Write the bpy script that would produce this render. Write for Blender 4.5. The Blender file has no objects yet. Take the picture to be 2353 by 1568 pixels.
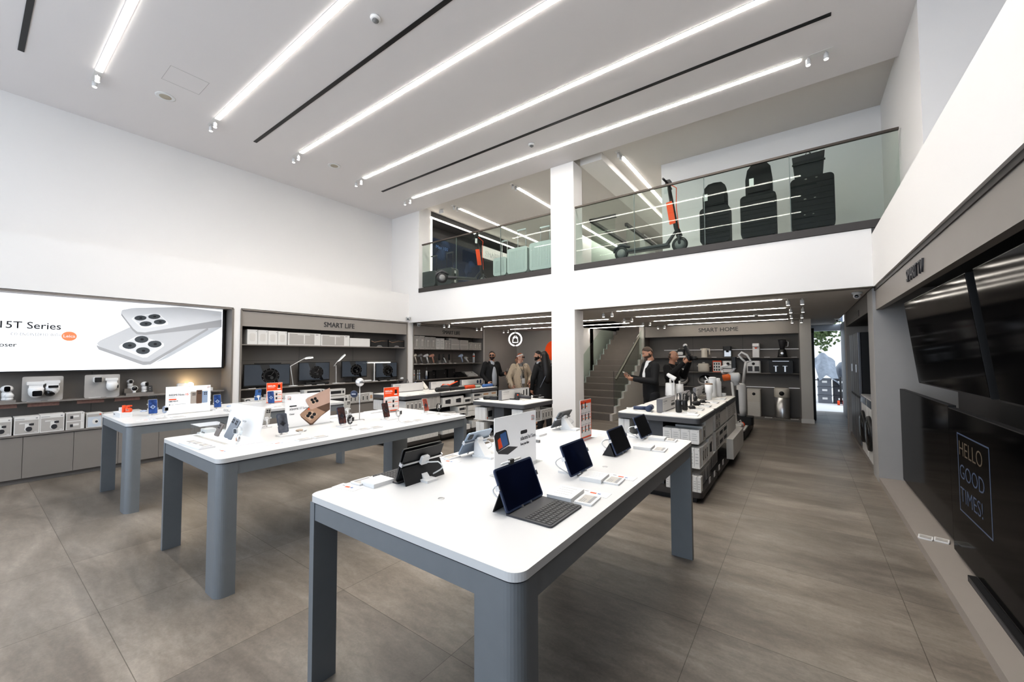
import bpy, math, random
from mathutils import Matrix, Vector
random.seed(7)
SC = bpy.context.scene
COL = SC.collection
R = math.radians
PI = math.pi

# ---------------------------------------------------------------- camera geometry (metres; floor z=0, camera above the origin)
FPX, YAW, PITCH, ROLL, EYE = 917.0, R(35.95), R(2.2), R(-.2), 1.65

def _basis():
    cy, sy, cp, sp = math.cos(YAW), math.sin(YAW), math.cos(PITCH), math.sin(PITCH)
    fw = Vector((-sy * cp, cy * cp, sp)); rt = Vector((cy, sy, 0)); up = rt.cross(fw)
    c, s = math.cos(ROLL), math.sin(ROLL)
    return rt * c + up * s, up * c - rt * s, fw
CR, CU, CF = _basis()

def W(px, py, x=None, y=None, z=None):
    """Point of the room plane x=, y= or z= that the photograph shows at pixel (px, py)."""
    d = (px - 1176.5) / FPX * CR - (py - 784) / FPX * CU + CF
    t = x / d.x if x is not None else y / d.y if y is not None else (z - EYE) / d.z
    return Vector((d.x * t, d.y * t, d.z * t + EYE))

# ---------------------------------------------------------------- materials
_M = {}
def mat(name, col=(.5, .5, .5), rough=.5, metal=0., var=.04, scale=8., emit=None, es=0., spec=.5, bump=0., coat=0.):
    if name in _M: return _M[name]
    m = bpy.data.materials.new(name); m.use_nodes = True
    nt = m.node_tree; b = nt.nodes['Principled BSDF']
    b.inputs['Base Color'].default_value = (*col, 1)
    b.inputs['Roughness'].default_value = rough
    b.inputs['Metallic'].default_value = metal
    b.inputs['Specular IOR Level'].default_value = spec
    if coat: b.inputs['Coat Weight'].default_value = coat
    if var or bump:
        tc = nt.nodes.new('ShaderNodeTexCoord'); nz = nt.nodes.new('ShaderNodeTexNoise')
        nz.inputs['Scale'].default_value = scale; nz.inputs['Detail'].default_value = 3
        nt.links.new(tc.outputs['Object'], nz.inputs['Vector'])
        if var:
            mx = nt.nodes.new('ShaderNodeMix'); mx.data_type = 'RGBA'
            mx.inputs['A'].default_value = (*[c * (1 - var) for c in col], 1)
            mx.inputs['B'].default_value = (*[min(1, c * (1 + var)) for c in col], 1)
            nt.links.new(nz.outputs['Fac'], mx.inputs['Factor'])
            nt.links.new(mx.outputs['Result'], b.inputs['Base Color'])
        if bump:
            bp = nt.nodes.new('ShaderNodeBump'); bp.inputs['Strength'].default_value = bump; bp.inputs['Distance'].default_value = .01
            nt.links.new(nz.outputs['Fac'], bp.inputs['Height']); nt.links.new(bp.outputs['Normal'], b.inputs['Normal'])
    if emit is not None:
        b.inputs['Emission Color'].default_value = (*emit, 1); b.inputs['Emission Strength'].default_value = es
    _M[name] = m
    return m

def glass_mat(name, tint=(.93, .97, .95), refl=1.0, haze=0.):
    """Thin architectural glass: clear with a Fresnel mirror."""
    if name in _M: return _M[name]
    m = bpy.data.materials.new(name); m.use_nodes = True; nt = m.node_tree
    for n in list(nt.nodes): nt.nodes.remove(n)
    out = nt.nodes.new('ShaderNodeOutputMaterial'); tr = nt.nodes.new('ShaderNodeBsdfTransparent'); gl = nt.nodes.new('ShaderNodeBsdfGlossy')
    fr = nt.nodes.new('ShaderNodeFresnel'); mx = nt.nodes.new('ShaderNodeMixShader'); mu = nt.nodes.new('ShaderNodeMath')
    nz = nt.nodes.new('ShaderNodeTexNoise'); nz.inputs['Scale'].default_value = 2.
    mu.operation = 'MULTIPLY_ADD'; mu.inputs[1].default_value = refl; mu.inputs[2].default_value = haze
    ge = nt.nodes.new('ShaderNodeNewGeometry'); io = nt.nodes.new('ShaderNodeMath'); io.operation = 'MULTIPLY_ADD'; io.inputs[1].default_value = 1 / 1.5 - 1.5; io.inputs[2].default_value = 1.5
    nt.links.new(ge.outputs['Backfacing'], io.inputs[0]); nt.links.new(io.outputs[0], fr.inputs['IOR']); gl.inputs['Roughness'].default_value = .01
    tr.inputs['Color'].default_value = (*tint, 1)
    nt.links.new(fr.outputs[0], mu.inputs[0]); nt.links.new(mu.outputs[0], mx.inputs[0])
    nt.links.new(tr.outputs[0], mx.inputs[1]); nt.links.new(gl.outputs[0], mx.inputs[2]); nt.links.new(mx.outputs[0], out.inputs[0])
    _M[name] = m
    return m

WHITE = mat('white_plastic', (.72, .72, .72), .35, var=.01)
OFFW = mat('off_white', (.72, .71, .69), .45, var=.02)
CARD = mat('white_carton', (.70, .69, .67), .6, var=.02)
CARDG = mat('grey_carton_print', (.42, .40, .38), .6, var=.03)
CARDP = mat('pale_carton_print', (.62, .60, .57), .6, var=.03)
BLACK = mat('black_plastic', (.012, .012, .013), .45, var=.1)
GLOSS = mat('black_gloss', (.006, .006, .007), .08, var=0, spec=.6)
DARK = mat('dark_grey', (.05, .05, .055), .5, var=.06)
MIDG = mat('mid_grey', (.22, .22, .22), .5, var=.04)
SILV = mat('brushed_metal', (.62, .62, .63), .28, metal=.9, var=.05, scale=30)
ORANGE = mat('orange_print', (.85, .085, .012), .5, var=.02)
ORANGEL = mat('light_orange_print', (.80, .25, .12), .5, var=.02)
INK = mat('dark_ink', (.03, .03, .035), .6, var=0)
INKG = mat('grey_ink', (.28, .28, .29), .6, var=0)
INKW = mat('white_ink', (.85, .85, .85), .6, var=0)
EINK = mat('label_screen_grey', (.45, .43, .40), .5, var=.1, scale=60)
NAVY = mat('navy_plastic', (.03, .045, .09), .45, var=.05)
BLUE = mat('blue_plastic', (.05, .14, .36), .4, var=.05)
ACRYL = glass_mat('clear_acrylic', (.96, .97, .97), 1.0, .03)
GLASS = glass_mat('railing_glass', (.885, .925, .90), .5, .0)
BRONZE = mat('bronze_plastic', (.30, .20, .14), .3, metal=.5, var=.05)
PINKB = mat('champagne_pink', (.62, .42, .33), .3, metal=.3, var=.05)
LEDM = mat('led_diffuser', (1, 1, 1), .5, var=0, emit=(1, .95, .88), es=26.)
LEDF = mat('led_soffit', (1, 1, 1), .5, var=0, emit=(1, .93, .84), es=42.)
LEDS = mat('led_small', (1, 1, 1), .5, var=0, emit=(1, .95, .88), es=8.)

# ---------------------------------------------------------------- mesh building
class MB:
    """Collects shapes (with an optional transform) and links them as ONE mesh object."""
    def __init__(s, T=None):
        s.v, s.f, s.mi, s.sm = [], [], [], []
        s.T = T or Matrix()
    def add(s, vs, fs, mi=0, smooth=False):
        o = len(s.v)
        s.v += [tuple(s.T @ Vector(p)) for p in vs]
        for f in fs:
            s.f.append([o + i for i in f]); s.mi.append(mi); s.sm.append(smooth)
        return s
    def box(s, x0, x1, y0, y1, z0, z1, mi=0):
        v = [(x, y, z) for z in (z0, z1) for y in (y0, y1) for x in (x0, x1)]
        return s.add(v, [(0, 2, 3, 1), (4, 5, 7, 6), (0, 1, 5, 4), (2, 6, 7, 3), (0, 4, 6, 2), (1, 3, 7, 5)], mi)
    def prism(s, poly, a, b, axis='z', mi=0, smooth=False):
        """Polygon (list of 2D points, counter-clockwise) pushed from a to b along axis."""
        n = len(poly)
        def P(p, h): return (p[0], p[1], h) if axis == 'z' else (p[0], h, p[1]) if axis == 'y' else (h, p[0], p[1])
        v = [P(p, a) for p in poly] + [P(p, b) for p in poly]
        side = [(i, (i + 1) % n, n + (i + 1) % n, n + i) for i in range(n)]
        cap = [tuple(range(n - 1, -1, -1)), tuple(range(n, 2 * n))]
        if axis == 'y': side = [f[::-1] for f in side]; cap = [f[::-1] for f in cap]
        if a > b: side = [f[::-1] for f in side]; cap = [f[::-1] for f in cap]
        s.add(v, cap, mi); o = len(s.v) - 2 * n
        for f in side:
            s.f.append([o + i for i in f]); s.mi.append(mi); s.sm.append(smooth)
        return s
    def rbox(s, x0, x1, y0, y1, z0, z1, r=.01, axis='z', n=4, mi=0):
        """Box with its edges along axis rounded."""
        if axis == 'z': return s.prism(rrect(x0, x1, y0, y1, r, n), z0, z1, 'z', mi)
        if axis == 'y': return s.prism(rrect(x0, x1, z0, z1, r, n), y0, y1, 'y', mi)
        return s.prism(rrect(y0, y1, z0, z1, r, n), x0, x1, 'x', mi)
    def cyl(s, p0, p1, r0, r1=None, n=14, mi=0, smooth=True):
        r1 = r0 if r1 is None else r1
        return s.tube([p0, p1], [r0, r1], n, mi, smooth)
    def tube(s, pts, r, n=8, mi=0, smooth=True):
        pts = [Vector(p) for p in pts]; k = len(pts)
        rs = list(r) if isinstance(r, (list, tuple)) else [r] * k
        v = []; ref = None
        for i, p in enumerate(pts):
            t = (pts[min(i + 1, k - 1)] - pts[max(i - 1, 0)])
            t = t.normalized() if t.length > 1e-9 else Vector((0, 0, 1))
            if ref is None: ref = Vector((1, 0, 0)) if abs(t.x) < .9 else Vector((0, 1, 0))
            a = t.cross(ref).normalized(); b = t.cross(a); ref = b.cross(t) if False else ref
            for j in range(n):
                w = 2 * PI * j / n
                v.append(p + rs[i] * (math.cos(w) * a + math.sin(w) * b))
        f = [(i * n + j, i * n + (j + 1) % n, (i + 1) * n + (j + 1) % n, (i + 1) * n + j) for i in range(k - 1) for j in range(n)]
        s.add(v, f, mi, smooth); o = len(s.v) - len(v)
        for c in (tuple(range(n - 1, -1, -1)), tuple(range((k - 1) * n, k * n))):
            s.f.append([o + i for i in c]); s.mi.append(mi); s.sm.append(False)
        return s
    def lathe(s, prof, c=(0, 0, 0), n=20, mi=0, axis='z', smooth=True, sx=1., sy=1.):
        """prof: list of (radius, height)."""
        v = []
        for r, h in prof:
            for j in range(n):
                w = 2 * PI * j / n; a, b = r * math.cos(w) * sx, r * math.sin(w) * sy
                q = (a, b, h) if axis == 'z' else (a, h, b) if axis == 'y' else (h, a, b)
                v.append((c[0] + q[0], c[1] + q[1], c[2] + q[2]))
        k = len(prof)
        f = [(i * n + j, i * n + (j + 1) % n, (i + 1) * n + (j + 1) % n, (i + 1) * n + j) for i in range(k - 1) for j in range(n)]
        f += [tuple(range(n - 1, -1, -1)), tuple(range((k - 1) * n, k * n))]
        if axis == 'y': f = [q[::-1] for q in f]
        return s.add(v, f, mi, smooth)
    def ball(s, c, rx, ry=None, rz=None, n=14, m=9, mi=0):
        ry = ry or rx; rz = rz or rx
        v = [(c[0], c[1], c[2] - rz)]
        for i in range(1, m):
            a = -PI / 2 + PI * i / m
            for j in range(n):
                w = 2 * PI * j / n
                v.append((c[0] + rx * math.cos(a) * math.cos(w), c[1] + ry * math.cos(a) * math.sin(w), c[2] + rz * math.sin(a)))
        v.append((c[0], c[1], c[2] + rz)); e = len(v) - 1
        f = [(0, 1 + (j + 1) % n, 1 + j) for j in range(n)]
        for i in range(m - 2):
            for j in range(n):
                a = 1 + i * n; f.append((a + j, a + (j + 1) % n, a + n + (j + 1) % n, a + n + j))
        a = 1 + (m - 2) * n
        f += [(a + j, a + (j + 1) % n, e) for j in range(n)]
        return s.add(v, f, mi, True)
    def disc(s, c, r, axis='y', mi=0, n=16, ry=None):
        ry = ry or r
        v = []
        for j in range(n):
            w = 2 * PI * j / n; a, b = r * math.cos(w), ry * math.sin(w)
            q = (a, b, 0) if axis == 'z' else (a, 0, b) if axis == 'y' else (0, a, b)
            v.append((c[0] + q[0], c[1] + q[1], c[2] + q[2]))
        return s.add(v, [tuple(range(n))], mi)
    def poly(s, pts, mi=0):
        return s.add(pts, [tuple(range(len(pts)))], mi)
    def obj(s, name, mats, parent=None, loc=None, rz=0.):
        me = bpy.data.meshes.new(name)
        me.from_pydata(s.v, [], s.f)
        for m in (mats if isinstance(mats, (list, tuple)) else [mats]): me.materials.append(m)
        me.polygons.foreach_set('material_index', s.mi); me.polygons.foreach_set('use_smooth', s.sm)
        me.update()
        o = bpy.data.objects.new(name, me); COL.objects.link(o)
        if parent is not None: o.parent = parent
        if loc is not None: o.location = loc
        if rz: o.rotation_euler = (0, 0, rz)
        return o

def rrect(x0, x1, y0, y1, r, n=4):
    r = min(r, (x1 - x0) / 2 - 1e-5, (y1 - y0) / 2 - 1e-5)
    out = []
    for cx, cy, a0 in ((x1 - r, y0 + r, -90), (x1 - r, y1 - r, 0), (x0 + r, y1 - r, 90), (x0 + r, y0 + r, 180)):
        for i in range(n + 1):
            a = R(a0 + 90 * i / n); out.append((cx + r * math.cos(a), cy + r * math.sin(a)))
    return out

def tag(o, label, cat, group=None, kind=None):
    if label: o['label'] = label
    if cat: o['category'] = cat
    if group: o['group'] = group
    if kind: o['kind'] = kind
    return o
def thing(name, label, cat, loc=(0, 0, 0), rz=0., group=None):
    o = bpy.data.objects.new(name, None); COL.objects.link(o); o.empty_display_size = .05
    o.location = loc; o.rotation_euler = (0, 0, rz)
    return tag(o, label, cat, group)
def struct(o, label=None):
    o['kind'] = 'structure'
    if label: o['label'] = label
    return o
KIDS = {}
def dup(root, loc, rz=None, label=None, group=None):
    r = root.copy(); COL.objects.link(r); r.location = loc
    if rz is not None: r.rotation_euler = (r.rotation_euler[0], r.rotation_euler[1], rz)
    if label: r['label'] = label
    if group: r['group'] = group
    for ch in list(root.children):
        c = ch.copy(); COL.objects.link(c); c.parent = r
        for g in ch.children:
            d = g.copy(); COL.objects.link(d); d.parent = c
    return r
ORD = ['first', 'second', 'third', 'fourth', 'fifth', 'sixth', 'seventh', 'eighth', 'ninth', 'tenth', 'eleventh', 'twelfth', 'thirteenth', 'fourteenth', 'fifteenth', 'sixteenth']
def nth(i, n, a='left', b='right'):
    """Which of a row of n: leftmost, second from the left ..."""
    if n == 1: return 'only'
    if i == 0: return a + 'most' if a in ('left', 'right') else 'nearest' if a == 'near end' else a
    if i == n - 1: return b + 'most' if b in ('left', 'right') else 'farthest' if b == 'far end' else b
    return ORD[i] + ' from the ' + a
def text(s, size, m, parent, loc, rot=(0, 0, 0), align='LEFT', ext=.0006, bold=0., name='lettering', sx=1., sp=1., fit=0.):
    cu = bpy.data.curves.new('lettering', 'FONT'); cu.body = s; cu.size = size; cu.align_x = align; cu.extrude = ext; cu.offset = bold; cu.space_character = sp
    cu.resolution_u = 3
    t = bpy.data.objects.new('tmp', cu); COL.objects.link(t)
    dg = bpy.context.evaluated_depsgraph_get(); dg.update()
    me = bpy.data.meshes.new_from_object(t.evaluated_get(dg)); bpy.data.objects.remove(t)
    if fit: xs = [v.co.x for v in me.vertices]; sx = fit / (max(xs) - min(xs))
    me.materials.clear(); me.materials.append(m)
    o = bpy.data.objects.new(name, me); COL.objects.link(o)
    if parent is not None: o.parent = parent
    o.location = loc; o.rotation_euler = rot; o.scale = (sx, 1, 1)
    return o
FACE_X = (R(90), 0, R(90))      # lettering read from the +x side
FACE_Y = (R(90), 0, 0)          # read from the -y side
FACE_NX = (R(90), 0, R(-90))    # read from the -x side
# ---------------------------------------------------------------- the room
XL, XLU, YM, ZC, ZS, XR = -8.3, -9.04, 6.857, 5.432, 2.538, .77
ZD = 3.29                      # top of the beam and bulkhead
ZM = 3.40                      # mezzanine floor
wallm = mat('painted_wall', (.80, .785, .775), .75, var=.015, scale=1.5)
wallg = mat('grey_beige_wall', (.40, .38, .36), .7, var=.03, scale=2)
ceilm = mat('ceiling_paint', (.73, .705, .70), .8, var=.012, scale=1.2)
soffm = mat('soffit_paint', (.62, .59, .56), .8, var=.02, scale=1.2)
LAM = mat('grey_laminate', (.235, .215, .20), .5, var=.04, scale=5)
LAMD = mat('dark_grey_laminate', (.19, .175, .163), .55, var=.05, scale=5)
LAMH = mat('charcoal_laminate', (.06, .057, .058), .55, var=.05, scale=5)
TRIM = mat('bronze_grey_trim', (.26, .235, .215), .4, metal=.3, var=.04)
CHAR = mat('charcoal_metal', (.055, .05, .048), .5, metal=.2, var=.06)

def floor_mat():
    m = bpy.data.materials.new('stone_tiles'); m.use_nodes = True; nt = m.node_tree; b = nt.nodes['Principled BSDF']; N = nt.nodes.new; L = nt.links.new
    tc = N('ShaderNodeTexCoord'); mp = N('ShaderNodeMapping'); mp.inputs['Location'].default_value = (.55, -.57, 0)
    br = N('ShaderNodeTexBrick'); br.offset = 0; br.inputs['Scale'].default_value = 1; br.inputs['Mortar Size'].default_value = .0022; br.inputs['Mortar Smooth'].default_value = .3
    br.inputs['Brick Width'].default_value = 1.06; br.inputs['Row Height'].default_value = 1.067; br.inputs['Bias'].default_value = 0
    br.inputs['Color1'].default_value = (.84, .84, .84, 1); br.inputs['Color2'].default_value = (1.1, 1.09, 1.08, 1); br.inputs['Mortar'].default_value = (.42, .40, .38, 1)
    L(tc.outputs['Object'], mp.inputs['Vector']); L(mp.outputs[0], br.inputs['Vector'])
    def noise(scale, st, det, rough=.6):
        q = N('ShaderNodeMapping'); q.inputs['Scale'].default_value = st; n = N('ShaderNodeTexNoise'); n.inputs['Scale'].default_value = scale; n.inputs['Detail'].default_value = det; n.inputs['Roughness'].default_value = rough
        n.inputs['Distortion'].default_value = .4
        L(tc.outputs['Object'], q.inputs['Vector']); L(q.outputs[0], n.inputs['Vector']); return n
    n1 = noise(1.5, (.55, 1.9, 1), 6); n2 = noise(9, (1, 2.2, 1), 6, .7); n3 = noise(60, (1, 1, 1), 3)
    cr = N('ShaderNodeValToRGB'); e = cr.color_ramp.elements
    e[0].position = .3; e[0].color = (.128, .110, .092, 1); e[1].position = .72; e[1].color = (.29, .258, .225, 1)
    mid = cr.color_ramp.elements.new(.5); mid.color = (.20, .174, .148, 1)
    L(n1.outputs['Fac'], cr.inputs['Fac'])
    a = N('ShaderNodeMix'); a.data_type = 'RGBA'; a.blend_type = 'OVERLAY'; a.inputs['Factor'].default_value = .45
    L(cr.outputs[0], a.inputs['A']); L(n2.outputs['Fac'], a.inputs['B'])
    a3 = N('ShaderNodeMix'); a3.data_type = 'RGBA'; a3.blend_type = 'OVERLAY'; a3.inputs['Factor'].default_value = .18
    L(a.outputs['Result'], a3.inputs['A']); L(n3.outputs['Fac'], a3.inputs['B'])
    c = N('ShaderNodeMix'); c.data_type = 'RGBA'; c.blend_type = 'MULTIPLY'; c.inputs['Factor'].default_value = 1
    L(a3.outputs['Result'], c.inputs['A']); L(br.outputs['Color'], c.inputs['B']); L(c.outputs['Result'], b.inputs['Base Color'])
    rr = N('ShaderNodeMapRange'); rr.inputs['To Min'].default_value = .30; rr.inputs['To Max'].default_value = .5
    L(n2.outputs['Fac'], rr.inputs['Value']); L(rr.outputs[0], b.inputs['Roughness'])
    bp = N('ShaderNodeBump'); bp.inputs['Strength'].default_value = .12; bp.inputs['Distance'].default_value = .004
    L(n2.outputs['Fac'], bp.inputs['Height']); L(bp.outputs[0], b.inputs['Normal'])
    return m

struct(MB().box(-9.3, 3.4, -3.4, 15., -.12, 0).obj('floor', floor_mat()))
struct(MB().box(-9.3, 3.4, -3.4, YM, ZC, ZC + .3).obj('ceiling', ceilm))
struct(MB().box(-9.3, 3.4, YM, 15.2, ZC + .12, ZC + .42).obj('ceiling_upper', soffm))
# left wall: recessed upper wall, boxed band over the niches, piers between them, and the stretch past the far unit
m = MB().box(-9.3, XLU, -3.4, 8., ZD, ZC).box(-9.3, XL, -3.4, YM, 2.55, ZD).box(-9.3, XL, 2.868, 2.985, 0, 2.55).box(-9.3, XL, 6.80, 6.99, 0, 2.545)
m.box(-9.3, -8.86, -3.4, YM, 0, 2.55)
struct(m.obj('wall_left', wallm))
m = MB().box(-9.3, XL, 9.87, 12., 0, ZS).box(-9.3, -8.9, YM, 9.87, 0, ZS)
struct(m.obj('wall_left_far', wallg))
struct(MB().box(XL + .001, XL + .02, 9.855, 9.9, 0, 2.52).obj('trim_1', OFFW))
struct(MB().box(-9.3, -5.45, 11.75, 12., 0, ZS).obj('wall_back_left', wallg))
# mezzanine edge beam, slab and soffit
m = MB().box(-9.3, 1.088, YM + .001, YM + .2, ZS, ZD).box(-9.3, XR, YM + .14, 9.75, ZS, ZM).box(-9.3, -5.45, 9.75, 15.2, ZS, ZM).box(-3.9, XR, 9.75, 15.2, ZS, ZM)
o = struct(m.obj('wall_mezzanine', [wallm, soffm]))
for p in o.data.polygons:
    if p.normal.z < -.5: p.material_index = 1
struct(MB().box(-9.04, -7.93, YM, YM + .35, ZD, ZC + .15).obj('wall_mezzanine_left', wallm))
m = MB().box(-4.0, -3.49, YM - .004, 7.22, 0, ZC)
struct(m.obj('column', wallm))
struct(MB().box(-7.93, -4.0, YM - .012, YM + .12, 3.295, 3.40).obj('trim_2', CHAR)); struct(MB().box(-3.49, 1.088, YM - .012, YM + .12, 3.295, 3.40).obj('trim_3', CHAR))
# right side: bulkhead over the niches, upper walls set back, piers
m = MB().box(XR, 3.4, -3.4, YM, 2.53, 3.21)
struct(m.obj('wall_right', wallm))
m = MB().box(1.09, 3.4, 5.87, 9., 3.2, ZC + .15).box(3.3, 3.4, -3.4, 5.87, 3.2, ZC)
struct(m.obj('wall_right_upper', wallm))
pierm = mat('pier_paint', (.36, .355, .35), .6, var=.03)
m = MB().box(XR, 1.6, 7.0, 7.5, 0, ZS).box(XR, 1.6, 10.95, 11.3, 0, ZS)
struct(m.obj('wall_right_pier', pierm))
m = MB().box(1.5, 1.7, -3.4, 11., 0, 2.55).box(XR, 1.7, 7.5, 10.95, 2.25, ZS).box(XR + .15, 1.7, 11.3, 14.8, 0, ZS).box(XR, 1.7, YM, 11.3, ZS - .01, ZD)
struct(m.obj('wall_right_niche', LAMH))
# the sign fascia over the television niche and the dark shadow gap above it
fas = MB().box(.80, .86, -3.4, 7.0, 2.24, 2.49).obj('trim_4', LAM); struct(fas)
struct(MB().box(.79, 1.5, -3.4, 7.0, 2.49, 2.535).obj('trim_5', CHAR))
struct(MB().box(XR, 1.5, -3.4, 7.0, 0, .07).obj('plinth_right', mat('plinth_laminate', (.30, .27, .245), .5, var=.03)))
struct(MB().box(XR + .02, 1.5, 7.5, 10.95, 0, .06).obj('plinth_right_far', LAM))
# mezzanine rear walls
m = MB().box(-2.23, 1.09, 8.3, 8.5, ZD, ZC + .15).box(-2.23, -2.1, 8.5, 14.8, ZD, ZC + .15).box(-9.3, -2.1, 14.5, 14.8, ZD, ZC + .15)
struct(m.obj('wall_mezzanine_rear', wallm))
struct(MB().box(-3.45, -3.0, YM + .22, 14.5, ZC - .02, ZC + .13).obj('ceiling_beam', mat('beam_paint', (.78, .76, .73), .7, var=.01)))
# ground floor rear: smart home wall, its pier, passage to the exit
m = MB().box(-4.02, -3.86, 12.2, 14.5, 0, ZS).box(-.03, .2, 12.1, 12.75, 0, ZS).box(-4.0, -.03, 12.8, 13., 0, ZS).box(.16, .2, 12.75, 14.8, 0, ZS)
struct(m.obj('wall_back', mat('rear_wall_paint', (.60, .58, .55), .7, var=.02)))
struct(MB().box(-.045, .215, 12.08, 12.1, 0, .1).obj('baseboard_back', OFFW))
m = MB().box(-5.6, -5.45, 9.75, 15., 0, ZC).box(-5.6, -3.86, 14.6, 15., 0, ZC).box(-4.02, -3.86, 12.4, 14.6, ZS, ZC)
struct(m.obj('wall_stair', wallm))
m = MB().box(.2, .3, 14.75, 14.9, 0, ZS).box(.3, 1.0, 14.75, 14.9, 2.36, ZS).box(1.0, 1.06, 14.75, 14.9, 0, ZS)
struct(m.obj('door_1', mat('door_frame_paint', (.62, .66, .72), .5, var=.02)))
# ---------------------------------------------------------------- ceiling fixtures
def led_strip(x0, x1, y, z, label, group, spots=(), w=.062, house=OFFW, led=LEDM):
    t = thing('ceiling_light', label, 'light', (x0, y, z), 0, group)
    MB().box(-.33 if spots else 0, x1 - x0 + (.33 if 1 in spots else 0), -w / 2 - .008, w / 2 + .008, 0, .02).obj('track', house, t)
    MB().box(0, x1 - x0, -w / 2, w / 2, -.006, -.001).obj('diffuser', led, t)
    for sd in spots:
        for k in range(2):
            px = (-.1 - .18 * k) if sd == 0 else x1 - x0 + .08 + .18 * k
            s = MB().cyl((px, 0, -.005), (px, 0, -.03), .008, mi=0).cyl((px, 0, -.03), (px, 0, -.10), .027, mi=0)
            sp = s.obj('spotlight', WHITE, t)
            MB().cyl((px, 0, -.1005), (px, 0, -.104), .022).obj('lens', LEDS, sp)
    return t
for i, y in enumerate((.956, 2.275, 3.58, 4.89, 6.2)):
    w = ['nearest the camera, at the upper left', 'second from the camera, cut by the top edge', 'running through the middle of the ceiling', 'second from the mezzanine', 'nearest the mezzanine and ending before the right wall'][i]
    led_strip(-7.4, .08, y, ZC - .004, 'long white recessed ceiling light strip ' + w, 'long ceiling light strips', (0, 1) if i == 4 else (0, 1))
for i, y in enumerate((.32, 2.92, 5.545)):
    w = ['nearest the camera at the top left corner', 'between the second and third light strips', 'between the two light strips nearest the mezzanine'][i]
    o = MB().box(-7.68, .36, -.026, .026, 0, .012).obj('ceiling_vent', BLACK, None, (0, y, ZC - .008))
    tag(o, 'narrow black slot vent in the ceiling ' + w, 'vent', 'black ceiling slots')
def detector(loc, label):
    t = thing('smoke_detector', label, 'smoke detector', loc)
    MB().lathe([(.055, 0), (.058, -.012), (.05, -.03), (.03, -.034)], n=20).obj('base', WHITE, t)
    m = MB()
    for k in range(3): m.lathe([(.036 - .008 * k, -.036 - .007 * k), (.038 - .008 * k, -.039 - .007 * k), (.036 - .008 * k, -.042 - .007 * k)], n=16)
    m.cyl((0, 0, -.03), (0, 0, -.058), .012)
    m.obj('sensor', MIDG, t)
detector((-3.75, 2.6, ZC), 'round white smoke detector on the ceiling beside the upper black slot')
detector((-3.80, 5.853, ZC), 'round white smoke detector on the ceiling near the mezzanine column')
for loc, lb in (((-7.37, 1.626, ZC), 'round beige ceiling speaker near the square hatch'), ((-7.39, 4.22, ZC), 'round beige ceiling speaker between the third and fourth light strips')):
    t = thing('ceiling_speaker', lb, 'speaker', loc, 0, 'round ceiling speakers')
    MB().lathe([(.115, 0), (.115, -.006), (.1, -.007)], n=28).obj('rim', WHITE, t)
    MB().lathe([(.1, -.004), (.05, -.009), (.002, -.0095)], n=28).obj('grille', mat('speaker_grille', (.42, .38, .31), .7, var=.08, scale=200), t)
m = MB()
for a in ((-6.93, -6.926, 1.48, 1.9), (-6.52, -6.516, 1.48, 1.9), (-6.93, -6.52, 1.896, 1.9), (-6.93, -6.52, 1.48, 1.484)): m.box(*a, -.0015, 0)
tag(m.obj('ceiling_hatch', mat('shadow_line', (.42, .40, .39), .8, var=0), None, (0, 0, ZC)), 'square access hatch outline in the ceiling', 'hatch')

def dome_camera(loc, label, rz=0., flip=False):
    t = thing('dome_camera', label, 'security camera', loc, rz)
    MB().lathe([(.06, 0), (.06, -.02), (.05, -.03)], n=18).obj('mount', WHITE, t)
    e = MB().ball((0, -.012, -.055), .042).obj('eyeball', WHITE, t)
    MB().lathe([(.022, -.05), (.022, -.058), (.012, -.059)], (0, 0, -.062), n=14, axis='y').obj('lens', GLOSS, e)
p = W(936, 733, x=XL + .03); dome_camera((p.x + .04, p.y, p.z + .05), 'small white eyeball camera on the wall above the first smart life unit', R(40))
p = W(946, 752, y=YM + .25); dome_camera((XL + .1, YM + .25, ZS), 'white dome camera under the soffit beside the far smart life unit', R(40))
p = W(1969, 677, z=ZS - .03); dome_camera((p.x, p.y, ZS), 'white dome camera under the soffit near the television fascia', R(-10))
p = W(1924, 735, z=ZS - .03); dome_camera((p.x, p.y, ZS), 'white dome camera on the ceiling near the exit doorway', R(-10))
tag(MB().rbox(-.07, .07, -.03, 0, -.05, .05, .015, 'y').obj('ceiling_access_point', WHITE, None, (-7.62, YM + .5, ZC + .06)), 'small white square unit under the mezzanine ceiling at the left', 'access point')
# soffit light strips over the two ground floor bays
for k, (a, b, c) in enumerate((((1038, 743), (1240, 728), 0), ((1112, 751), (1264, 740), 1), ((1173, 757), (1264, 751), 2), ((1225, 761), (1264, 759), 3))):
    p = W(*a, z=ZS); q = W(b[0], b[1], z=ZS)
    x1 = -3.75 if k else -4.45
    led_strip(p.x, x1, p.y, ZS - .002, 'thin lit ceiling track in the left bay, ' + nth(k, 4, 'front', 'rearmost'), 'left bay ceiling tracks', (0, 1) if k == 0 else (0,), .02, led=LEDF)
for k, (a, b) in enumerate((((1412, 714), (1797, 690)), ((1460, 728), (1805, 708)), ((1502, 738), (1808, 722)), ((1533, 746), (1811, 734)))):
    p = W(*a, z=ZS); q = W(*b, z=ZS); y = (p.y + q.y) / 2
    led_strip(p.x, q.x, y, ZS - .002, 'thin lit ceiling track in the right bay, ' + nth(k, 4, 'front', 'rearmost'), 'right bay ceiling tracks', (0, 1), .02, led=LEDF)
for px, py, lb in ((1738, 722, 'small dark smoke detector between the right bay tracks'), (1222, 752, 'small dark smoke detector under the left bay soffit')):
    p = W(px, py, z=ZS); detector((p.x, p.y, ZS), lb)
o = W(1440, 737, z=ZS)
tag(MB().lathe([(.12, 0), (.12, -.02), (.1, -.03)], n=20).obj('ceiling_speaker', OFFW, None, (o.x, o.y, ZS)), 'flat round white ceiling disc near the stair opening', 'speaker')
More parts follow.
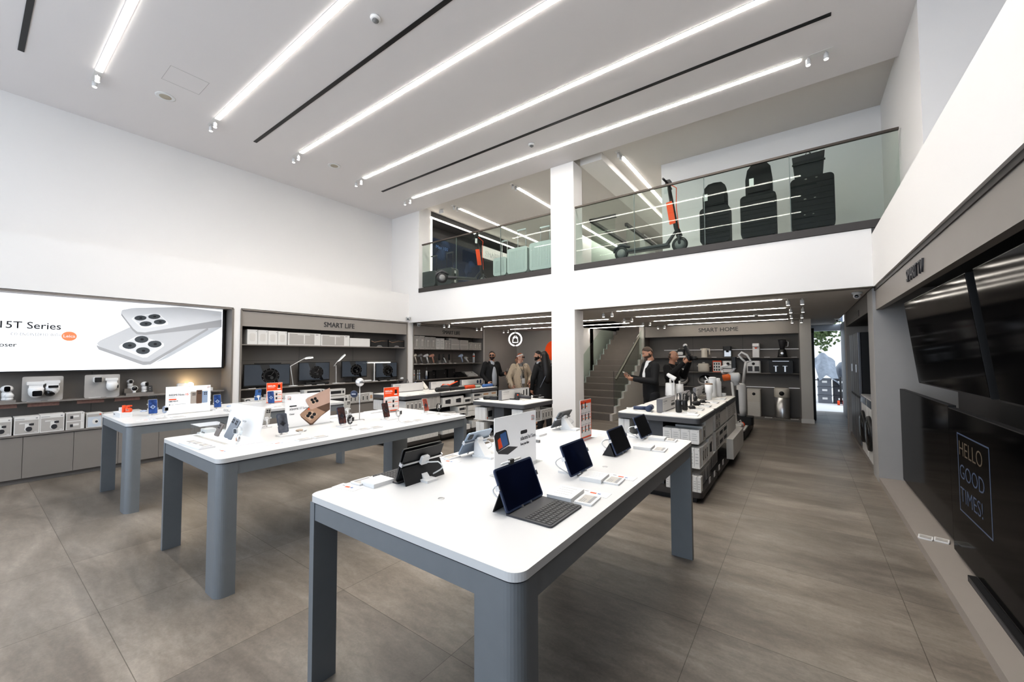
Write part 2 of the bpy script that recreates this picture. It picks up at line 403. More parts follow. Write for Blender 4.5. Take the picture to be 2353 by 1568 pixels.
# upstairs strips run away from the railing
for x, y0, y1, lb in ((-2.75, 7.5, 8.32 + 5, 'upstairs light strip above the electric scooter'), (-5.22, 7.46, 14, 'upstairs light strip above the pale grey suitcases'), (-7.2, 7.6, 14, 'upstairs light strip above the dark television wall')):
    t = thing('ceiling_light', lb, 'light', (x, y0, ZC + .115), 0, 'upstairs light strips')
    MB().box(-.04, .04, -.3, y1 - y0, 0, .004).obj('track', OFFW, t)
    MB().box(-.033, .033, 0, y1 - y0, -.006, -.001).obj('diffuser', LEDM, t)
    for k in range(2): MB().cyl((0, -.09 - .12 * k, 0), (0, -.09 - .12 * k, -.09), .026).obj('spotlight', WHITE, t)
# ---------------------------------------------------------------- railings
def railing(x0, x1, splits, label):
    t = thing('glass_railing', label, 'railing', (0, YM + .055, 3.40), 0)
    MB().box(x0, x1, -.022, .022, 1.115, 1.145).obj('handrail', mat('rail_bronze', (.10, .085, .075), .4, metal=.5, var=.05), t)
    xs = [x0] + splits + [x1]
    for a, b in zip(xs, xs[1:]):
        MB().box(a + .006, b - .006, -.006, .006, 0, 1.115).obj('glass_panel', GLASS, t)
        if b != x1: MB().box(b - .005, b + .005, -.007, .007, 0, 1.115).obj('joint', mat('glass_edge', (.12, .15, .14), .3, var=0), t)
railing(-7.86, -4.005, [W(1045, 600, y=YM).x, W(1147, 580, y=YM).x], 'glass balustrade left of the column, before the pale suitcases')
railing(-3.485, 1.07, [W(1455, 500, y=YM).x, W(1617, 480, y=YM).x, W(1815, 430, y=YM).x], 'glass balustrade right of the column, before the black luggage')
t = thing('glass_railing', 'upstairs glass guard with thick dark rails around the stair opening', 'railing', (0, 0, ZM))
for a, b in (((-3.4, 7.45), (-2.9, 7.45)), ((-3.4, 7.45), (-3.4, 9.6)), ((-2.9, 8.1), (-2.9, 10.1))):
    MB().box(min(a[0], b[0]) - .03, max(a[0], b[0]) + .03, min(a[1], b[1]) - .03, max(a[1], b[1]) + .03, .97, 1.03).obj('handrail', CHAR, t)
    MB().box(min(a[0], b[0]) - .006, max(a[0], b[0]) + .006, min(a[1], b[1]), max(a[1], b[1]), .0, .97).obj('glass_panel', GLASS, t)
# ---------------------------------------------------------------- staircase
stairm = mat('stair_stone', (.19, .165, .145), .5, var=.10, scale=4)
XS0, XS1, YS, TR, RS = -5.28, -3.98, 9.72, .275, .17
t = thing('staircase', 'straight stone staircase rising behind the column to the mezzanine', 'staircase', (0, 0, 0))
NS = 17
for i in range(NS):
    y = YS + TR * i
    MB().box(XS0, XS1, y, y + TR, 0 if i < 1 else RS * (i - 1), RS * (i + 1)).obj('step', stairm, t)
def saw(x0, x1, up, mt, nm, n=NS):
    pts = [(YS - .02, 0)]
    for i in range(n):
        pts += [(YS - .02 + TR * i, RS * (i + 1) + up), (YS - .02 + TR * (i + 1), RS * (i + 1) + up)]
    pts += [(pts[-1][0], 0)]
    # split in convex columns so that the stepped outline triangulates cleanly
    m = MB()
    for i in range(n): m.box(x0, x1, YS - .02 + TR * i, YS - .02 + TR * (i + 1), 0, RS * (i + 1) + up)
    return m.obj(nm, mt, t)
strm = mat('stringer_paint', (.66, .63, .59), .6, var=.02)
saw(XS1, XS1 + .07, .0, strm, 'stringer_wall', 9)
def stair_glass(x0, x1):
    y0, y1 = YS + .28, YS + TR * 13; k = RS / TR; z0 = RS * 1.6
    MB().prism([(y0, z0), (y1, z0 + k * (y1 - y0)), (y1, z0 + k * (y1 - y0) + .82), (y0, z0 + .82)], x0, x1, 'x').obj('glass_panel', GLASS, t)
stair_glass(XS1 + .02, XS1 + .03); stair_glass(XS0 - .03, XS0 - .02)
edge = mat('glass_edge_light', (.62, .72, .70), .3, var=0)
for xx, nm in ((XS1 + .012, 'glass_edge_strip'), (XS0 - .03, 'glass_edge_strip')):
    m = MB()
    for i in range(1, 13): m.box(xx, xx + .02, YS + TR * i - .012, YS + TR * i, RS * i, RS * (i + 1)).box(xx, xx + .02, YS + TR * i, YS + TR * (i + 1), RS * (i + 1), RS * (i + 1) + .012)
    m.obj(nm, edge, t)
p0 = Vector((XS1 - .05, YS + .55, 1.02)); p1 = p0 + Vector((0, TR * 9.2, RS * 9.2))
dq = (p1 - p0).normalized()
m = MB(Matrix.Translation(p0) @ Matrix.Rotation(math.atan2(dq.z, dq.y), 4, 'X'))
m.box(-.025, .025, 0, (p1 - p0).length, -.02, .02).obj('handrail', mat('handrail_wood', (.20, .165, .135), .4, var=.08), t)
MB().box(XS1 - .01, XS1, YS + .29, YS + .3, .3, 1.25).obj('glass_post', CHAR, t)
# ---------------------------------------------------------------- the three long display tables
TZ = .95
topm = mat('solid_white_top', (.62, .62, .62), .32, var=.008, scale=3)
framem = mat('slate_table_frame', (.20, .215, .23), .42, var=.05, scale=14, metal=.15)
gapm = mat('shadow_gap_navy', (.01, .012, .02), .6, var=0)
def display_table(x0, x1, y0, y1, label):
    t = thing('display_table', label, 'table', (x0, y0, 0), 0, 'long display tables')
    w, l = x1 - x0, y1 - y0
    MB().rbox(0, w, 0, l, TZ - .031, TZ, .055, n=8).obj('table_top', topm, t)
    a = MB().rbox(.006, w - .006, .006, l - .006, TZ - .038, TZ - .031, .05, n=6, mi=1)
    for b in ((.04, w - .1, .012, .045), (.1, w - .1, l - .045, l - .012), (.012, .045, .1, l - .1), (w - .045, w - .012, .1, l - .05)):
        a.box(*b, TZ - .125, TZ - .038)
    a.obj('apron', [framem, gapm], t)
    def leg(p): MB().prism(p, 0, TZ - .038, 'z').obj('leg', framem, t)
    leg([(.008, .008), (.048, .008), (.048, .135), (.008, .135)])
    q = rrect(w - .195, w - .008, .008, .4, .06, 8)
    leg([(w - .195, .125), (w - .195, .008)] + [p for p in q[:9]] + [(w - .008, .125)])
    leg([(.008, l - .25), (.19, l - .25), (.19, l - .008), (.008, l - .008)])
    leg([(w - .17, l - .055), (w - .008, l - .055), (w - .008, l - .008), (w - .17, l - .008)])
    return t
T1 = display_table(-2.06, -.745, 1.06, 3.56, 'long white-topped display table nearest the camera, with tablets')
T2 = display_table(-4.51, -3.24, 1.045, 3.56, 'long white-topped display table in the middle, with the bronze phone board')
T3 = display_table(-7.05, -5.78, 1.04, 3.55, 'long white-topped display table nearest the left wall')
def cable_grommet(px, py, lb):
    p = W(px, py, z=TZ)
    tag(MB().lathe([(.016, 0), (.016, .0012), (.011, .0016)], n=16).obj('cable_grommet', SILV, None, (p.x, p.y, TZ)), lb, 'grommet')
cable_grommet(1014, 1146, 'small metal cable grommet near the front corner of the tablet table')
cable_grommet(1390, 1073, 'small metal cable grommet beside the second tablet in the right row')
cable_grommet(1378, 999, 'small metal cable grommet near the far end of the tablet table')
cable_grommet(1235, 1000, 'small metal cable grommet behind the tablet poster board')

def screen_mat(name, c0, c1, c2, es=.25, scale=3., kind='WAVE'):
    m = bpy.data.materials.new(name); m.use_nodes = True; nt = m.node_tree; b = nt.nodes['Principled BSDF']
    tc = nt.nodes.new('ShaderNodeTexCoord'); w = nt.nodes.new('ShaderNodeTexWave' if kind == 'WAVE' else 'ShaderNodeTexNoise')
    w.inputs['Scale'].default_value = scale
    if kind == 'WAVE': w.inputs['Distortion'].default_value = 6; w.inputs['Detail'].default_value = 1
    r = nt.nodes.new('ShaderNodeValToRGB'); e = r.color_ramp.elements
    e[0].color = (*c0, 1); e[0].position = .25; e[1].color = (*c2, 1); e[1].position = .8; q = e.new(.55); q.color = (*c1, 1)
    nt.links.new(tc.outputs['Object'], w.inputs['Vector']); nt.links.new(w.outputs['Fac'], r.inputs['Fac'])
    nt.links.new(r.outputs[0], b.inputs['Base Color']); nt.links.new(r.outputs[0], b.inputs['Emission Color']); b.inputs['Emission Strength'].default_value = es
    b.inputs['Roughness'].default_value = .06
    return m
SCR_T = screen_mat('navy_reflection_screen', (.002, .003, .007), (.004, .006, .018), (.009, .014, .04), .4, 4., 'NOISE')  # faint navy glow imitates reflections on switched-off tablet screens
SCR_P = screen_mat('blue_phone_screen', (.004, .007, .02), (.02, .05, .16), (.06, .13, .30), .8, 14., 'NOISE')
SCR_R = screen_mat('red_phone_screen', (.006, .004, .004), (.03, .012, .01), (.45, .05, .02), .9, 16., 'NOISE')
SCR_G = screen_mat('grey_phone_screen', (.02, .022, .028), (.07, .075, .09), (.16, .17, .21), .6, 12., 'NOISE')
SCR_B = screen_mat('brown_phone_screen', (.02, .006, .004), (.16, .035, .02), (.30, .10, .07), .8, 18., 'NOISE')

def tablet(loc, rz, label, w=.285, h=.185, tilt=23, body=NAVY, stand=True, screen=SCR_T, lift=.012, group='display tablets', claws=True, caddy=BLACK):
    """Screen faces local -y and leans back."""
    t = thing('tablet', label, 'tablet', loc, rz, group)
    T = Matrix.Translation((0, 0, lift)) @ Matrix.Rotation(R(-tilt), 4, 'X')
    MB(T).rbox(-w / 2, w / 2, 0, .0085, 0, h, .014, 'y', 5).obj('body', body, t)
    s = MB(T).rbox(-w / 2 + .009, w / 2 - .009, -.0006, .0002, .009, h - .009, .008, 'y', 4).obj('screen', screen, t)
    m = MB(T).rbox(w / 2 - .062, w / 2 - .018, .0085, .0115, h - .055, h - .014, .008, 'y', 4)
    m.obj('camera_module', DARK, t)
    return t
def tablet_stand(loc, rz, label, w=.285, h=.185, tilt=23, lift=.012, wedge=False, group='tablet security stands'):
    t = thing('tablet_stand', label, 'stand', loc, rz, group)
    T = Matrix.Translation((0, 0, lift)) @ Matrix.Rotation(R(-tilt), 4, 'X')
    m = MB(T)
    m.box(-w / 2 - .006, w / 2 + .006, .0125, .0185, h * .55, h * .55 + .011)
    for sx in (-1, 1):
        m.box(sx * (w / 2 + .004) - .004, sx * (w / 2 + .004) + .004, -.004, .0185, h * .55 - .006, h * .55 + .016)
        m.box(sx * .035 - .005, sx * .035 + .005, -.005, .016, -.006, .007)
    m.obj('bracket', SILV, t)
    MB(T).rbox(-.028, .028, .0185, .036, h * .5, h * .5 + .052, .01, 'y').obj('sensor_block', WHITE, t)
    b = MB()
    if wedge:
        b.box(-.045, .045, .06, .23, 0, .014)
        b.add([(-.038, .07, .014), (.038, .07, .014), (.038, .17, .014), (-.038, .17, .014), (-.028, .065, .115), (.028, .065, .115), (.028, .083, .118), (-.028, .083, .118)],
              [(0, 3, 2, 1), (4, 5, 6, 7), (0, 1, 5, 4), (1, 2, 6, 5), (2, 3, 7, 6), (3, 0, 4, 7)])
    else:
        b.box(-.04, .04, .02, .145, 0, .013)
        b.add([(-.022, .03, .013), (.022, .03, .013), (.022, .10, .013), (-.022, .10, .013), (-.02, .035, .06), (.02, .035, .06), (.02, .05, .062), (-.02, .05, .062)],
              [(0, 3, 2, 1), (4, 5, 6, 7), (0, 1, 5, 4), (1, 2, 6, 5), (2, 3, 7, 6), (3, 0, 4, 7)])
    b.obj('base', WHITE, t)
    pts = [T @ Vector((.0, .03, h * .55))] + [Vector((-.05 - .03 * math.sin(PI * k / 8), .10 + .04 * math.sin(PI * k / 6), .10 * (1 - k / 8) + .008)) for k in range(1, 9)]
    MB().tube(pts, .0042, 6).obj('cable', WHITE, t)
    return t
def keyboard_case(loc, rz, label, w=.285):
    t = thing('keyboard_case', label, 'keyboard', loc, rz, 'tablet keyboard cases')
    MB().rbox(-w / 2, w / 2, -.215, .02, 0, .008, .012).obj('base', DARK, t)
    m = MB()
    for r in range(5):
        n = 13
        for k in range(n):
            if r == 4 and 4 <= k <= 8:
                if k > 4: continue
                a, b = -w / 2 + .012 + 4 * (w - .024) / n, -w / 2 + .012 + 9 * (w - .024) / n
            else: a, b = -w / 2 + .012 + k * (w - .024) / n, -w / 2 + .012 + (k + 1) * (w - .024) / n
            y = -.078 - .026 * r
            m.box(a + .0016, b - .0016, y - .0225, y, .008, .0098)
            m.box((a + b) / 2 - .002, (a + b) / 2 + .002, y - .013, y - .009, .0098, .00985, 1)
    m.obj('keys', [mat('key_grey', (.045, .045, .047), .6, var=.05), MIDG], t)
    m = MB()
    T = Matrix.Translation((0, 0, .012)) @ Matrix.Rotation(R(-23), 4, 'X')
    m.T = T; m.box(-w / 2, w / 2, .0088, .0118, .02, .19)
    m.T = Matrix(); m.add([(-w / 2, .048, .09), (w / 2, .048, .09), (w / 2, .052, .09), (-w / 2, .052, .09), (-w / 2, .085, .0), (w / 2, .085, .0), (w / 2, .09, .0), (-w / 2, .09, .0)],
          [(0, 1, 2, 3), (4, 7, 6, 5), (0, 4, 5, 1), (1, 5, 6, 2), (2, 6, 7, 3), (3, 7, 4, 0)])
    m.obj('folding_cover', BLACK, t)
    return t
def price_label(loc, rz, label, w=.115, d=.082, group='electronic price labels'):
    """Low electronic shelf label lying on a top, long side along local x."""
    t = thing('price_label', label, 'price label', loc, rz, group)
    MB().rbox(-w / 2, w / 2, -d / 2, d / 2, 0, .009, .007).obj('frame', WHITE, t)
    m = MB().box(-w * .40, w * .40, -d * .36, d * .36, .009, .0094, 0).box(-w * .38, w * .38, -d * .33, -d * .17, .0094, .0097, 1)
    for k in range(3): m.box(-w * .36, w * (.1 - .06 * k), d * (.24 - .11 * k), d * (.28 - .11 * k), .0094, .0096, 2)
    m.obj('screen', [EINK, INKG, INKG], t)
    return t
def info_block(loc, rz, label, w=.13, d=.17, h=.022, group='white information blocks'):
    t = thing('information_block', label, 'block', loc, rz, group)
    MB().rbox(-w / 2, w / 2, -d / 2, d / 2, 0, h, .004).obj('block', WHITE, t)
    m = MB()
    for k in range(4): m.box(-w * .34, w * (.3 - .05 * (k % 2)), d * (.3 - .18 * k), d * (.308 - .18 * k), h, h + .0004)
    m.obj('printed_lines', INKG, t)
    return t
def leaflet(loc, rz, label, w=.16, d=.075, group='leaflets'):
    t = thing('leaflet', label, 'leaflet', loc, rz, group)
    MB().box(-w / 2, w / 2, -d / 2, d / 2, 0, .0015).obj('sheet', WHITE, t)
    m = MB().box(-.02, .012, -.008, .008, .0015, .0019, 0).box(.02, .035, -.006, .006, .0015, .0019, 1).box(-.055, -.035, .008, .016, .0015, .0019, 2)
    m.obj('print', [ORANGE, BLUE, INKG], t)
    return t
# tablets along the right long side (facing +x); the station y values come from the photograph
ST = [(1.567, 'first'), (2.165, 'second'), (2.815, 'third'), (3.425, 'fourth')]
lab = ['large dark tablet on a keyboard case at the front right of the nearest table', 'dark blue tablet in the right row, second from the camera, without keyboard', 'black tablet in the right row, third from the camera, on a black folio stand', 'black tablet at the far right corner of the nearest table']
slab = ['tablet bracket clamping the tablet with the keyboard at the front right', 'tablet bracket holding the second tablet of the right row', 'tablet bracket behind the black tablet third in the right row', 'tablet bracket holding the farthest tablet of the right row']
blab = ['white information block just right of the front keyboard', 'white information block beside the second right-hand tablet', 'white information block beside the third right-hand tablet', 'white information block beside the farthest right-hand tablet']
elab = ['electronic price label at the table edge right of the front keyboard', 'electronic price label at the edge by the second right-hand tablet', 'electronic price label at the edge by the third right-hand tablet', 'electronic price label at the far right table corner']
SCR_K = mat('sleeping_black_screen', (.003, .003, .004), .25, var=0, spec=.2)
for i, (y, _) in enumerate(ST):
    x = (-1.055, -1.058, -1.047, -1.073)[i]
    lift = .012 if i in (0, 2) else .022
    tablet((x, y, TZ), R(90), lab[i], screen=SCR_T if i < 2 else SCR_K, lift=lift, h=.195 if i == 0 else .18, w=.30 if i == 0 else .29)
    tablet_stand((x, y, TZ), R(90), slab[i], lift=lift, h=.195 if i == 0 else .18, w=.30 if i == 0 else .29)
    by = y + (.255 if i == 0 else .0) + (0 if i != 2 else .2); 
    if i == 0: info_block((-.975, 1.80, TZ), R(4), blab[i]); price_label((-.856, 1.80, TZ), R(4 + 90), elab[i], .13, .09); leaflet((-.875, 1.915, TZ), R(2), 'white leaflet with orange print behind the front price label')
    if i == 1: info_block((-.975, 2.14, TZ), R(4), blab[i], d=.14); price_label((-.865, 2.16, TZ), R(94), elab[i], .13, .09); leaflet((-.86, 2.26, TZ), 0, 'white leaflet with orange print by the second right-hand price label')
    if i == 2: info_block((-.985, 3.06, TZ), R(4), blab[i], d=.14); price_label((-.87, 3.065, TZ), R(94), elab[i], .14, .09)
    if i == 3: info_block((-.995, 3.44, TZ), R(4), blab[i], d=.10); price_label((-.885, 3.455, TZ), R(94), elab[i], .12, .08)
keyboard_case((-1.055, 1.567, TZ), R(90), 'charcoal keyboard case under the front right tablet')
t = thing('stylus', 'white stylus clipped on top of the front right tablet', 'stylus', (-1.133, 1.567, 1.152), R(90))
MB().cyl((-.085, 0, 0), (.06, 0, 0), .0055).cyl((-.10, 0, 0), (-.085, 0, 0), .001, .0055).obj('barrel', WHITE, t)
MB().box(-.03, .0, -.007, .007, -.012, .008).obj('loop', BLACK, t)
# folio stand wedge behind the third tablet
tag(MB().add([(-.14, .02, 0), (.14, .02, 0), (.14, .11, 0), (-.14, .11, 0), (-.14, .055, .09), (.14, .055, .09)], [(0, 3, 2, 1), (0, 1, 5, 4), (2, 3, 4, 5), (1, 2, 5), (3, 0, 4)]).obj('folio_stand', BLACK, None, (-1.047, 2.815, TZ), R(90)), 'black triangular folio stand behind the third right-hand tablet', 'tablet stand')
# tablets along the left long side (backs to the camera)
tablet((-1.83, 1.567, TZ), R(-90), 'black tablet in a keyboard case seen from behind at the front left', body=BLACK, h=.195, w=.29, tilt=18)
keyboard_case((-1.83, 1.567, TZ), R(-90), 'black keyboard case of the tablet seen from behind')
tablet_stand((-1.83, 1.567, TZ), R(-90), 'white cable bracket on the back of the front left tablet', h=.195, tilt=24)
BLT = mat('pale_blue_metal', (.30, .36, .44), .3, metal=.4, var=.03)
GRT = mat('grey_tablet_metal', (.20, .21, .22), .3, metal=.5, var=.03)
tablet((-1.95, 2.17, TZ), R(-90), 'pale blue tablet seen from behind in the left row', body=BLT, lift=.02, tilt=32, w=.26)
tablet_stand((-1.95, 2.17, TZ), R(-90), 'white wedge stand behind the pale blue tablet', lift=.02, tilt=32, w=.26, wedge=True)
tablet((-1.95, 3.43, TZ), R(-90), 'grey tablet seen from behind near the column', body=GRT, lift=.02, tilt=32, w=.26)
tablet_stand((-1.95, 3.43, TZ), R(-90), 'white wedge stand behind the grey tablet near the column', lift=.02, tilt=32, w=.26, wedge=True)
info_block((-1.915, 1.37, TZ), R(-90), 'white block in front of the front left keyboard case', d=.12)
price_label((-2.0, 1.345, TZ + .0), R(-90), 'electronic price label at the front left table edge', .12, .09)
leaflet((-1.99, 1.24, TZ), R(10), 'white leaflet with orange print at the front left corner of the tablet table')
price_label((-1.985, 2.01, TZ), R(-90), 'electronic price label in front of the pale blue tablet', .12, .085)
leaflet((-1.93, 1.93, TZ), R(5), 'white leaflet with orange print by the pale blue tablet')
info_block((-1.935, 3.02, TZ), R(-90), 'white block on the left row before the grey tablet', d=.16, h=.016)
tag(MB().box(-.02, .02, -.012, .012, 0, .02).obj('cable_clip', MIDG, None, tuple(W(1235, 1017, z=TZ))), 'small grey clip on the table right of the tablet poster board', 'clip')
# ---------------------------------------------------------------- acrylic boards
def logo(m_parent, loc, s, rot=FACE_X):
    """Orange rounded square with white letters, as on the boards."""
    o = MB().rbox(-s / 2, s / 2, -s / 2, s / 2, 0, .0008, s * .3, 'z', 5).obj('logo', ORANGE, m_parent, loc)
    o.rotation_euler = rot
    text('mi', s * .75, INKW, o, (0, -s * .24, .001), (0, 0, 0), 'CENTER', .0002, .008 * s / .03)
    return o
def px_shape(mb, pts, x, mi=0, off=0., mm=None):
    """Flat artwork on a board standing in the plane x: outline given as photograph points."""
    mb.poly([tuple(W(a, b, x=x) - Vector((mm.x, mm.y, mm.z)) + Vector((off, 0, 0))) for a, b in pts], mi)
def board(x, y0, y1, z1, label, mt=None, nm='poster_board', cat='sign', foot=True, m0=None, group=None):
    t = thing(nm, label, cat, (x, y0, TZ), 0, group)
    MB().box(-.004, .0, 0, y1 - y0, .006, z1 - TZ).obj('panel', m0 or mat('board_white_glow', (.86, .86, .87), .3, var=.01, emit=(1, 1, 1), es=.12), t)  # weak emission added to brighten boards whose faces get little light
    if foot: MB().box(-.04, .04, 0, y1 - y0 + .02, 0, .006).obj('foot', ACRYL, t)
    return t
def pill(t, y, z, w, h, mt, x=.0008):
    return MB().rbox(0, x, y, y + w, z, z + h, h * .45, 'x', 4, 0).obj('badge', mt, t)
ph_dark = mat('print_lens_black', (.015, .016, .02), .3, var=.02); ph_bz = mat('print_bronze', (.42, .27, .19), .5, var=.12, scale=12); ph_bz2 = mat('print_bronze_dark', (.13, .075, .05), .5, var=.1, scale=12)
ph_pk = mat('print_pink_bronze', (.55, .38, .31), .5, var=.08, scale=12); ph_gold = mat('print_gold', (.62, .45, .33), .5, var=.05)
# tablet poster board on the nearest table
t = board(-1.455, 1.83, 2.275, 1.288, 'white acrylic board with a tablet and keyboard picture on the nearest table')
logo(t, (.001, .405, .295), .032)
pill(t, .265, .205, .075, .022, INK)
text('xiaomi', .042, INK, t, (.0012, .262, .166), FACE_X, fit=.082)
text('Pad 7 Series', .034, INKG, t, (.0012, .35, .167), FACE_X, fit=.088)
text('Focus your flow', .024, INK, t, (.0012, .262, .135), FACE_X, sx=.62)
m = MB(); B0 = Vector((-1.455, 1.83, TZ))
def sh(pts, mi, off): px_shape(m, pts, -1.455, mi, off, B0)
sh([(1135, 1003), (1139, 995), (1160, 988), (1164, 990), (1171, 1022), (1143, 1040), (1140, 1036)], 0, .0006)
sh([(1137, 1003), (1149, 999), (1152, 1032), (1144, 1036)], 1, .0009); sh([(1149, 999), (1162, 992), (1168, 1021), (1152, 1032)], 2, .0009); sh([(1143, 1012), (1149, 1006), (1155, 1028), (1146, 1034)], 3, .0012)
sh([(1143, 1040), (1168, 1026), (1190, 1027), (1167, 1045), (1145, 1044)], 4, .0008)
m.obj('picture', [ph_dark, ph_dark, BLUE, ORANGE, DARK], t)
# narrow price board
def price_board(x, y0, y1, z1, label, orange_h, group):
    t = board(x, y0, y1, z1, label, nm='price_board', m0=mat('board_price_white', (.72, .68, .66), .4, var=.02), group=group)
    w, h = y1 - y0, z1 - TZ
    MB().box(0, .0006, .004, w - .004, h * (1 - orange_h), h - .004).obj('orange_header', ORANGE, t)
    m = MB()
    for k in range(3):
        zz = h * (1 - orange_h) * (.36 + .31 * k) if k < 2 else .014
        m.box(0, .0007, .004, w - .004, zz - .002, zz + (.010 if k == 2 else .001), 0)
    m.box(0, .0007, .002, .006, .01, h - .004, 0).box(0, .0007, w - .006, w - .002, .01, h - .004, 0)
    cols = 2 if orange_h > .2 else 3
    for r in range(3 if orange_h < .2 else 2):
        for c in range(cols):
            if orange_h < .2 and r == 2 and c == 2: continue
            cw = (w - .016) / cols; rh = h * (1 - orange_h) / 3.3; a = .01 + cw * c; b = .05 + rh * 1.08 * r
            m.box(0, .0009, a + cw * .15, a + cw * (.42 if cols == 3 else .38), b + rh * .12, b + rh * .72, 1)
            m.box(0, .0009, a + cw * .5, a + cw * .9, b + rh * .25, b + rh * .36, 2)
            m.box(0, .0009, a + cw * .1, a + cw * .85, b + rh * .82, b + rh * .86, 3)
    m.obj('product_grid', [ORANGE, ph_dark, ORANGEL, INKG], t)
    if orange_h > .2:
        m = MB()
        zz = h * (1 - orange_h) + h * orange_h * .5
        m.box(.0006, .001, w * .08, w * .36, zz + .02, zz + .026, 0).box(.0006, .001, w * .40, w * .54, zz + .02, zz + .026, 0).box(.0006, .001, w * .08, w * .56, zz + .006, zz + .014, 0).box(.0006, .001, w * .08, w * .5, zz - .012, zz - .008, 0)
        m.box(.0006, .001, w * .72, w * .77, h - .022, h - .014, 0).box(.0006, .001, w * .8, w * .92, h - .02, h - .016, 0)
        m.rbox(.0006, .001, w * .72, w * .86, zz - .02, zz + .03, .008, 'x', 3, 1).rbox(.0006, .0011, w * .68, w * .9, zz - .035, zz - .022, .005, 'x', 3, 0)
        m.prism([(w * .05, h * (1 - orange_h) - .012), (w * .25, h * (1 - orange_h) - .012), (w * .3, h * (1 - orange_h) - .002), (w * .7, h * (1 - orange_h) - .002), (w * .75, h * (1 - orange_h) - .012), (w * .95, h * (1 - orange_h) - .012), (w * .95, h * (1 - orange_h) + .012), (w * .05, h * (1 - orange_h) + .012)], .0005, .0009, 'x', 0)
        m.obj('header_print', [INKW, ph_dark], t)
    return t
price_board(-1.49, 3.012, 3.22, 1.282, 'narrow price board with an orange header on the nearest table', .10, 'orange price boards')
price_board(-4.235, 3.11, 3.34, 1.264, 'tall orange price board on the middle table', .42, 'orange price boards')
price_board(-6.52, 2.705, 2.93, 1.262, 'tall orange price board on the table by the left wall', .42, 'orange price boards')
# bronze phone board on the middle table
def phone_pair(t, x, B0, s, mats, off0=.0006):
    """Two crossed phones seen from the back; s maps the printed shape to photograph points."""
    m = MB()
    def q(pts, mi, off): px_shape(m, [s(*p) for p in pts], x, mi, off0 + off, B0)
    q([(.33, .62), (.36, .57), (.56, .36), (1, .10), (1, .50), (.80, .68), (.62, .92), (.56, .94), (.36, .70)], 1, 0)
    q([(.33, .62), (.36, .57), (.60, .36), (.80, .50), (.90, .56), (.60, .88), (.56, .88), (.35, .66)], 0, .0003)
    q([(.44, .66), (.60, .52), (.72, .62), (.56, .80)], 2, .0006)
    for c in ((.55, .59), (.65, .62), (.51, .66), (.60, .70)): q([(c[0] + .042 * math.cos(a * PI / 6), c[1] + .05 * math.sin(a * PI / 6)) for a in range(12)], 4, .0009)
    q([(.46, .17), (.5, .12), (1, -.12), (1, .30), (.60, .47), (.56, .46), (.46, .22)], 3, .0012)
    q([(.54, .20), (.66, .12), (.76, .22), (.62, .35)], 2, .0015)
    for c in ((.60, .19), (.67, .16), (.63, .26), (.71, .23)): q([(c[0] + .035 * math.cos(a * PI / 6), c[1] + .043 * math.sin(a * PI / 6)) for a in range(12)], 4, .0018)
    m.obj('picture', mats, t)
X15 = -4.115
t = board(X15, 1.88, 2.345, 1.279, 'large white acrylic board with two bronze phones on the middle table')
phone_pair(t, X15, Vector((X15, 1.88, TZ)), lambda u, v: (655 + 103 * u, 910 + 72 * v - 9 * u * (1 - v)), [ph_bz, ph_bz2, ph_gold, ph_pk, ph_dark])
logo(t, (.001, .035, .295), .032)
pill(t, .04, .205, .07, .012, INK)
text('xiaomi', .040, INK, t, (.0012, .04, .172), FACE_X, fit=.085)
text('15T Series', .032, INKG, t, (.0012, .133, .173), FACE_X, fit=.085)
text('Closer', .022, INK, t, (.0012, .04, .125), FACE_X, sx=.8)
MB().cyl((.0, .232, .165), (.001, .232, .165), .009, n=16).obj('round_badge', ORANGE, t)
# three-phone board on the table by the left wall
XN = -6.285
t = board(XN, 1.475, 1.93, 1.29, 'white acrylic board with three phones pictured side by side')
logo(t, (.001, .43, .315), .022)
text('REDMI Note', .034, INK, t, (.0012, .03, .225), FACE_X, fit=.15)
text('15', .034, ORANGE, t, (.0012, .19, .225), FACE_X, bold=.0006)
text('Series', .014, INKG, t, (.0012, .232, .24), FACE_X)
MB().box(0, .0008, .03, .10, .205, .208).obj('printed_line', INKG, t)
pill(t, .03, .175, .075, .014, ORANGE)
text('από €219', .022, INK, t, (.0012, .03, .152), FACE_X, bold=.0005, sx=.95)
MB().box(0, .0008, .035, .045, .11, .127).box(0, .0008, .055, .08, .115, .118).box(0, .0008, .09, .2, .118, .121).obj('small_print', INKG, t)
for k, (c, h, mt) in enumerate(((.275, .155, mat('print_champagne', (.42, .37, .33), .4, var=.1)), (.335, .17, ph_bz2), (.395, .155, mat('print_sky_blue', (.30, .38, .52), .4, var=.1)))):
    m = MB().rbox(0, .0008 + .0006 * (k == 1), c - .03, c + .03, .11 + (0 if k == 1 else .004), .11 + h, .007, 'x', 3, 0)
    for dy in (-1, 1):
        for dz in (-1, 1): m.disc((.0018, c + .005 + dy * .009, .11 + h - .032 + dz * .010), .0072, 'x', 1)
    m.obj('printed_phone', [mt, ph_dark], t)
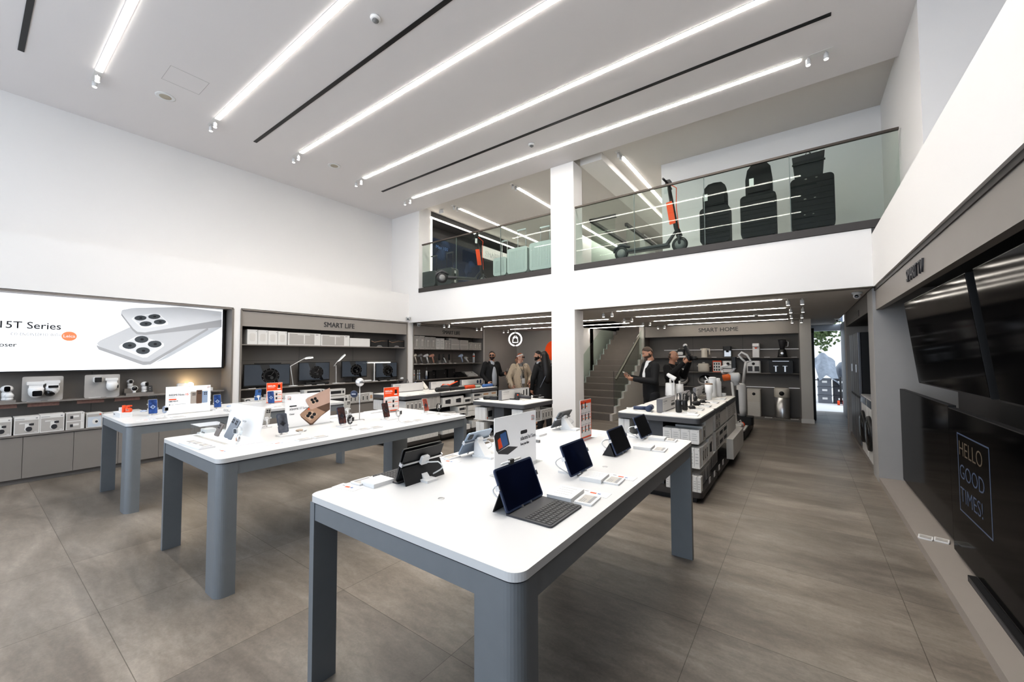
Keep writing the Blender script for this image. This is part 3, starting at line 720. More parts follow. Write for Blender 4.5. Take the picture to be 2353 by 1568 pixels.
# ---------------------------------------------------------------- phones, watches and their stands
def lens4(m, T, c, s, r, mi):
    for a in (-1, 1):
        for b in (-1, 1):
            m.T = T; m.lathe([(r, 0), (r, .0016), (r * .7, .0018)], (c[0] + a * s, 0, c[1] + b * s), n=12, mi=mi, axis='y')
def smartphone(loc, rz, label, screen=SCR_P, body=NAVY, tilt=18, w=.075, h=.158, lift=.03, group='display phones'):
    t = thing('smartphone', label, 'phone', loc, rz, group)
    T = Matrix.Translation((0, 0, lift)) @ Matrix.Rotation(R(-tilt), 4, 'X')
    MB(T).rbox(-w / 2, w / 2, 0, .008, 0, h, .011, 'y', 5).obj('body', body, t)
    m = MB(T).rbox(-w / 2 + .003, w / 2 - .003, -.0006, .0002, .004, h - .004, .009, 'y', 4)
    m.prism([(0, h * .32), (.026, h * .47), (0, h * .62), (-.026, h * .47)], -.0010, -.0006, 'y', 1)
    for a, b in ((-.007, 0), (.007, 0), (0, .01), (0, -.01)): m.disc((a, -.0012, h * .47 + b), .0052, 'y', 2)
    m.obj('screen', [screen, mat('screen_motif', (.20, .27, .42), .2, var=.1, emit=(.2, .27, .42), es=.5) if screen is SCR_P else mat('screen_motif_dark', (.03, .03, .04), .2, var=.1), GLOSS], t)
    m = MB(T); c = (w * -.18, h - .03)
    m.rbox(c[0] - .02, c[0] + .02, .008, .0095, c[1] - .02, c[1] + .02, .008, 'y', 4, 0)
    T2_ = T @ Matrix.Translation((0, .0095, 0)); lens4(m, T2_, c, .0095, .0075, 1)
    m.obj('camera_module', [body, GLOSS], t)
    return t
def phone_stand(loc, rz, label, w=.088, tilt=18, lift=.03, pad=True, group='phone security stands'):
    t = thing('phone_stand', label, 'stand', loc, rz, group)
    m = MB().rbox(-.045, .13, -.05, .06, 0, .012, .008) if pad else MB().rbox(-.04, .04, .0, .07, 0, .01, .008)
    m.obj('base', WHITE, t)
    T = Matrix.Translation((0, 0, lift)) @ Matrix.Rotation(R(-tilt), 4, 'X')
    m = MB(T).rbox(-.018, .018, .0115, .026, .045, .08, .006, 'y').box(-w / 2 - .006, w / 2 + .006, .0085, .0115, .058, .064)
    for sx in (-1, 1): m.box(sx * (w / 2 + .004) - .0025, sx * (w / 2 + .004) + .0025, -.003, .0115, .055, .068)
    m.T = Matrix(); m.tube([(0, .045, .01), (0, .05, .05), T @ Vector((0, .022, .06))], .0075, 8)
    m.obj('clamp_arm', WHITE, t)
    MB().tube([(0, .055, .02), (.02, .075, .03), (.045, .065, .018), (.06, .05, .014)], .004, 6).obj('cable', WHITE, t)
    return t
def watch(loc, rz, label, strap=BLACK, case=SILV, group='display smart watches'):
    t = thing('smart_watch', label, 'watch', loc, rz, group)
    m = MB().rbox(-.019, .019, -.028, -.018, .075, .117, .008, 'y', 4, 0).rbox(-.016, .016, -.0286, -.028, .078, .114, .006, 'y', 4, 1)
    m.obj('case', [case, GLOSS], t)
    pts = [(0, -.02, .117)] + [(0, .005 + .027 * math.sin(a), .09 + .042 * math.cos(a)) for a in [PI * k / 8 for k in range(-1, 10)]] + [(0, -.02, .075)]
    m = MB()
    for (x0, y0, z0), (x1, y1, z1) in zip(pts, pts[1:]):
        m.add([(-.011, y0, z0), (.011, y0, z0), (.011, y1, z1), (-.011, y1, z1)], [(0, 1, 2, 3)])
        m.add([(-.011, y0 * .9, (z0 - .09) * .9 + .09), (.011, y0 * .9, (z0 - .09) * .9 + .09), (.011, y1 * .9, (z1 - .09) * .9 + .09), (-.011, y1 * .9, (z1 - .09) * .9 + .09)], [(3, 2, 1, 0)])
    m.obj('strap', strap, t)
    m = MB().cyl((0, 0, 0), (0, 0, .06), .005).lathe([(.018, 0), (.018, .004), (.006, .006)], n=14).tube([(0, 0, .055), (0, .02, .062), (0, .025, .075)], .009, 8)
    m.obj('post', ACRYL if strap is not WHITE else WHITE, t)
    return t
def earbud_case(loc, rz, label, mt, group='earbud cases'):
    t = thing('earbud_case', label, 'earbuds', loc, rz, group)
    MB(Matrix.Translation((0, 0, .014 + .0))).ball((0, 0, 0), .034, .026, .013).obj('case', mt, t)
    MB().tube([(-.02, -.03, .006), (0, -.045, .006), (.03, -.04, .008), (.05, -.02, .008)], .006, 8).ball((.056, -.015, .011), .009).obj('earbud', WHITE, t)
    return t
def tray(loc, rz, label, w=.11, d=.23, group='white product trays'):
    t = thing('display_tray', label, 'tray', loc, rz, group)
    MB().rbox(-w / 2, w / 2, -d / 2, d / 2, 0, .012, .006).obj('plate', WHITE, t)
    return t
BEI = mat('beige_plastic', (.42, .33, .26), .4, var=.03)
LBL = mat('pale_blue_plastic', (.42, .50, .66), .35, var=.03)
GRP = mat('stone_grey_phone', (.40, .385, .36), .35, var=.03)
FX, BX = R(90), R(-90)
# middle table, right side
stn = [(1.70, SCR_G, 'grey-screened phone standing at the front of the middle table, right of the promotional stand', NAVY), (2.265, SCR_R, 'red and black screened phone right of the bronze phone board', NAVY), (2.79, SCR_R, 'dark phone in front of the orange board on the middle table', BLACK), (3.37, SCR_B, 'brown-screened phone at the far end of the middle table', GRP)]
nmz = ['front', 'second', 'third', 'farthest']
for i, (y, sc, lb, bd) in enumerate(stn):
    x = -3.735
    smartphone((x, y, TZ), FX, lb, sc, bd, lift=.032, w=.085 if i == 0 else .078, h=.17 if i < 2 else .16)
    phone_stand((x, y, TZ), FX, 'white phone stand of the %s right-hand phone on the middle table' % nmz[i], lift=.032, w=.085)
    price_label((-3.43, y + .02, TZ), R(90 + 5), 'electronic price label before the %s right-hand phone of the middle table, left one' % nmz[i], .12, .075)
    price_label((-3.42, y + .155, TZ), R(90 + 5), 'electronic price label before the %s right-hand phone of the middle table, right one' % nmz[i], .12, .075)
leaflet((-3.46, 1.53, TZ), R(70), 'white leaflet with orange print before the front phone of the middle table')
earbud_case((-3.83, 1.88, TZ), FX, 'beige earbud case lying right of the front phone of the middle table', BEI)
watch((-3.56, 2.235, TZ), FX + .3, 'black-strapped square watch right of the red-screened phone')
watch((-3.72, 2.33, TZ), FX - .5, 'silver watch turned away behind the red-screened phone', MIDG)
watch((-3.55, 2.80, TZ), FX + .3, 'white-strapped watch before the orange board', WHITE)
watch((-3.58, 3.42, TZ), FX + .2, 'black-strapped round watch beside the brown-screened phone', BLACK)
# middle table, left side: backs of phones
smartphone((-4.36, 1.80, TZ), BX, 'stone grey phone seen from behind, left of the bronze phone board', SCR_K, GRP, lift=.03, w=.08, h=.165, tilt=12)
phone_stand((-4.36, 1.80, TZ), BX, 'white phone stand behind the stone grey phone by the bronze phone board', lift=.03, tilt=12, pad=False)
smartphone((-4.34, 2.66, TZ), BX, 'pale grey phone seen from behind near the globe stand', SCR_K, GRP, lift=.03, w=.08, h=.165, tilt=12)
phone_stand((-4.34, 2.66, TZ), BX, 'white phone stand behind the pale grey phone near the globe stand', lift=.03, tilt=12, pad=False)
tray((-4.39, 3.1, TZ), 0, 'thin white tray on the middle table left edge near the orange board', .16, .24)
tray((-4.42, 2.56, TZ), 0, 'thin white tray on the middle table left edge before the globe stand', .16, .24)
# globe stand: metal ball on a pole with a navy puck
t = thing('globe_stand', 'silver globe on a thin pole with a dark round puck, on the middle table', 'stand', (-3.97, 2.60, TZ))
MB().lathe([(.055, 0), (.055, .004), (.008, .006)], n=24).cyl((0, 0, .004), (0, 0, .375), .005).obj('pole', SILV, t)
MB().ball((0, 0, .42), .047, n=20, m=12).obj('globe', SILV, t)
MB(Matrix.Translation((-.045, -.04, .29)) @ Matrix.Rotation(R(40), 4, 'Z')).lathe([(.036, -.012), (.04, 0), (.036, .012)], n=20, axis='y').box(-.022, .022, -.0135, -.0125, -.003, .003, 1).obj('puck', [NAVY, SILV], t)
# promotional display at the front corner of the middle table
PR = W(505, 1015, z=TZ)
t = thing('promotion_stand', 'bright white stepped promotional stand at the front corner of the middle table', 'display stand', (-4.06, 1.22, TZ), R(2))
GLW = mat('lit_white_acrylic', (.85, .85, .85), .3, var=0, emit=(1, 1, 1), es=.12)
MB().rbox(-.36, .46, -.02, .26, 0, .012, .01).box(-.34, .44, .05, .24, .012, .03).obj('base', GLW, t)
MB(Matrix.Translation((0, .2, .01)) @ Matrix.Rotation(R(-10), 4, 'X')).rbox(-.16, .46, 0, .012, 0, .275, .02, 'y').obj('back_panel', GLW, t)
text('XIAOMI 15T', .03, INKG, t, (-.13, .172, .22), (R(80), 0, 0), ext=.0002)
text('Starlight', .022, INKG, t, (.28, .160, .165), (R(80), 0, 0), ext=.0002)
MB().box(-.30, .36, .005, .035, .012, .0135).obj('spec_strip', EINK, t)
def lean(nm, loc, w, h, ang, roll, label, body, cat='phone', group='phones on the promotional stand'):
    q = thing(nm, label, cat, loc, R(2), group)
    T = Matrix.Rotation(R(-ang), 4, 'X') @ Matrix.Rotation(R(roll), 4, 'Y')
    MB(T).rbox(-w / 2, w / 2, 0, .008, 0, h, .011, 'y', 5).obj('body', body, q)
    m = MB(T).rbox(-w / 2 + .006, -w / 2 + .046, -.002, 0, h - .05, h - .008, .008, 'y', 4, 0)
    m2 = T @ Matrix.Translation((0, -.002, 0)) @ Matrix.Rotation(PI, 4, 'X') @ Matrix.Scale(1, 4)
    for a in (-1, 1):
        for b in (-1, 1): m.lathe([(.0075, -.002), (.0075, -.0035), (.005, -.004)], (-w / 2 + .026 + a * .0095, 0, h - .029 + b * .0095), n=12, mi=1, axis='y')
    m.obj('camera_module', [body, GLOSS], q)
    return q
BRW = mat('mocha_phone', (.17, .145, .13), .35, metal=.3, var=.05); GRY = mat('steel_blue_phone', (.20, .22, .25), .3, metal=.4, var=.05)
lean('smartphone', (-4.06, 1.29, TZ + .03), .085, .11, 22, 6, 'short mocha phone leaning at the left on the promotional stand', BRW)
lean('smartphone', (-3.91, 1.31, TZ + .03), .075, .175, 20, 14, 'grey phone with copper edge leaning in the middle of the promotional stand', GRY)
lean('smartphone', (-3.81, 1.30, TZ + .03), .075, .17, 20, 14, 'steel blue phone leaning at the right of the promotional stand', GRY)
watch((-3.70, 1.33, TZ + .012), R(20), 'watch with a clear strap on the promotional stand', ACRYL)
t = thing('earbud_case', 'silver egg-shaped earbud case on the promotional stand', 'earbuds', (-3.61, 1.30, TZ + .03))
MB().ball((0, 0, .03), .02, .015, .028).obj('case', SILV, t); MB().rbox(-.008, .008, -.0165, -.013, .01, .04, .006, 'y').obj('window', PINKB, t)
tray((-3.90, 1.115, TZ), R(90 + 3), 'flat white tray of price labels at the front edge of the middle table', .11, .40)
for k in range(3): price_label((-4.02 + .125 * k, 1.115 + .006 * k, TZ + .012), R(3), 'electronic price label in the front tray, ' + nth(k, 3), .10, .075)
leaflet((-3.52, 1.165, TZ), R(15), 'white leaflet with orange print by the rounded front corner of the middle table', .16, .09)
# acrylic box with cameras behind it and dark carton
t = thing('acrylic_box', 'clear acrylic box at the left of the promotional stand', 'box', (-4.36, 1.33, TZ))
for b in ((-.12, .12, -.1, -.096, 0, .095), (-.12, .12, .096, .1, 0, .095), (-.12, -.116, -.096, .096, 0, .095), (.116, .12, -.096, .096, 0, .095), (-.12, .12, -.1, .1, .095, .099)): MB().box(*b).obj('wall', ACRYL, t)
t = thing('headset', 'white gadget with a black visor inside the clear acrylic box', 'gadget', (-4.34, 1.32, TZ))
MB().rbox(-.06, .06, -.04, .05, 0, .06, .02).obj('housing', WHITE, t); MB().rbox(-.01, .055, -.044, -.04, .012, .04, .008, 'y').obj('visor', GLOSS, t)
t = thing('carton', 'slim black carton with silver print standing behind the acrylic box', 'box', (-4.30, 1.55, TZ), R(4))
MB().box(-.06, .06, 0, .03, 0, .215).obj('box', mat('dark_carton', (.06, .06, .065), .35, var=.1), t)
MB().box(-.045, .02, -.0006, 0, .19, .198).box(-.03, .03, -.0006, 0, .15, .158).box(.05, .056, -.0006, 0, .16, .19).obj('print', INKW, t)
# table by the left wall
t = thing('number_block', 'white plinth with an orange number on the table by the left wall', 'display block', (-6.55, 1.145, TZ), R(2))
MB().rbox(-.16, .13, -.05, .06, 0, .055, .006).obj('plinth', WHITE, t)
MB().rbox(-.13, .02, -.01, .03, .055, .10, .004).obj('step', WHITE, t)
o = text('15', .115, ORANGE, t, (.045, .02, .055), FACE_X, 'LEFT', .016, .003, 'number'); o.rotation_euler = (R(90), 0, R(40)); o.location = (.025, -.02, .055)
text('REDMI', .022, INKG, t, (-.14, -.0508, .02), FACE_Y, ext=.0003, bold=.0004)
smartphone((-6.27, 1.36, TZ), FX, 'phone with a blue diamond screen at the front of the table by the left wall', SCR_P, GRP, lift=.03, w=.085, h=.175, tilt=12)
phone_stand((-6.27, 1.36, TZ), FX, 'white phone stand at the front of the table by the left wall', lift=.03, w=.085, tilt=12)
smartphone((-6.95, 1.49, TZ), BX, 'black phone seen from behind at the front left of the table by the wall', SCR_K, BLACK, lift=.03, w=.085, h=.175, tilt=12)
phone_stand((-6.95, 1.49, TZ), BX, 'white stand behind the black phone of the table by the wall', lift=.03, tilt=12, pad=False)
earbud_case((-6.55, 1.33, TZ + .03), FX, 'pale blue earbud case raised beside the orange number', LBL)
watch((-6.06, 1.42, TZ), FX + .3, 'pale blue strapped watch right of the blue diamond phone', LBL)
price_label((-5.93, 1.36, TZ), R(94), 'electronic price label before the front phone of the table by the wall, left one', .13, .085)
price_label((-5.93, 1.51, TZ), R(94), 'electronic price label before the front phone of the table by the wall, right one', .13, .085)
leaflet((-5.98, 1.24, TZ), R(80), 'white leaflet with orange print on the front corner of the table by the wall')
smartphone((-6.33, 2.03, TZ), FX, 'phone with a blue diamond screen right of the three-phone board', SCR_P, GRP, lift=.03, w=.085, h=.175, tilt=12)
phone_stand((-6.33, 2.03, TZ), FX, 'white phone stand right of the three-phone board', lift=.03, w=.085, tilt=12)
smartphone((-6.86, 2.06, TZ), BX, 'beige phone seen from behind, right behind the three-phone board', SCR_K, GRP, lift=.03, w=.085, h=.175, tilt=12)
phone_stand((-6.86, 2.06, TZ), BX, 'white stand behind the beige phone by the three-phone board', lift=.03, tilt=12, pad=False)
earbud_case((-6.15, 2.10, TZ + .04), FX, 'pale blue earbud case right of the three-phone board', LBL)
price_label((-5.93, 2.06, TZ), R(94), 'electronic price label on the table by the wall, behind the bronze board', .13, .085)
smartphone((-6.92, 2.74, TZ), BX, 'blue phone seen from behind on the table by the left wall', SCR_K, BLUE, lift=.03, w=.085, h=.17, tilt=12)
phone_stand((-6.92, 2.74, TZ), BX, 'white stand behind the blue phone', lift=.03, tilt=12, pad=False)
smartphone((-6.265, 2.67, TZ), FX, 'phone with a blue diamond screen in front of the orange board by the wall', SCR_P, NAVY, lift=.03, w=.085, h=.175, tilt=12)
phone_stand((-6.265, 2.67, TZ), FX, 'white phone stand in front of the orange board by the wall', lift=.03, w=.085, tilt=12)
watch((-6.08, 2.78, TZ), FX + .3, 'white-strapped watch before the orange board by the wall', WHITE)
price_label((-5.97, 2.62, TZ), R(94), 'electronic price label before the orange board by the wall, left one', .13, .085)
price_label((-5.96, 2.77, TZ), R(94), 'electronic price label before the orange board by the wall, right one', .13, .085)
earbud_case((-6.95, 2.62, TZ + .02), FX, 'black earbud case beside the blue phone', BLACK)
tray((-6.90, 2.60, TZ), 0, 'thin white tray beside the blue phone on the left table edge', .14, .2)
# ---------------------------------------------------------------- the niches along the left wall
XB = -8.74
def span(px0, px1, ptop, pbot, x):
    """Where an upright thing in the plane x stands: centre y, bottom z, width, height."""
    a = W(px0, pbot, x=x); b = W(px1, pbot, x=x); c = W((px0 + px1) / 2, ptop, x=x); d = W((px0 + px1) / 2, pbot, x=x)
    return (a.y + b.y) / 2, d.z, b.y - a.y, c.z - d.z
def spanx(px0, px1, ptop, pbot, y):
    a = W(px0, pbot, y=y); b = W(px1, pbot, y=y); c = W((px0 + px1) / 2, ptop, y=y); d = W((px0 + px1) / 2, pbot, y=y)
    return (a.x + b.x) / 2, d.z, b.x - a.x, c.z - d.z

def retail_box(label, loc, rz, w, d, h, kind='plain', group=None, name='carton', body=None):
    """Carton with its printed front on local -y; origin at the bottom centre of the front."""
    m = MB().box(-w / 2, w / 2, 0, d, 0, h, 0)
    e = -.0012
    def rect(a, b, c, g, mi, k=1): m.add([(w * a, e * k, h * c), (w * b, e * k, h * c), (w * b, e * k, h * g), (w * a, e * k, h * g)], [(0, 1, 2, 3)], mi)
    def oval(a, b, r, q, mi, k=2): m.disc((w * a, e * k, h * b), r, 'y', mi, 14, q)
    s = min(w, h)
    if kind in ('cam', 'cam2', 'camw', 'slot', 'bars', 'dryer', 'lamp', 'grey'): rect(-.46, .46 if kind != 'lamp' else .30, .05, .80 if kind in ('cam',) else .94, 1)
    if kind != 'plain': rect(.34, .42, .86, .92, 4, 2)
    if kind == 'cam': rect(-.30, .05, .60, .66, 0, 2); rect(-.08, .14, .28, .62, 0, 2); oval(.03, .3, s * .13, s * .16, 0, 3); rect(.08, .27, .48, .6, 2, 4); oval(.08, .28, s * .13, s * .15, 2, 4); rect(-.46, -.1, .86, .885, 3, 2); rect(.3, .42, .09, .12, 0, 2)
    if kind == 'camw': rect(-.42, .42, .05, .75, 5, 2); oval(.05, .42, s * .2, s * .24, 0, 4); oval(.12, .4, s * .09, s * .10, 2, 5); rect(.3, .4, .87, .94, 6, 3)
    if kind == 'cam2': rect(-.28, -.12, .3, .62, 2, 2); rect(-.12, .2, .45, .7, 0, 2); rect(.3, .46, .05, .94, 0, 2)
    if kind == 'pod': m.prism(rrect(-w * .28, w * .28, h * .2, h * .75, w * .2, 4), e * 1.5, e, 'y', 7); 
    if kind == 'lamp': rect(-.03, .0, .12, .84, 0, 2); rect(-.22, .16, .84, .89, 0, 2)
    if kind == 'dryer': rect(-.06, .06, .2, .62, 0, 2); rect(-.26, .22, .6, .74, 0, 3); rect(-.26, -.16, .6, .74, 3, 4)
    if kind == 'slot': rect(-.26, .26, .12, .80, 7, 2); rect(-.13, .13, .2, .68, 2, 3)
    if kind == 'bar': rect(-.36, .30, .28, .72, 2, 2); rect(.36, .44, .3, .7, 2, 2)
    if kind == 'speaker': m.prism([(-w * .26, h * .3), (w * .22, h * .22), (w * .24, h * .7), (w * .16, h * .78), (-w * .26, h * .7)], e * 1.5, e, 'y', 2)
    if kind == 'bars': rect(-.30, -.05, .15, .8, 3, 2); rect(.05, .30, .15, .8, 3, 2)
    if kind == 'black': rect(-.3, .3, .2, .72, 2, 2); rect(-.45, -.34, .1, .2, 6, 2)
    if kind == 'ring': oval(0, .5, w * .26, h * .28, 2, 2); oval(0, .5, w * .17, h * .2, 7, 3)
    if kind == 'tan': rect(-.3, .3, .3, .7, 8, 2)
    if kind == 'lines':
        for k in range(4): rect(-.3, .3 - .1 * (k % 2), .2 + .16 * k, .225 + .16 * k, 3, 2)
    o = m.obj(name, [body or CARD, CARDG, INK, INKG, INKG, mat('print_pale_blue', (.55, .6, .66), .6, var=.05), ORANGE, CARDP, mat('print_tan', (.55, .35, .22), .6, var=.05)], None, (loc[0], loc[1], loc[2] + .0012), rz)
    return tag(o, label, 'box', group)

def niche(y0, y1, sign=None, sign_y=None, shelves=(), label='', soff=False, x0=XL, zt=2.55, left=True):
    t = thing('display_niche', label, 'shelving', (0, 0, 0), 0, 'built-in display niches')
    MB().box(XB - .03, XB, y0, y1, 0, zt - .04).obj('back_panel', LAM, t)
    seam = MB()
    for k in range(1, 3): seam.box(XB, XB + .0015, y0 + (y1 - y0) * k / 3 - .002, y0 + (y1 - y0) * k / 3 + .002, .7, zt - .05)
    seam.box(XB, XB + .0015, y0, y1, 1.578, 1.582).obj('panel_joint', LAMH, t)
    for yy in ((y0 - .0, y0 + .018), (y1 - .018, y1)):
        MB().box(XB, XL + .002, yy[0], yy[1], 0, zt - .02).obj('side_panel', LAM, t)
    MB().box(XB, XL + .004, y0, y1, zt - .03, zt - .012).obj('top_panel', TRIM, t)
    MB().box(XL + .004, XL + .014, y0 - .012, y0 + .018, 0, zt - .02).box(XL + .004, XL + .014, y1 - .018, y1 + .012, 0, zt - .02).box(XL + .004, XL + .014, y0, y1, zt - .035, zt - .008).obj('frame_trim', TRIM, t)
    if sign:
        s = MB().box(XL - .03, XL - .008, y0 + .018, y1 - .018, 2.225, zt - .045).obj('fascia', mat('fascia_laminate', (.30, .275, .255), .5, var=.03), t)
        text(sign, .155, DARK, s, (XL - .006, sign_y, 2.298), FACE_X, ext=.008, bold=0, sx=.92)
    return t
niche(-2.2, 2.862, label='grey niche with the large lit phone picture at the left')
niche(2.99, 6.795, 'SMART LIFE', 4.56, label='grey niche lettered smart life between two white piers')
niche(6.995, 9.86, 'SMART LIFE', W(1017, 769, x=XL).y, label='smaller grey niche lettered smart life under the mezzanine', zt=2.535)
def shelf(y0, y1, z, x1, label, th=.02):
    return tag(MB().box(XB + .003, x1, y0, y1, z - th, z).obj('display_shelf', LAM), label, 'shelf', 'niche shelves')
ZSH = 1.06
shelf(-2.1, 2.80, ZSH, -8.45, 'thin grey shelf under the lit phone picture')
Z2T = W(750, 795, x=-8.32).z; Z2D = 1.055
shelf(3.01, 6.77, Z2T, -8.33, 'high shelf of white cartons in the first smart life niche')
shelf(3.01, 6.77, Z2D, -8.40, 'desk-height shelf of monitors in the first smart life niche')
Z3 = [W(1028, 803, x=-8.33).z, W(1028, 835.5, x=-8.36).z, W(1028, 869.5, x=-8.36).z]
for z, lb in zip(Z3, ('top shelf of cartons in the far smart life niche', 'middle shelf of hair dryers in the far smart life niche', 'bottom shelf of toothbrushes and scales in the far smart life niche')): shelf(7.015, 9.84, z, -8.33, lb)
# base cabinets
ZCB = .64
def base_cabinet(y0, y1, label, z1=ZCB, group='base cabinets'):
    t = thing('base_cabinet', label, 'cabinet', (0, y0, 0), 0, group)
    w = y1 - y0
    MB().box(XB + .002, -8.345, 0, w, .07, z1 - .022).obj('carcass', LAMD, t)
    MB().box(-8.345, -8.318, .002, w - .002, .07, z1 - .03).obj('door', LAM, t)
    MB().box(XB + .002, -8.37, 0, w, 0, .068).obj('kickboard', LAMD, t)
ys = [-1.3, -.4, .507, .97, 1.425, 1.89, 2.36, 2.84]
ys = [-1.29, -.39, .06, .507, .962, 1.417, 1.882, 2.34, 2.84]
for i, (a, b) in enumerate(zip(ys, ys[1:])): base_cabinet(a, b, 'grey handleless base cabinet under the lit picture, ' + nth(i, 8))
tag(MB().box(XB + .002, -8.30, -1.29, 2.84, ZCB - .02, ZCB).obj('cabinet_top', LAMD), 'thin dark top over the base cabinets under the lit picture', 'countertop')
ys2 = [3.01 + k * .94 for k in range(5)]
for i, (a, b) in enumerate(zip(ys2, ys2[1:])): base_cabinet(a, b, 'grey base cabinet in the first smart life niche, ' + nth(i, 4), .60)
tag(MB().box(XB + .002, -8.30, 3.01, 6.77, .58, .60).obj('cabinet_top', LAMD), 'thin dark top over the cabinets in the first smart life niche', 'countertop')
ys3 = [7.015 + k * .94 for k in range(4)]
for i, (a, b) in enumerate(zip(ys3, ys3[1:])): base_cabinet(a, b, 'grey base cabinet in the far smart life niche, ' + nth(i, 3), .60)
# ---------------------------------------------------------------- lit picture
XP = -8.52
p = W(512, 712, x=XP); q = W(512, 844, x=XP)
t = thing('light_box', 'wide lit picture of two silver phones on the left wall', 'light box', (XP, 0, 0))
def lit(n, c, s=.78): return mat('lit_print_' + n, c, .5, var=.02, emit=c, es=s)
LW = lit('white', (.86, .88, .92), .8)
MB().box(-.10, -.004, -1.9, p.y + .035, q.z - .02, 2.518).obj('frame', BLACK, t)
o = MB().box(-.004, 0, -1.9, p.y, q.z, p.z).obj('picture', LW, t)
P0 = Vector((XP, 0, 0))
m = MB()
def A(x, y): return (x / 3.137, 640 + y / 3.137)
def art(pts, mi, off): px_shape(m, [A(*c) for c in pts], XP, mi, off, P0)
def ell(cx, cy, rx, ry, rot=0, n=18): return [(cx + rx * math.cos(2 * PI * k / n) * math.cos(rot) - ry * math.sin(2 * PI * k / n) * math.sin(rot), cy + rx * math.cos(2 * PI * k / n) * math.sin(rot) + ry * math.sin(2 * PI * k / n) * math.cos(rot)) for k in range(n)]
art([(1110, 612), (1500, 360), (1598, 340), (1598, 352), (1480, 420), (1205, 575)], 5, .0008)
art([(697, 470), (720, 448), (935, 352), (1180, 345), (1598, 318), (1598, 345), (1480, 372), (1080, 600), (1030, 600), (715, 492)], 2, .001)
art([(697, 478), (715, 492), (1030, 600), (1080, 600), (1500, 355), (1500, 372), (1085, 622), (1030, 626), (712, 514), (698, 494)], 3, .0012)
art([(858, 490), (870, 478), (985, 416), (1010, 414), (1180, 468), (1182, 488), (1060, 570), (1030, 572), (862, 505)], 4, .0014)
art([(868, 490), (985, 424), (1010, 420), (1172, 474), (1052, 552), (1030, 552)], 1, .0016)
for c in ((932, 484), (1020, 440), (1115, 474), (1030, 522)): art(ell(c[0], c[1], 50, 25, -.02), 6, .0018); art(ell(c[0] + 4, c[1], 13, 8), 7, .002)
art([(872, 245), (880, 228), (955, 214), (1300, 206), (1598, 240), (1598, 300), (1040, 392), (985, 385), (960, 365), (874, 262)], 1, .0022)
art([(872, 250), (874, 268), (955, 375), (985, 402), (1050, 408), (1598, 350), (1598, 298), (1045, 390), (990, 386), (960, 362)], 3, .0024)
art([(948, 292), (960, 280), (1080, 256), (1150, 258), (1212, 318), (1210, 334), (1060, 358), (1020, 358)], 4, .0026)
art([(958, 290), (1080, 262), (1146, 264), (1205, 318), (1060, 346), (1022, 346)], 1, .0028)
for c in ((1012, 286), (1112, 276), (1050, 328), (1152, 314)): art(ell(c[0], c[1], 44, 18, -.03), 6, .003); art(ell(c[0] + 3, c[1], 11, 6), 7, .0032)
m.obj('printed_phones', [LW, lit('silver', (.55, .56, .58), .5), lit('silver_low', (.47, .48, .50), .45), lit('edge', (.33, .335, .35), .4), lit('bezel', (.66, .67, .69), .6), lit('shade', (.42, .44, .47), .45), lit('lens', (.07, .08, .09), .15), lit('lens_core', (.02, .02, .025), .05)], t)
INKL = mat('lit_ink', (.02, .022, .025), .6, var=0)
def PT(px0, px1, pyb, cap, body, mt, bold=0., sp=1.):
    a = W(px0, pyb, x=XP); b = W(px1, pyb, x=XP); h = W((px0 + px1) / 2, pyb - cap, x=XP).z - W((px0 + px1) / 2, pyb, x=XP).z
    text(body, h / .72, mt, t, (.002, b.y, b.z), FACE_X, 'RIGHT', .0004, bold, sp=sp, fit=b.y - a.y)
PT(1, 141, 758, 16, '15T Series', INKL, .001); PT(-120, -16, 750, 16, 'Xiaomi', INKL, .001)
PT(25, 141, 773.5, 6.5, 'CO-ENGINEERED WITH', mat('lit_ink_grey', (.22, .22, .23), .6, var=0), 0, 1.2)
PT(-24, 38, 797, 10, 'Closer', INKL, .0008)
a = W(159, 773, x=XP); MB().disc((.002, a.y, a.z), .075, 'x', 0, 28, .067).obj('round_emblem', lit('emblem', (.80, .20, .09), .6), t)
o = text('Leica', .058, INKW, t, (.003, a.y, a.z - .018), FACE_X, 'CENTER', .0004, .001); o.rotation_euler = FACE_X
a = W(505, 727, x=XP); text('XIAOMI', .04, INKW, t, (.004, a.y, a.z), FACE_X, 'RIGHT', .0003)
# ---------------------------------------------------------------- things on the shelf under the picture
def on_shelf(px0, px1, x=-8.55): 
    a = W(px0, 905, x=x); b = W(px1, 905, x=x); return (a.y + b.y) / 2, b.y - a.y
def indoor_cam(loc, rz, label, s=1., group='white indoor cameras'):
    t = thing('indoor_camera', label, 'security camera', loc, rz, group)
    MB().lathe([(.036 * s, 0), (.036 * s, .02 * s), (.03 * s, .024 * s), (.034 * s, .03 * s), (.036 * s, .075 * s), (.03 * s, .085 * s)], n=18).obj('body', WHITE, t)
    h = MB().ball((0, 0, .115 * s), .045 * s, .042 * s, .038 * s).obj('head', WHITE, t)
    MB().rbox(-.02 * s, .02 * s, -.044 * s, -.034 * s, .09 * s, .142 * s, .012 * s, 'y').obj('lens_panel', GLOSS, h)
    return t
y, w = on_shelf(-6, 36); tag(MB().box(-8.6, -8.47, y - w / 2, y + w / 2, ZSH, ZSH + .03).obj('riser', LAM), 'low grey riser at the far left of the shelf under the picture', 'riser')
y, w = on_shelf(3, 28); indoor_cam((-8.55, y, ZSH + .03), FX, 'white robot-like indoor camera at the far left of the shelf', 1.3)
y, w = on_shelf(10, 33, -8.50); t = thing('indoor_camera', 'round white indoor camera turned away at the far left of the shelf', 'security camera', (-8.505, y, ZSH + .03), FX, 'white indoor cameras'); MB().lathe([(.035, 0), (.035, .03), (.02, .035)], n=16).obj('base', WHITE, t); MB().ball((0, 0, .06), .042).obj('head', WHITE, t)
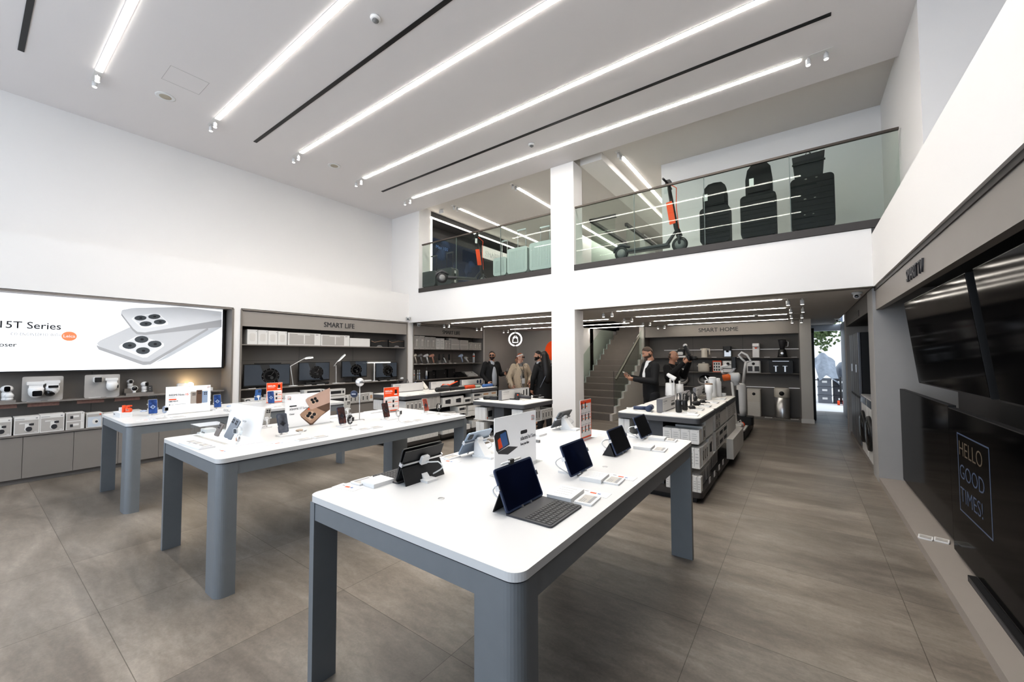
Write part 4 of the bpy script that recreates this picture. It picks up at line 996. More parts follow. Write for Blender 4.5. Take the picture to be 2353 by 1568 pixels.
def cam_board(px0, px1, pt, pb, label):
    y, z, w, h = span(px0, px1, pt, pb, -8.50)
    t = thing('camera_board', label, 'display board', (-8.50, y, ZSH), FX, 'upright camera boards')
    MB().rbox(-w / 2, w / 2, 0, .006, .0, h, .02, 'y').obj('panel', mat('board_grey', (.40, .385, .37), .5, var=.02), t)
    MB().box(-w * .38, -w * .05, -.03, -.005, .0, .004).obj('label_strip', WHITE, t); MB().box(w * .12, w * .42, -.03, -.005, .0, .004).obj('label_strip', WHITE, t)
    return y, w, h
def turret(loc, label, s=1., kind=0):
    """Outdoor camera hung from the top of a board; faces local -y."""
    t = thing('outdoor_camera', label, 'security camera', loc, FX, 'outdoor cameras on boards')
    if kind == 3:
        MB().rbox(-.04 * s, .045 * s, -.07 * s, 0, -.03 * s, .05 * s, .018 * s, 'y').obj('body', WHITE, t)
        MB().rbox(-.03 * s, .043 * s, -.075 * s, -.068 * s, -.026 * s, .045 * s, .008 * s, 'y').obj('lens_panel', GLOSS, t); return
    MB().rbox(-.065 * s, .06 * s, -.05 * s, 0, .05 * s, .085 * s, .008, 'y').box(-.05 * s, .05 * s, -.045 * s, -.005, .01 * s, .05 * s).obj('bracket', WHITE, t)
    MB().lathe([(.05 * s, .02 * s), (.058 * s, .012 * s), (.058 * s, -.03 * s), (.052 * s, -.055 * s), (.035 * s, -.08 * s), (.012 * s, -.088 * s)], (0, -.055 * s, 0), n=20).obj('dome', WHITE, t)
    m = MB()
    if kind == 0: m.rbox(-.03 * s, .04 * s, -.116 * s, -.10 * s, -.07 * s, -.012 * s, .012 * s, 'y')
    if kind == 1: m.rbox(-.04 * s, .04 * s, -.118 * s, -.105 * s, .0, .028 * s, .004 * s, 'y').ball((-.02 * s, -.07 * s, -.06 * s), .045 * s)
    if kind == 2: m.rbox(.045 * s, .06 * s, -.09 * s, -.03 * s, -.05 * s, -.01 * s, .01 * s, 'x')
    m.obj('lens_panel', GLOSS, t)
y, w, h = cam_board(49, 144, 867, 923, 'grey board with two white outdoor cameras, left of the panel joint')
turret((-8.50, y - w * .18, ZSH + h * .66 - .06), 'white outdoor camera with a square black lens on the left board', 1.25, 0); turret((-8.50, y + w * .22, ZSH + h * .74 - .07), 'white double-lens outdoor camera on the left board', 1.15, 1)
y, w, h = cam_board(193, 274, 863, 915, 'grey board with two white outdoor cameras, right of the panel joint')
turret((-8.50, y - w * .17, ZSH + h * .84 - .03), 'white cube camera with a black face at the top of the right board', 1., 3); turret((-8.50, y + w * .25, ZSH + h * .74 - .06), 'white dome camera turned aside on the right board', 1.1, 2)
y, w = on_shelf(288, 351); tag(MB().box(-8.62, -8.50, y - w / 2, y + w / 2, ZSH, ZSH + .035).box(-8.70, -8.62, y - w / 2, y - w * .1, ZSH, ZSH + .10).obj('riser', LAM), 'stepped grey riser carrying four small cameras', 'riser')
a, _ = on_shelf(290, 307, -8.66); indoor_cam((-8.66, a, ZSH + .10), FX, 'white two-lens indoor camera at the left of the stepped riser', .95)
a, _ = on_shelf(323, 340, -8.59); indoor_cam((-8.59, a, ZSH + .035), FX + .5, 'white indoor camera looking left on the stepped riser', 1.1)
a, _ = on_shelf(301, 316, -8.52); t = thing('indoor_camera', 'small round black-faced camera in front on the stepped riser', 'security camera', (-8.52, a, ZSH + .035), FX); MB().lathe([(.022, 0), (.018, .03), (.01, .035)], n=14).obj('base', WHITE, t); MB().lathe([(.04, -.012), (.042, 0), (.034, .012)], (0, 0, .07), n=20, axis='y').lathe([(.034, -.0145), (.034, -.0125)], (0, 0, .07), n=20, axis='y', mi=1).obj('face', [WHITE, GLOSS], t)
a, _ = on_shelf(338, 351, -8.52); tag(MB(Matrix.Rotation(R(-15), 4, 'X')).rbox(-.032, .032, 0, .02, 0, .105, .012, 'y', mi=0).disc((0, -.001, .07), .009, 'y', 1).disc((0, -.001, .035), .007, 'y', 1).obj('video_doorbell', [BLACK, MIDG], None, (-8.515, a, ZSH + .037), FX), 'black video doorbell leaning on the right of the stepped riser', 'doorbell')
a, _ = on_shelf(427, 447, -8.58)
t = thing('table_lamp', 'small glowing warm bulb lamp on the shelf under the picture', 'lamp', (-8.58, a, ZSH))
MB().lathe([(.05, 0), (.05, .03), (.02, .05), (.02, .075)], n=16).obj('base', WHITE, t); MB().ball((0, 0, .115), .045).obj('bulb', mat('warm_bulb', (1, .8, .5), .4, var=0, emit=(1, .72, .38), es=45), t)
a, w = on_shelf(407, 430, -8.58); tag(MB().rbox(-w / 2, w / 2, -.03, .03, 0, .15, .03, 'y').obj('router', WHITE, None, (-8.6, a, ZSH), FX), 'rounded white box left of the glowing bulb', 'router')
a, w = on_shelf(455, 490, -8.55); t = thing('smart_hub', 'flat white disc on a white block right of the glowing bulb', 'hub', (-8.57, a, ZSH), FX); MB().rbox(-.09, .1, -.05, .05, 0, .055, .01).obj('block', WHITE, t); MB().lathe([(.05, .056), (.052, .062), (.05, .07), (.02, .082), (.045, .086), (.045, .092)], n=20).obj('disc', WHITE, t)
for k, (a, b) in enumerate(((0, 40), (64, 137), (178, 240), (264, 322))):
    y, w = on_shelf(a, b, -8.5); tag(MB().box(-8.55, -8.50, y - w / 2, y + w / 2, ZSH - .075, ZSH - .02).obj('power_strip', mat('strip_terracotta', (.20, .115, .095), .6, var=.35, scale=40)), 'brownish wiring strip under the shelf below the picture, ' + nth(k, 4), 'power strip', 'wiring strips under the shelf')
# cartons on the cabinets below the picture
BX_ = [(-30, 26, 960, 1001, 'cam'), (31, 90, 959, 999, 'cam'), (91, 147, 952, 992, 'cam'), (198, 235, 947, 979.5, 'camw')]
g = 'camera cartons on the base cabinets'
lbs = ['grey and white camera carton cut by the left picture edge', 'grey and white camera carton, second from the left edge', 'grey and white camera carton, third from the left edge', 'white carton with pale blue camera print beside the table leg']
for (a, b, c, d, k), lb in zip(BX_, lbs):
    y, z, w, h = span(a, b, c, d, -8.34); retail_box(lb, (-8.34, y, ZCB), FX, w, .22, h, k, g)
y, z, w, h = span(151, 193, 949, 987, -8.34)
retail_box('small camera carton, lower of the stacked pair', (-8.34, y, ZCB), FX, w, .2, h / 2, 'cam2', g); retail_box('small camera carton, upper of the stacked pair', (-8.34, y, ZCB + h / 2), FX, w, .2, h / 2, 'cam2', g)
for k, (a, b) in enumerate(((238, 262), (263, 290), (292, 325))):
    y, z, w, h = span(a, b, 944, 976, -8.36); retail_box('pale carton half hidden behind the table by the wall, ' + nth(k, 3), (-8.36, y, ZCB), FX, w, .2, h * .9, 'cam', g)
# ---------------------------------------------------------------- first smart life niche
g = 'cartons on the high shelf'
for k, (a, b) in enumerate(((568, 591.5), (592.5, 615), (616, 637.5), (638.5, 659))):
    y, z, w, h = span(a, b, 758 + k, 792, -8.34); retail_box('tall white carton on the high shelf, ' + nth(k, 4), (-8.34, y, Z2T), FX, w, .26, h, 'pod', g)
for k, (a, b, c) in enumerate(((661.5, 736.5, 766), (737.5, 803, 769))):
    y, z, w, h = span(a, b, c, 794, -8.34); retail_box('long grey lamp carton on the high shelf, %s one' % ('left', 'right')[k], (-8.34, y, Z2T), FX, w, .2, h, 'lamp', g)
y, z, w, h = span(804, 850, 777.5, 796, -8.34); retail_box('low white carton between the lamp cartons and the black cases', (-8.34, y, Z2T), FX, w, .2, h, 'plain', g)
for k, (a, b) in enumerate(((852, 891), (893, 929))):
    y, z, w, h = span(a, b, 780, 797, -8.36)
    t = thing('projector', 'black case with copper edging at the right of the high shelf, %s one' % ('left', 'right')[k], 'projector', (-8.36, y, Z2T), FX, 'black cases on the high shelf')
    MB().rbox(-w / 2, w / 2, 0, .2, 0, h, .02, 'y').obj('housing', BLACK, t)
    MB().tube([(-w * .48, -.004, h * .75), (-w * .3, -.004, h * .6), (w * .1, -.004, h * .8), (w * .45, -.004, h * .82)], .008, 6).obj('copper_edge', mat('copper_edge', (.45, .30, .22), .3, metal=.8, var=.05), t)
    MB().lathe([(.09, 0), (.05, .035), (.015, .04)], (0, -.002, .0), n=16, sy=.05).obj('dome', MIDG, t)
def monitor(px0, px1, pt, pb, label, x=-8.55, light=False, bar=False):
    y, z, w, h = span(px0, px1, pt, pb, x)
    t = thing('monitor', label, 'monitor', (x, y, Z2D), FX, 'monitors on the desk shelf')
    zb = z - Z2D
    MB().box(-w / 2, w / 2, 0, .03, zb, zb + h).obj('housing', BLACK, t)
    s = MB().box(-w / 2 + .012, w / 2 - .012, -.0015, -.0002, zb + .03, zb + h - .012).obj('screen', mat('monitor_gradient', (.03, .034, .04), .12, var=.3, scale=2, emit=(.12, .14, .17), es=.28), t)
    r = h * .34; cx, cz = w * .06, zb + h * .46
    m = MB(Matrix.Translation((cx, -.002, cz)))
    m.prism([(-r * .75, 0), (-r * 1.35, h * .52), (-r * .2, h * .52), (r * .2, 0)], -.0006, -.0002, 'y', 2)
    m.disc((0, -.001, 0), r * 1.12, 'y', 1, 26, r); m.disc((0, -.0014, 0), r * .95, 'y', 0, 26, r * .85); m.disc((0, -.0018, 0), r * .7, 'y', 1, 24, r * .62); m.disc((r * .15, -.0021, -r * .25), r * .22, 'y', 2, 16)
    for k in range(12): m.disc((r * 1.02 * math.cos(k * PI / 6), -.0022, r * .92 * math.sin(k * PI / 6)), r * .045, 'y', 3, 6)
    m.add([(0, -.0024, -.004), (.004, -.0024, 0), (r * .4, -.0024, r * .5), (r * .36, -.0024, r * .5)], [(0, 1, 2, 3)], 3).add([(0, -.0024, 0), (0, -.0024, .006), (-r * .35, -.0024, .004), (-r * .35, -.0024, 0)], [(0, 1, 2, 3)], 3)
    m.prism([(r * .4, -r * .95), (r * .9, -r * 1.25), (r * 1.1, -r * 1.1), (r * .85, -r * .6)], -.0008, -.0004, 'y', 1)
    m.obj('watch_picture', [BLACK, GLOSS, mat('screen_strap', (.05, .052, .055), .3, var=.1), MIDG], s)
    MB().box(-.03, .03, .03, .06, .01, zb + h * .5).box(-.16, .16, -.02, .14, 0, .012).obj('stand', BLACK, t)
    if light: MB().box(-w * .28, w * .28, -.02, .02, zb + h + .004, zb + h + .02).obj('light_bar', BLACK, t)
    return t
monitor(559, 666, 837, 888, 'widest monitor showing a watch, at the left of the desk shelf', -8.5, True)
monitor(686, 757, 833, 876, 'second monitor from the left, showing a watch, between two lamps')
monitor(785, 843, 830, 868, 'third monitor from the left, showing a watch')
monitor(863, 912, 833, 869, 'rightmost monitor showing a watch, behind the bar lamp')
def lamp(label, yb, pts, head, x=-8.47):
    t = thing('desk_lamp', label, 'lamp', (x, yb, Z2D), FX, 'white desk lamps')
    MB().lathe([(.085, 0), (.085, .01), (.015, .018)], n=24).obj('base', WHITE, t)
    MB().tube(pts, .009, 8).obj('arm', WHITE, t)
    h = MB().tube(head, [.004, .016, .02, .016], 10).obj('lamp_head', WHITE, t)
    MB().tube([(a[0], a[1] - .004, a[2] - .012) for a in head], [.002, .012, .015, .012], 8).obj('diffuser', mat('lamp_glow', (1, .98, .94), .5, var=0, emit=(1, .97, .9), es=3.2), h)
ya = W(674, 880, x=-8.47).y
def LY(px, py, y0, x=-8.47): q = W(px, py, x=x); return (q.y - y0, 0, q.z - Z2D)
lamp('white desk lamp with a bent arm right of the widest monitor', ya, [(0, 0, .01), LY(667.5, 842, ya), LY(701, 823, ya)], [LY(700, 823.5, ya), LY(704, 822.5, ya), LY(711, 821.5, ya), LY(719, 821, ya)])
yb = W(772.5, 879, x=-8.47).y
lamp('white upright desk lamp with a red joint in the middle of the desk shelf', yb, [(0, 0, .01), LY(772, 840, yb), LY(767, 842, yb), LY(777, 829, yb)], [LY(776, 830, yb), LY(780, 827, yb), LY(787, 820, yb), LY(793, 814.5, yb)])
yc = W(860, 874, x=-8.47).y
t = thing('desk_lamp', 'white bar-headed desk lamp before the rightmost monitor', 'lamp', (-8.47, yc, Z2D), FX, 'white desk lamps')
a = LY(860, 834, yc); MB().box(-.07, .07, -.05, .05, 0, .012).obj('base', WHITE, t); MB().rbox(-.012, .012, -.012, .012, .01, a[2], .004).obj('arm', WHITE, t)
b0, b1 = LY(844, 833, yc)[0], LY(896, 833, yc)[0]
h = MB().rbox(b0, b1, -.03, .03, a[2], a[2] + .022, .01, 'x').obj('lamp_head', WHITE, t); MB().box(b0 + .01, b1 - .01, -.034, .01, a[2] - .006, a[2] + .006).obj('diffuser', _M['lamp_glow'], h)
for px0, px1, lb in ((702, 754, 'black soundbar in front of the second monitor'), (869, 908, 'black soundbar in front of the rightmost monitor')):
    y, z, w, h = span(px0, px1, 876, 883, -8.46); tag(MB().rbox(-w / 2, w / 2, -.03, .03, 0, .055, .02, 'x').obj('soundbar', BLACK, None, (-8.46, y, Z2D), FX), lb, 'soundbar', 'small soundbars')
y, z, w, h = span(829, 852, 870, 877, -8.45); tag(MB().rbox(-w / 2, w / 2, -.03, .03, 0, .04, .015, 'x').obj('light_bar', WHITE, None, (-8.45, y, Z2D), FX), 'white tube-shaped light bar between the third monitor and the bar lamp', 'light bar')
y, z, w, h = span(918, 929, 868, 874, -8.45); tag(MB().ball((0, 0, .03), .05, .05, .03).obj('mouse', WHITE, None, (-8.45, y, Z2D), FX), 'white rounded mouse at the right end of the desk shelf', 'mouse')
for k, (a, b) in enumerate(((570, 587), (700, 715), (728, 745), (778, 792), (874, 888), (896, 908))):
    y, z, w, h = span(a, b, 880, 886, -8.43); price_label((-8.43, y, Z2D), FX, 'electronic price label on the desk shelf, ' + nth(k, 6), w, .06, 'labels on the desk shelf')
g = 'cartons on the low shelf of the first smart life niche'
for lb, a, b, c, d, k in (('grey carton with a black window, topmost under the desk shelf', 699, 745, 896, 905, 'bar'), ('white soundbar carton, upper of the stacked pair right of the bronze board', 744, 794, 895, 910, 'bar'), ('white soundbar carton, lower of the stacked pair right of the bronze board', 744, 801, 911, 925, 'bar'), ('long white carton at the far left of the low shelf', 562, 612, 916, 925, 'bar'), ('white soundbar carton under the widest monitor', 615, 690, 905, 925, 'bar')):
    y, z, w, h = span(a, b, c, d, -8.33); retail_box(lb, (-8.33 if 'upper' not in lb else -8.34, y, z if 'topmost' in lb or 'upper' in lb else .60), FX, w, .18, h if ('topmost' in lb or 'upper' in lb) else W((a + b) / 2, c, x=-8.33).z - .60, k, g)
for k in range(6):
    a = 802.5 + 9.2 * k; y, z, w, h = span(a, a + 8.6, 908 - k * 1.1, 923 - k * 1.5, -8.33); retail_box('small upright carton with a dark oval on the low shelf, ' + nth(k, 6), (-8.33, y, .60), FX, w, .14, W(a + 4, 908 - k * 1.1, x=-8.33).z - .6, 'slot' if k < 5 else 'tan', g)
# ---------------------------------------------------------------- far smart life niche
g = 'cartons on the top shelf of the far niche'
FB = [(951, 963, 772, 'dryer', 1), (964, 975.5, 772.5, 'dryer', 1), (977, 989, 775, 'dryer', 1), (989.5, 1001, 775.5, 'dryer', 1), (1002, 1011, 778, 'lines', 1), (1011.5, 1021, 778, 'lines', 1), (1022, 1028.8, 782.5, 'dryer', 1), (1029.2, 1036, 783, 'dryer', 1), (1037, 1056, 781.5, 'grey', 2), (1057.5, 1076, 782.5, 'grey', 2), (1077, 1086.5, 787.5, 'dryer', 1), (1087, 1096.5, 788, 'dryer', 1), (1097, 1106, 788.5, 'dryer', 1)]
for i, (a, b, c, k, st) in enumerate(FB):
    y, z, w, h = span(a, b, c, 800.5 + 4 * i / 12, -8.35); h = W((a + b) / 2, c, x=-8.35).z - Z3[0]
    for s_ in range(st):
        lb = 'carton on the far niche top shelf, ' + nth(i, 13)
        if st == 2: lb += ', %s one' % ('lower', 'upper')[s_]
        retail_box(lb, (-8.35, y, Z3[0] + s_ * h / st), FX, w, .2, h / st, k, g, body=CARD if k == 'lines' else CARDP)
y, z, w, h = span(1030, 1050, 777, 781, -8.45); retail_box('flat grey carton lying on top of the other cartons in the far niche', (-8.42, y, Z3[0] + .28), FX, w, .14, .05, 'plain', g, body=CARDG)
def dryer(loc, label, mt, a=20, s=1., group='hair dryers in the far niche'):
    t = thing('hair_dryer', label, 'hair dryer', loc, FX, group)
    T = Matrix.Translation((0, 0, .03)) @ Matrix.Rotation(R(-a), 4, 'Y') 
    MB(T).cyl((0, 0, 0), (0, 0, .19 * s), .02 * s, .022 * s).obj('handle', mt, t)
    m = MB(T @ Matrix.Translation((0, 0, .21 * s)) @ Matrix.Rotation(R(a * 1.0 - 12), 4, 'Y')); m.lathe([(.02 * s, -.11 * s), (.034 * s, -.06 * s), (.042 * s, 0), (.042 * s, .05 * s), (.03 * s, .058 * s)], n=16, axis='x')
    m.obj('head', mt, t)
    MB().box(-.05, .05, -.03, .03, 0, .008).cyl((.0, .02, 0), (-.02, .02, .16), .004).obj('stand', ACRYL, t)
CRM = mat('cream_plastic', (.62, .58, .52), .4, var=.02); PNK = mat('salmon_plastic', (.62, .33, .25), .4, var=.03)
for k, (px, mt, lb) in enumerate(((957, CRM, 'cream hair dryer, leftmost on the middle shelf of the far niche'), (970, MIDG, 'grey hair dryer with nozzle, second from the left in the far niche'), (984, WHITE, 'white hair dryer, third from the left in the far niche'), (997, PNK, 'pink hair dryer, fourth from the left in the far niche'), (1063, LBL, 'pale blue hair dryer right of the trimmers in the far niche'))):
    y = W(px, 832, x=-8.42).y; dryer((-8.42, y, Z3[1]), lb, mt)
y = W(1076, 832, x=-8.44).y; t = thing('hair_dryer', 'grey folding hair dryer at the right of the middle shelf', 'hair dryer', (-8.44, y, Z3[1]), FX); MB(Matrix.Translation((0, 0, .02)) @ Matrix.Rotation(R(-45), 4, 'Y')).cyl((0, 0, 0), (0, 0, .18), .028).obj('handle', OFFW, t); MB().cyl((-.16, 0, .16), (-.04, 0, .15), .032).obj('head', OFFW, t)
for k, px in enumerate((955, 969, 985, 998, 1012, 1020, 1035, 1046, 1071, 1081)):
    y = W(px, 833, x=-8.35).y; price_label((-8.36, y, Z3[1]), FX, 'electronic price label on the middle shelf of the far niche, ' + nth(k, 10), .10, .05, 'labels on the dryer shelf')
for k, (px, mt, lb) in enumerate(((1009, BLACK, 'black trimmer on a grey block in the far niche'), (1019, BLACK, 'black shaver left of the white trimmer in the far niche'), (1032, BLACK, 'black trimmer right of the white trimmer in the far niche'))):
    y = W(px, 832, x=-8.52).y; t = thing('trimmer', lb, 'trimmer', (-8.52, y, Z3[1]), FX, 'trimmers in the far niche'); MB().box(-.05, .05, -.04, .04, 0, .09).obj('block', LAM, t); MB().lathe([(.02, .09), (.026, .14), (.024, .24), (.016, .27)], n=12).obj('body', mt, t)
y = W(1026, 832, x=-8.45).y; t = thing('trimmer', 'white trimmer leaning between the black ones in the far niche', 'trimmer', (-8.45, y, Z3[1]), FX); MB(Matrix.Rotation(R(-35), 4, 'Y')).lathe([(.016, 0.02), (.022, .05), (.018, .17), (.006, .21)], n=12).obj('body', WHITE, t); MB().box(-.05, .06, -.04, .04, 0, .02).obj('block', LAM, t)
y = W(1088.5, 832, x=-8.44).y; t = thing('bottle', 'white cylindrical appliance with a red band at the right of the middle shelf', 'appliance', (-8.44, y, Z3[1])); MB().lathe([(.034, 0), (.034, .27), (.02, .30), (.02, .31)], n=16).obj('body', WHITE, t); MB().lathe([(.035, .19), (.035, .225)], n=16).obj('band', ORANGE, t)
for k, (px, lb) in enumerate(((951.5, 'white and orange toothbrush at the left end of the bottom shelf'), (960, 'white toothbrush, second on the bottom shelf of the far niche'), (964, 'pale violet toothbrush, third on the bottom shelf of the far niche'))):
    y = W(px, 868, x=-8.40).y; t = thing('toothbrush', lb, 'toothbrush', (-8.40, y, Z3[2]), 0, 'electric toothbrushes'); MB().lathe([(.016, 0), (.016, .18), (.006, .2), (.006, .25)], n=12).obj('handle', WHITE if k != 2 else LBL, t); MB().lathe([(.017, .13), (.017, .15)], n=12).obj('band', ORANGE if k == 0 else BLACK, t); MB().box(-.008, .008, -.008, .01, .24, .27).obj('brush_head', WHITE, t)
y = W(980, 868, x=-8.42).y; t = thing('water_flosser', 'white water flosser with a clear tank on the bottom shelf', 'flosser', (-8.42, y, Z3[2])); MB().lathe([(.03, 0), (.03, .10)], n=16).obj('tank', mat('smoked_tank', (.12, .14, .18), .2, var=.05), t); MB().lathe([(.03, .1), (.026, .23), (.02, .24)], n=16).cyl((0, 0, .24), (0, 0, .33), .004).obj('body', WHITE, t)
for k, (a, b, hh, lb) in enumerate(((986, 1000, .20, 'black air cleaner box left on the bottom shelf of the far niche'), (1002, 1026, .24, 'black wide box in the middle of the bottom shelf of the far niche'), (1030, 1046, .26, 'black upright box right of centre on the bottom shelf of the far niche'))):
    y, z, w, h = span(a, b, 850, 868, -8.5); t = thing('shaver_case', lb, 'case', (-8.5, y, Z3[2]), FX, 'black cases on the bottom shelf'); MB().rbox(-w / 2, w / 2, 0, .15, 0, hh, .02, 'y').obj('body', BLACK, t); MB().disc((w * .3, -.001, hh * .6), .008, 'y').obj('indicator', SILV, t)
for k, (a, b, mt, lb) in enumerate(((1050, 1074, BLACK, 'black bathroom scale propped on the bottom shelf'), (1070, 1097, OFFW, 'white bathroom scale propped at the right of the bottom shelf'))):
    y, z, w, h = span(a, b, 850, 866, -8.4); t = thing('bathroom_scale', lb, 'scale', (-8.36, y, Z3[2] + .004), FX, 'bathroom scales'); T = Matrix.Rotation(R(28), 4, 'X')
    MB(T).rbox(-w / 2, w / 2, 0, .28, 0, .02, .03).obj('platform', mt, t); m = MB(T)
    for c in ((-.3, .06), (.3, .06), (-.3, .22), (.3, .22)): m.disc((w * c[0], c[1], .021), .02, 'z')
    m.obj('contact', DARK, t)
    MB().box(-w * .4, w * .4, .20, .22, 0, .09).obj('prop', LAM, t)
# ---------------------------------------------------------------- the three shelved islands
islt = mat('island_white_top', (.64, .62, .59), .45, var=.02)
islm = mat('island_slate', (.10, .10, .105), .5, var=.05)
def island(x0, x1, y0, n, md, label, spine=True):
    t = thing('display_island', label, 'display counter', (x0, y0, 0), 0, 'shelved display islands')
    w = x1 - x0; l = n * md
    for k in range(n):
        a, b = k * md + .006, (k + 1) * md - .006
        r = .06
        MB().rbox(0, w, a, b, .882, .940, r, n=6).obj('edge_band', islm, t)
        MB().rbox(.006, w - .006, a + .006, b - .006, .940, TZ, r, n=6).obj('counter_top', islt, t)
        MB().box(w * .36, w * .55, a + .12, b - .12 if k == n - 1 else b, .12, .882).obj('spine', islm, t)
        MB().rbox(.02, w - .02, a + .02, b - .02, .655, .665, .01).obj('upper_shelf', OFFW, t)
        MB().rbox(.01, w - .01, a + .02, b - .02, .385, .395, .01).obj('middle_shelf', OFFW, t)
        MB().rbox(-.01, w + .01, a, b, .065, .125, .05, n=5).obj('base_shelf', CHAR, t)
    MB().box(.06, w - .06, .06, l - .06, 0, .065).obj('plinth', BLACK, t)
    return t
RX0, RX1, RY, RM = -1.90, -.935, 4.84, 1.02
island(RX0, RX1, RY, 3, RM, 'long island of gadgets and cartons before the smart home wall')
LX0, LX1, LY0, LM = -6.64, -5.70, 4.60, .91
island(LX0, LX1, LY0, 3, LM, 'long island of power banks and speakers before the far smart life niche')
MX0, MX1, MY = -4.27, -3.265, 4.78
island(MX0, MX1, MY, 1, .88, 'single short island with a header box left of the column')
TI = [.665, .395, .125]
def row_side(x, y0, ws, h, d, z, kinds, lab, group, gap=.004, order=None, body=None):
    """Cartons facing the aisle (+x), from the near end on."""
    q = 1.097 if group == 'cartons on the right island' and y0 > 5.7 else 1.
    y = RY + (y0 - RY) * q
    for i, w in enumerate(ws):
        w *= q; k = kinds if isinstance(kinds, str) else kinds[i % len(kinds)]
        hh = h if not isinstance(h, (list, tuple)) else h[i]
        retail_box(lab + nth(i, len(ws), 'near end', 'far end'), (x, y + w / 2, z), FX, w - gap, d, hh, k, group, body=body); y += w
def row_front(x1, y, ws, h, d, z, kinds, lab, group, gap=.003):
    """Cartons facing the entrance (-y), from the right-hand corner leftwards."""
    x = x1
    for i, w in enumerate(ws):
        retail_box(lab + nth(i, len(ws), 'right', 'left'), (x - w / 2, y, z), 0, w - gap, d, h, kinds, group); x -= w
g = 'cartons on the right island'; X = -.945
row_front(X - .005, 4.87, [.099] * 4, .145, .15, TI[0], 'lines', 'white carton, upper tier front of right island, ', g)
retail_box('grey printed carton behind the front row on the upper tier', (X, 5.12, TI[0]), FX, .16, .3, .165, 'slot', g)
row_side(X, 5.21, [.24, .24], .215, .3, TI[0], 'plain', 'tall pale carton by the aisle, right island upper tier, ', g)
for j in range(2): row_side(X, 5.79, [.165, .165], .105, .2, TI[0] + .107 * j, 'slot', 'square grey carton, %s row on the upper tier of the right island, ' % ('lower', 'upper')[j], g, body=CARDP)
row_side(X, 6.14, [.26, .26], .19, .2, TI[0], 'plain', 'grey carton, right island upper tier second bay, ', g, body=CARDP)
row_side(X, 6.73, [.42, .42], .2, .2, TI[0], 'lines', 'wide grey carton, right island upper tier last bay, ', g, body=CARDP)
row_front(X - .005, 4.87, [.056] * 6, .215, .11, TI[1], 'lines', 'slim white carton, middle tier front of right island, ', g)
row_side(X, 4.99, [.115, .115, .115], .21, .3, TI[1], 'ring', 'carton with a black ring print, right island middle tier, ', g)
retail_box('larger white carton with a dark picture on the middle tier', (X, 5.51, TI[1]), FX, .29, .3, .235, 'speaker', g)
row_side(X, 5.79, [.1, .1], .24, .2, TI[1], 'slot', 'narrow dark-striped grey carton, right island middle tier, ', g, body=CARDP)
for j in range(2): row_side(X, 6.01, [.33, .33], .118, .2, TI[1] + .12 * j, 'bar', 'dark-windowed grey carton, %s row, right island second bay, ' % ('lower', 'upper')[j], g, body=CARDP)
row_side(X, 6.72, [.14] * 6, .24, .2, TI[1], 'plain', 'thin grey carton, right island middle tier last bay, ', g, body=CARDP)
row_front(X - .005 + .01, 4.86, [.042] * 9, .17, .10, TI[2], 'lines', 'slim white carton, bottom tier front of right island, ', g)
for r in range(5):
    for c in range(4):
        o = retail_box('small white carton in the close rows of the bottom tier of the right island', (-1.36 + .085 * c + .12, 5.035 + .135 * r + (.04 if r > 2 else 0), TI[2]), FX, .13, .08, .165, 'bars' if c == 3 else 'plain', 'close rows of small cartons')
for r in range(4):
    for c in range(3): retail_box('small white carton in the second bay of the bottom tier of the right island', (-1.19 + .085 * c + .0, 5.96 + .14 * r, TI[2]), FX, .13, .08, .175, 'bars' if c == 2 else 'plain', 'second bay rows of small cartons')
row_side(-.846, 6.52, [.19] * 6, .29, .09, TI[2], 'plain', 'large upright grey carton, right island bottom tier, ', g, body=CARDP)
row_front(-1.742, 4.87, [.072, .072], .2, .3, TI[0], 'plain', 'white carton at the left front corner of the right island, ', g)
for k, (y, s) in enumerate(((5.30, 1), (5.62, 1), (5.98, 1), (6.3, 1))): tag(MB().rbox(-.045, .045, -.004, 0, -.02, .05, .004, 'y').obj('price_label', WHITE, None, (-.930, y, .147), FX), 'white shelf label clipped to the base of the right island, ' + nth(k, 4, 'near end', 'far end'), 'price label', 'base shelf labels')
# left island
g = 'cartons on the left island'; X = -5.715
row_front(-6.36, 4.63, [.066] * 4, .17, .3, TI[0], 'plain', 'white carton facing the entrance on the left island, ', g)
row_side(X, 4.66, [.092] * 4, .185, .28, TI[0], 'slot', 'upright grey carton with a dark strip on the left island, ', g, body=CARDP)
row_side(X, 5.03, [.092] * 5, .215, .2, TI[0], 'grey', 'tall grey lamp carton on the left island, ', g, body=CARDP)
row_side(X, 5.56, [.30, .30], .17, .2, TI[0], 'speaker', 'white speaker carton in the middle bay of the left island, ', g)
row_side(X, 6.17, [.23], .12, .2, TI[0], 'bar', 'small white carton with a black window, left island upper tier, ', g)
for j in range(2): row_side(X - .01, 6.46, [.29, .29, .26], .095, .22, TI[0] + .1 * j, ['bar', 'tan', 'tan'], 'windowed white carton, %s row, left island last bay, ' % ('lower', 'upper')[j], g)
row_side(X, 5.62, [.3], .14, .2, TI[1], 'speaker', 'white speaker carton on the middle tier of the left island, ', g)
for j in range(2): row_side(X, 6.0, [.24], .11, .24, TI[1] + .115 * j, 'bar', 'black-windowed white carton on left island middle tier, %s one, ' % ('lower', 'upper')[j], g)
for j in range(2): row_side(X, 6.30, [.16, .26], .1, .3, TI[1] + .105 * j, 'plain', 'plain white carton, %s row, left island middle tier, ' % ('lower', 'upper')[j], g)
row_side(X + .01, 4.64, [.088] * 9, .09, .2, TI[2], 'lines', 'small low carton, left island bottom tier, ', g)
row_side(X + .01, 5.55, [.16] * 5, .1, .2, TI[2], 'plain', 'wide low carton, left island bottom middle bay, ', g)
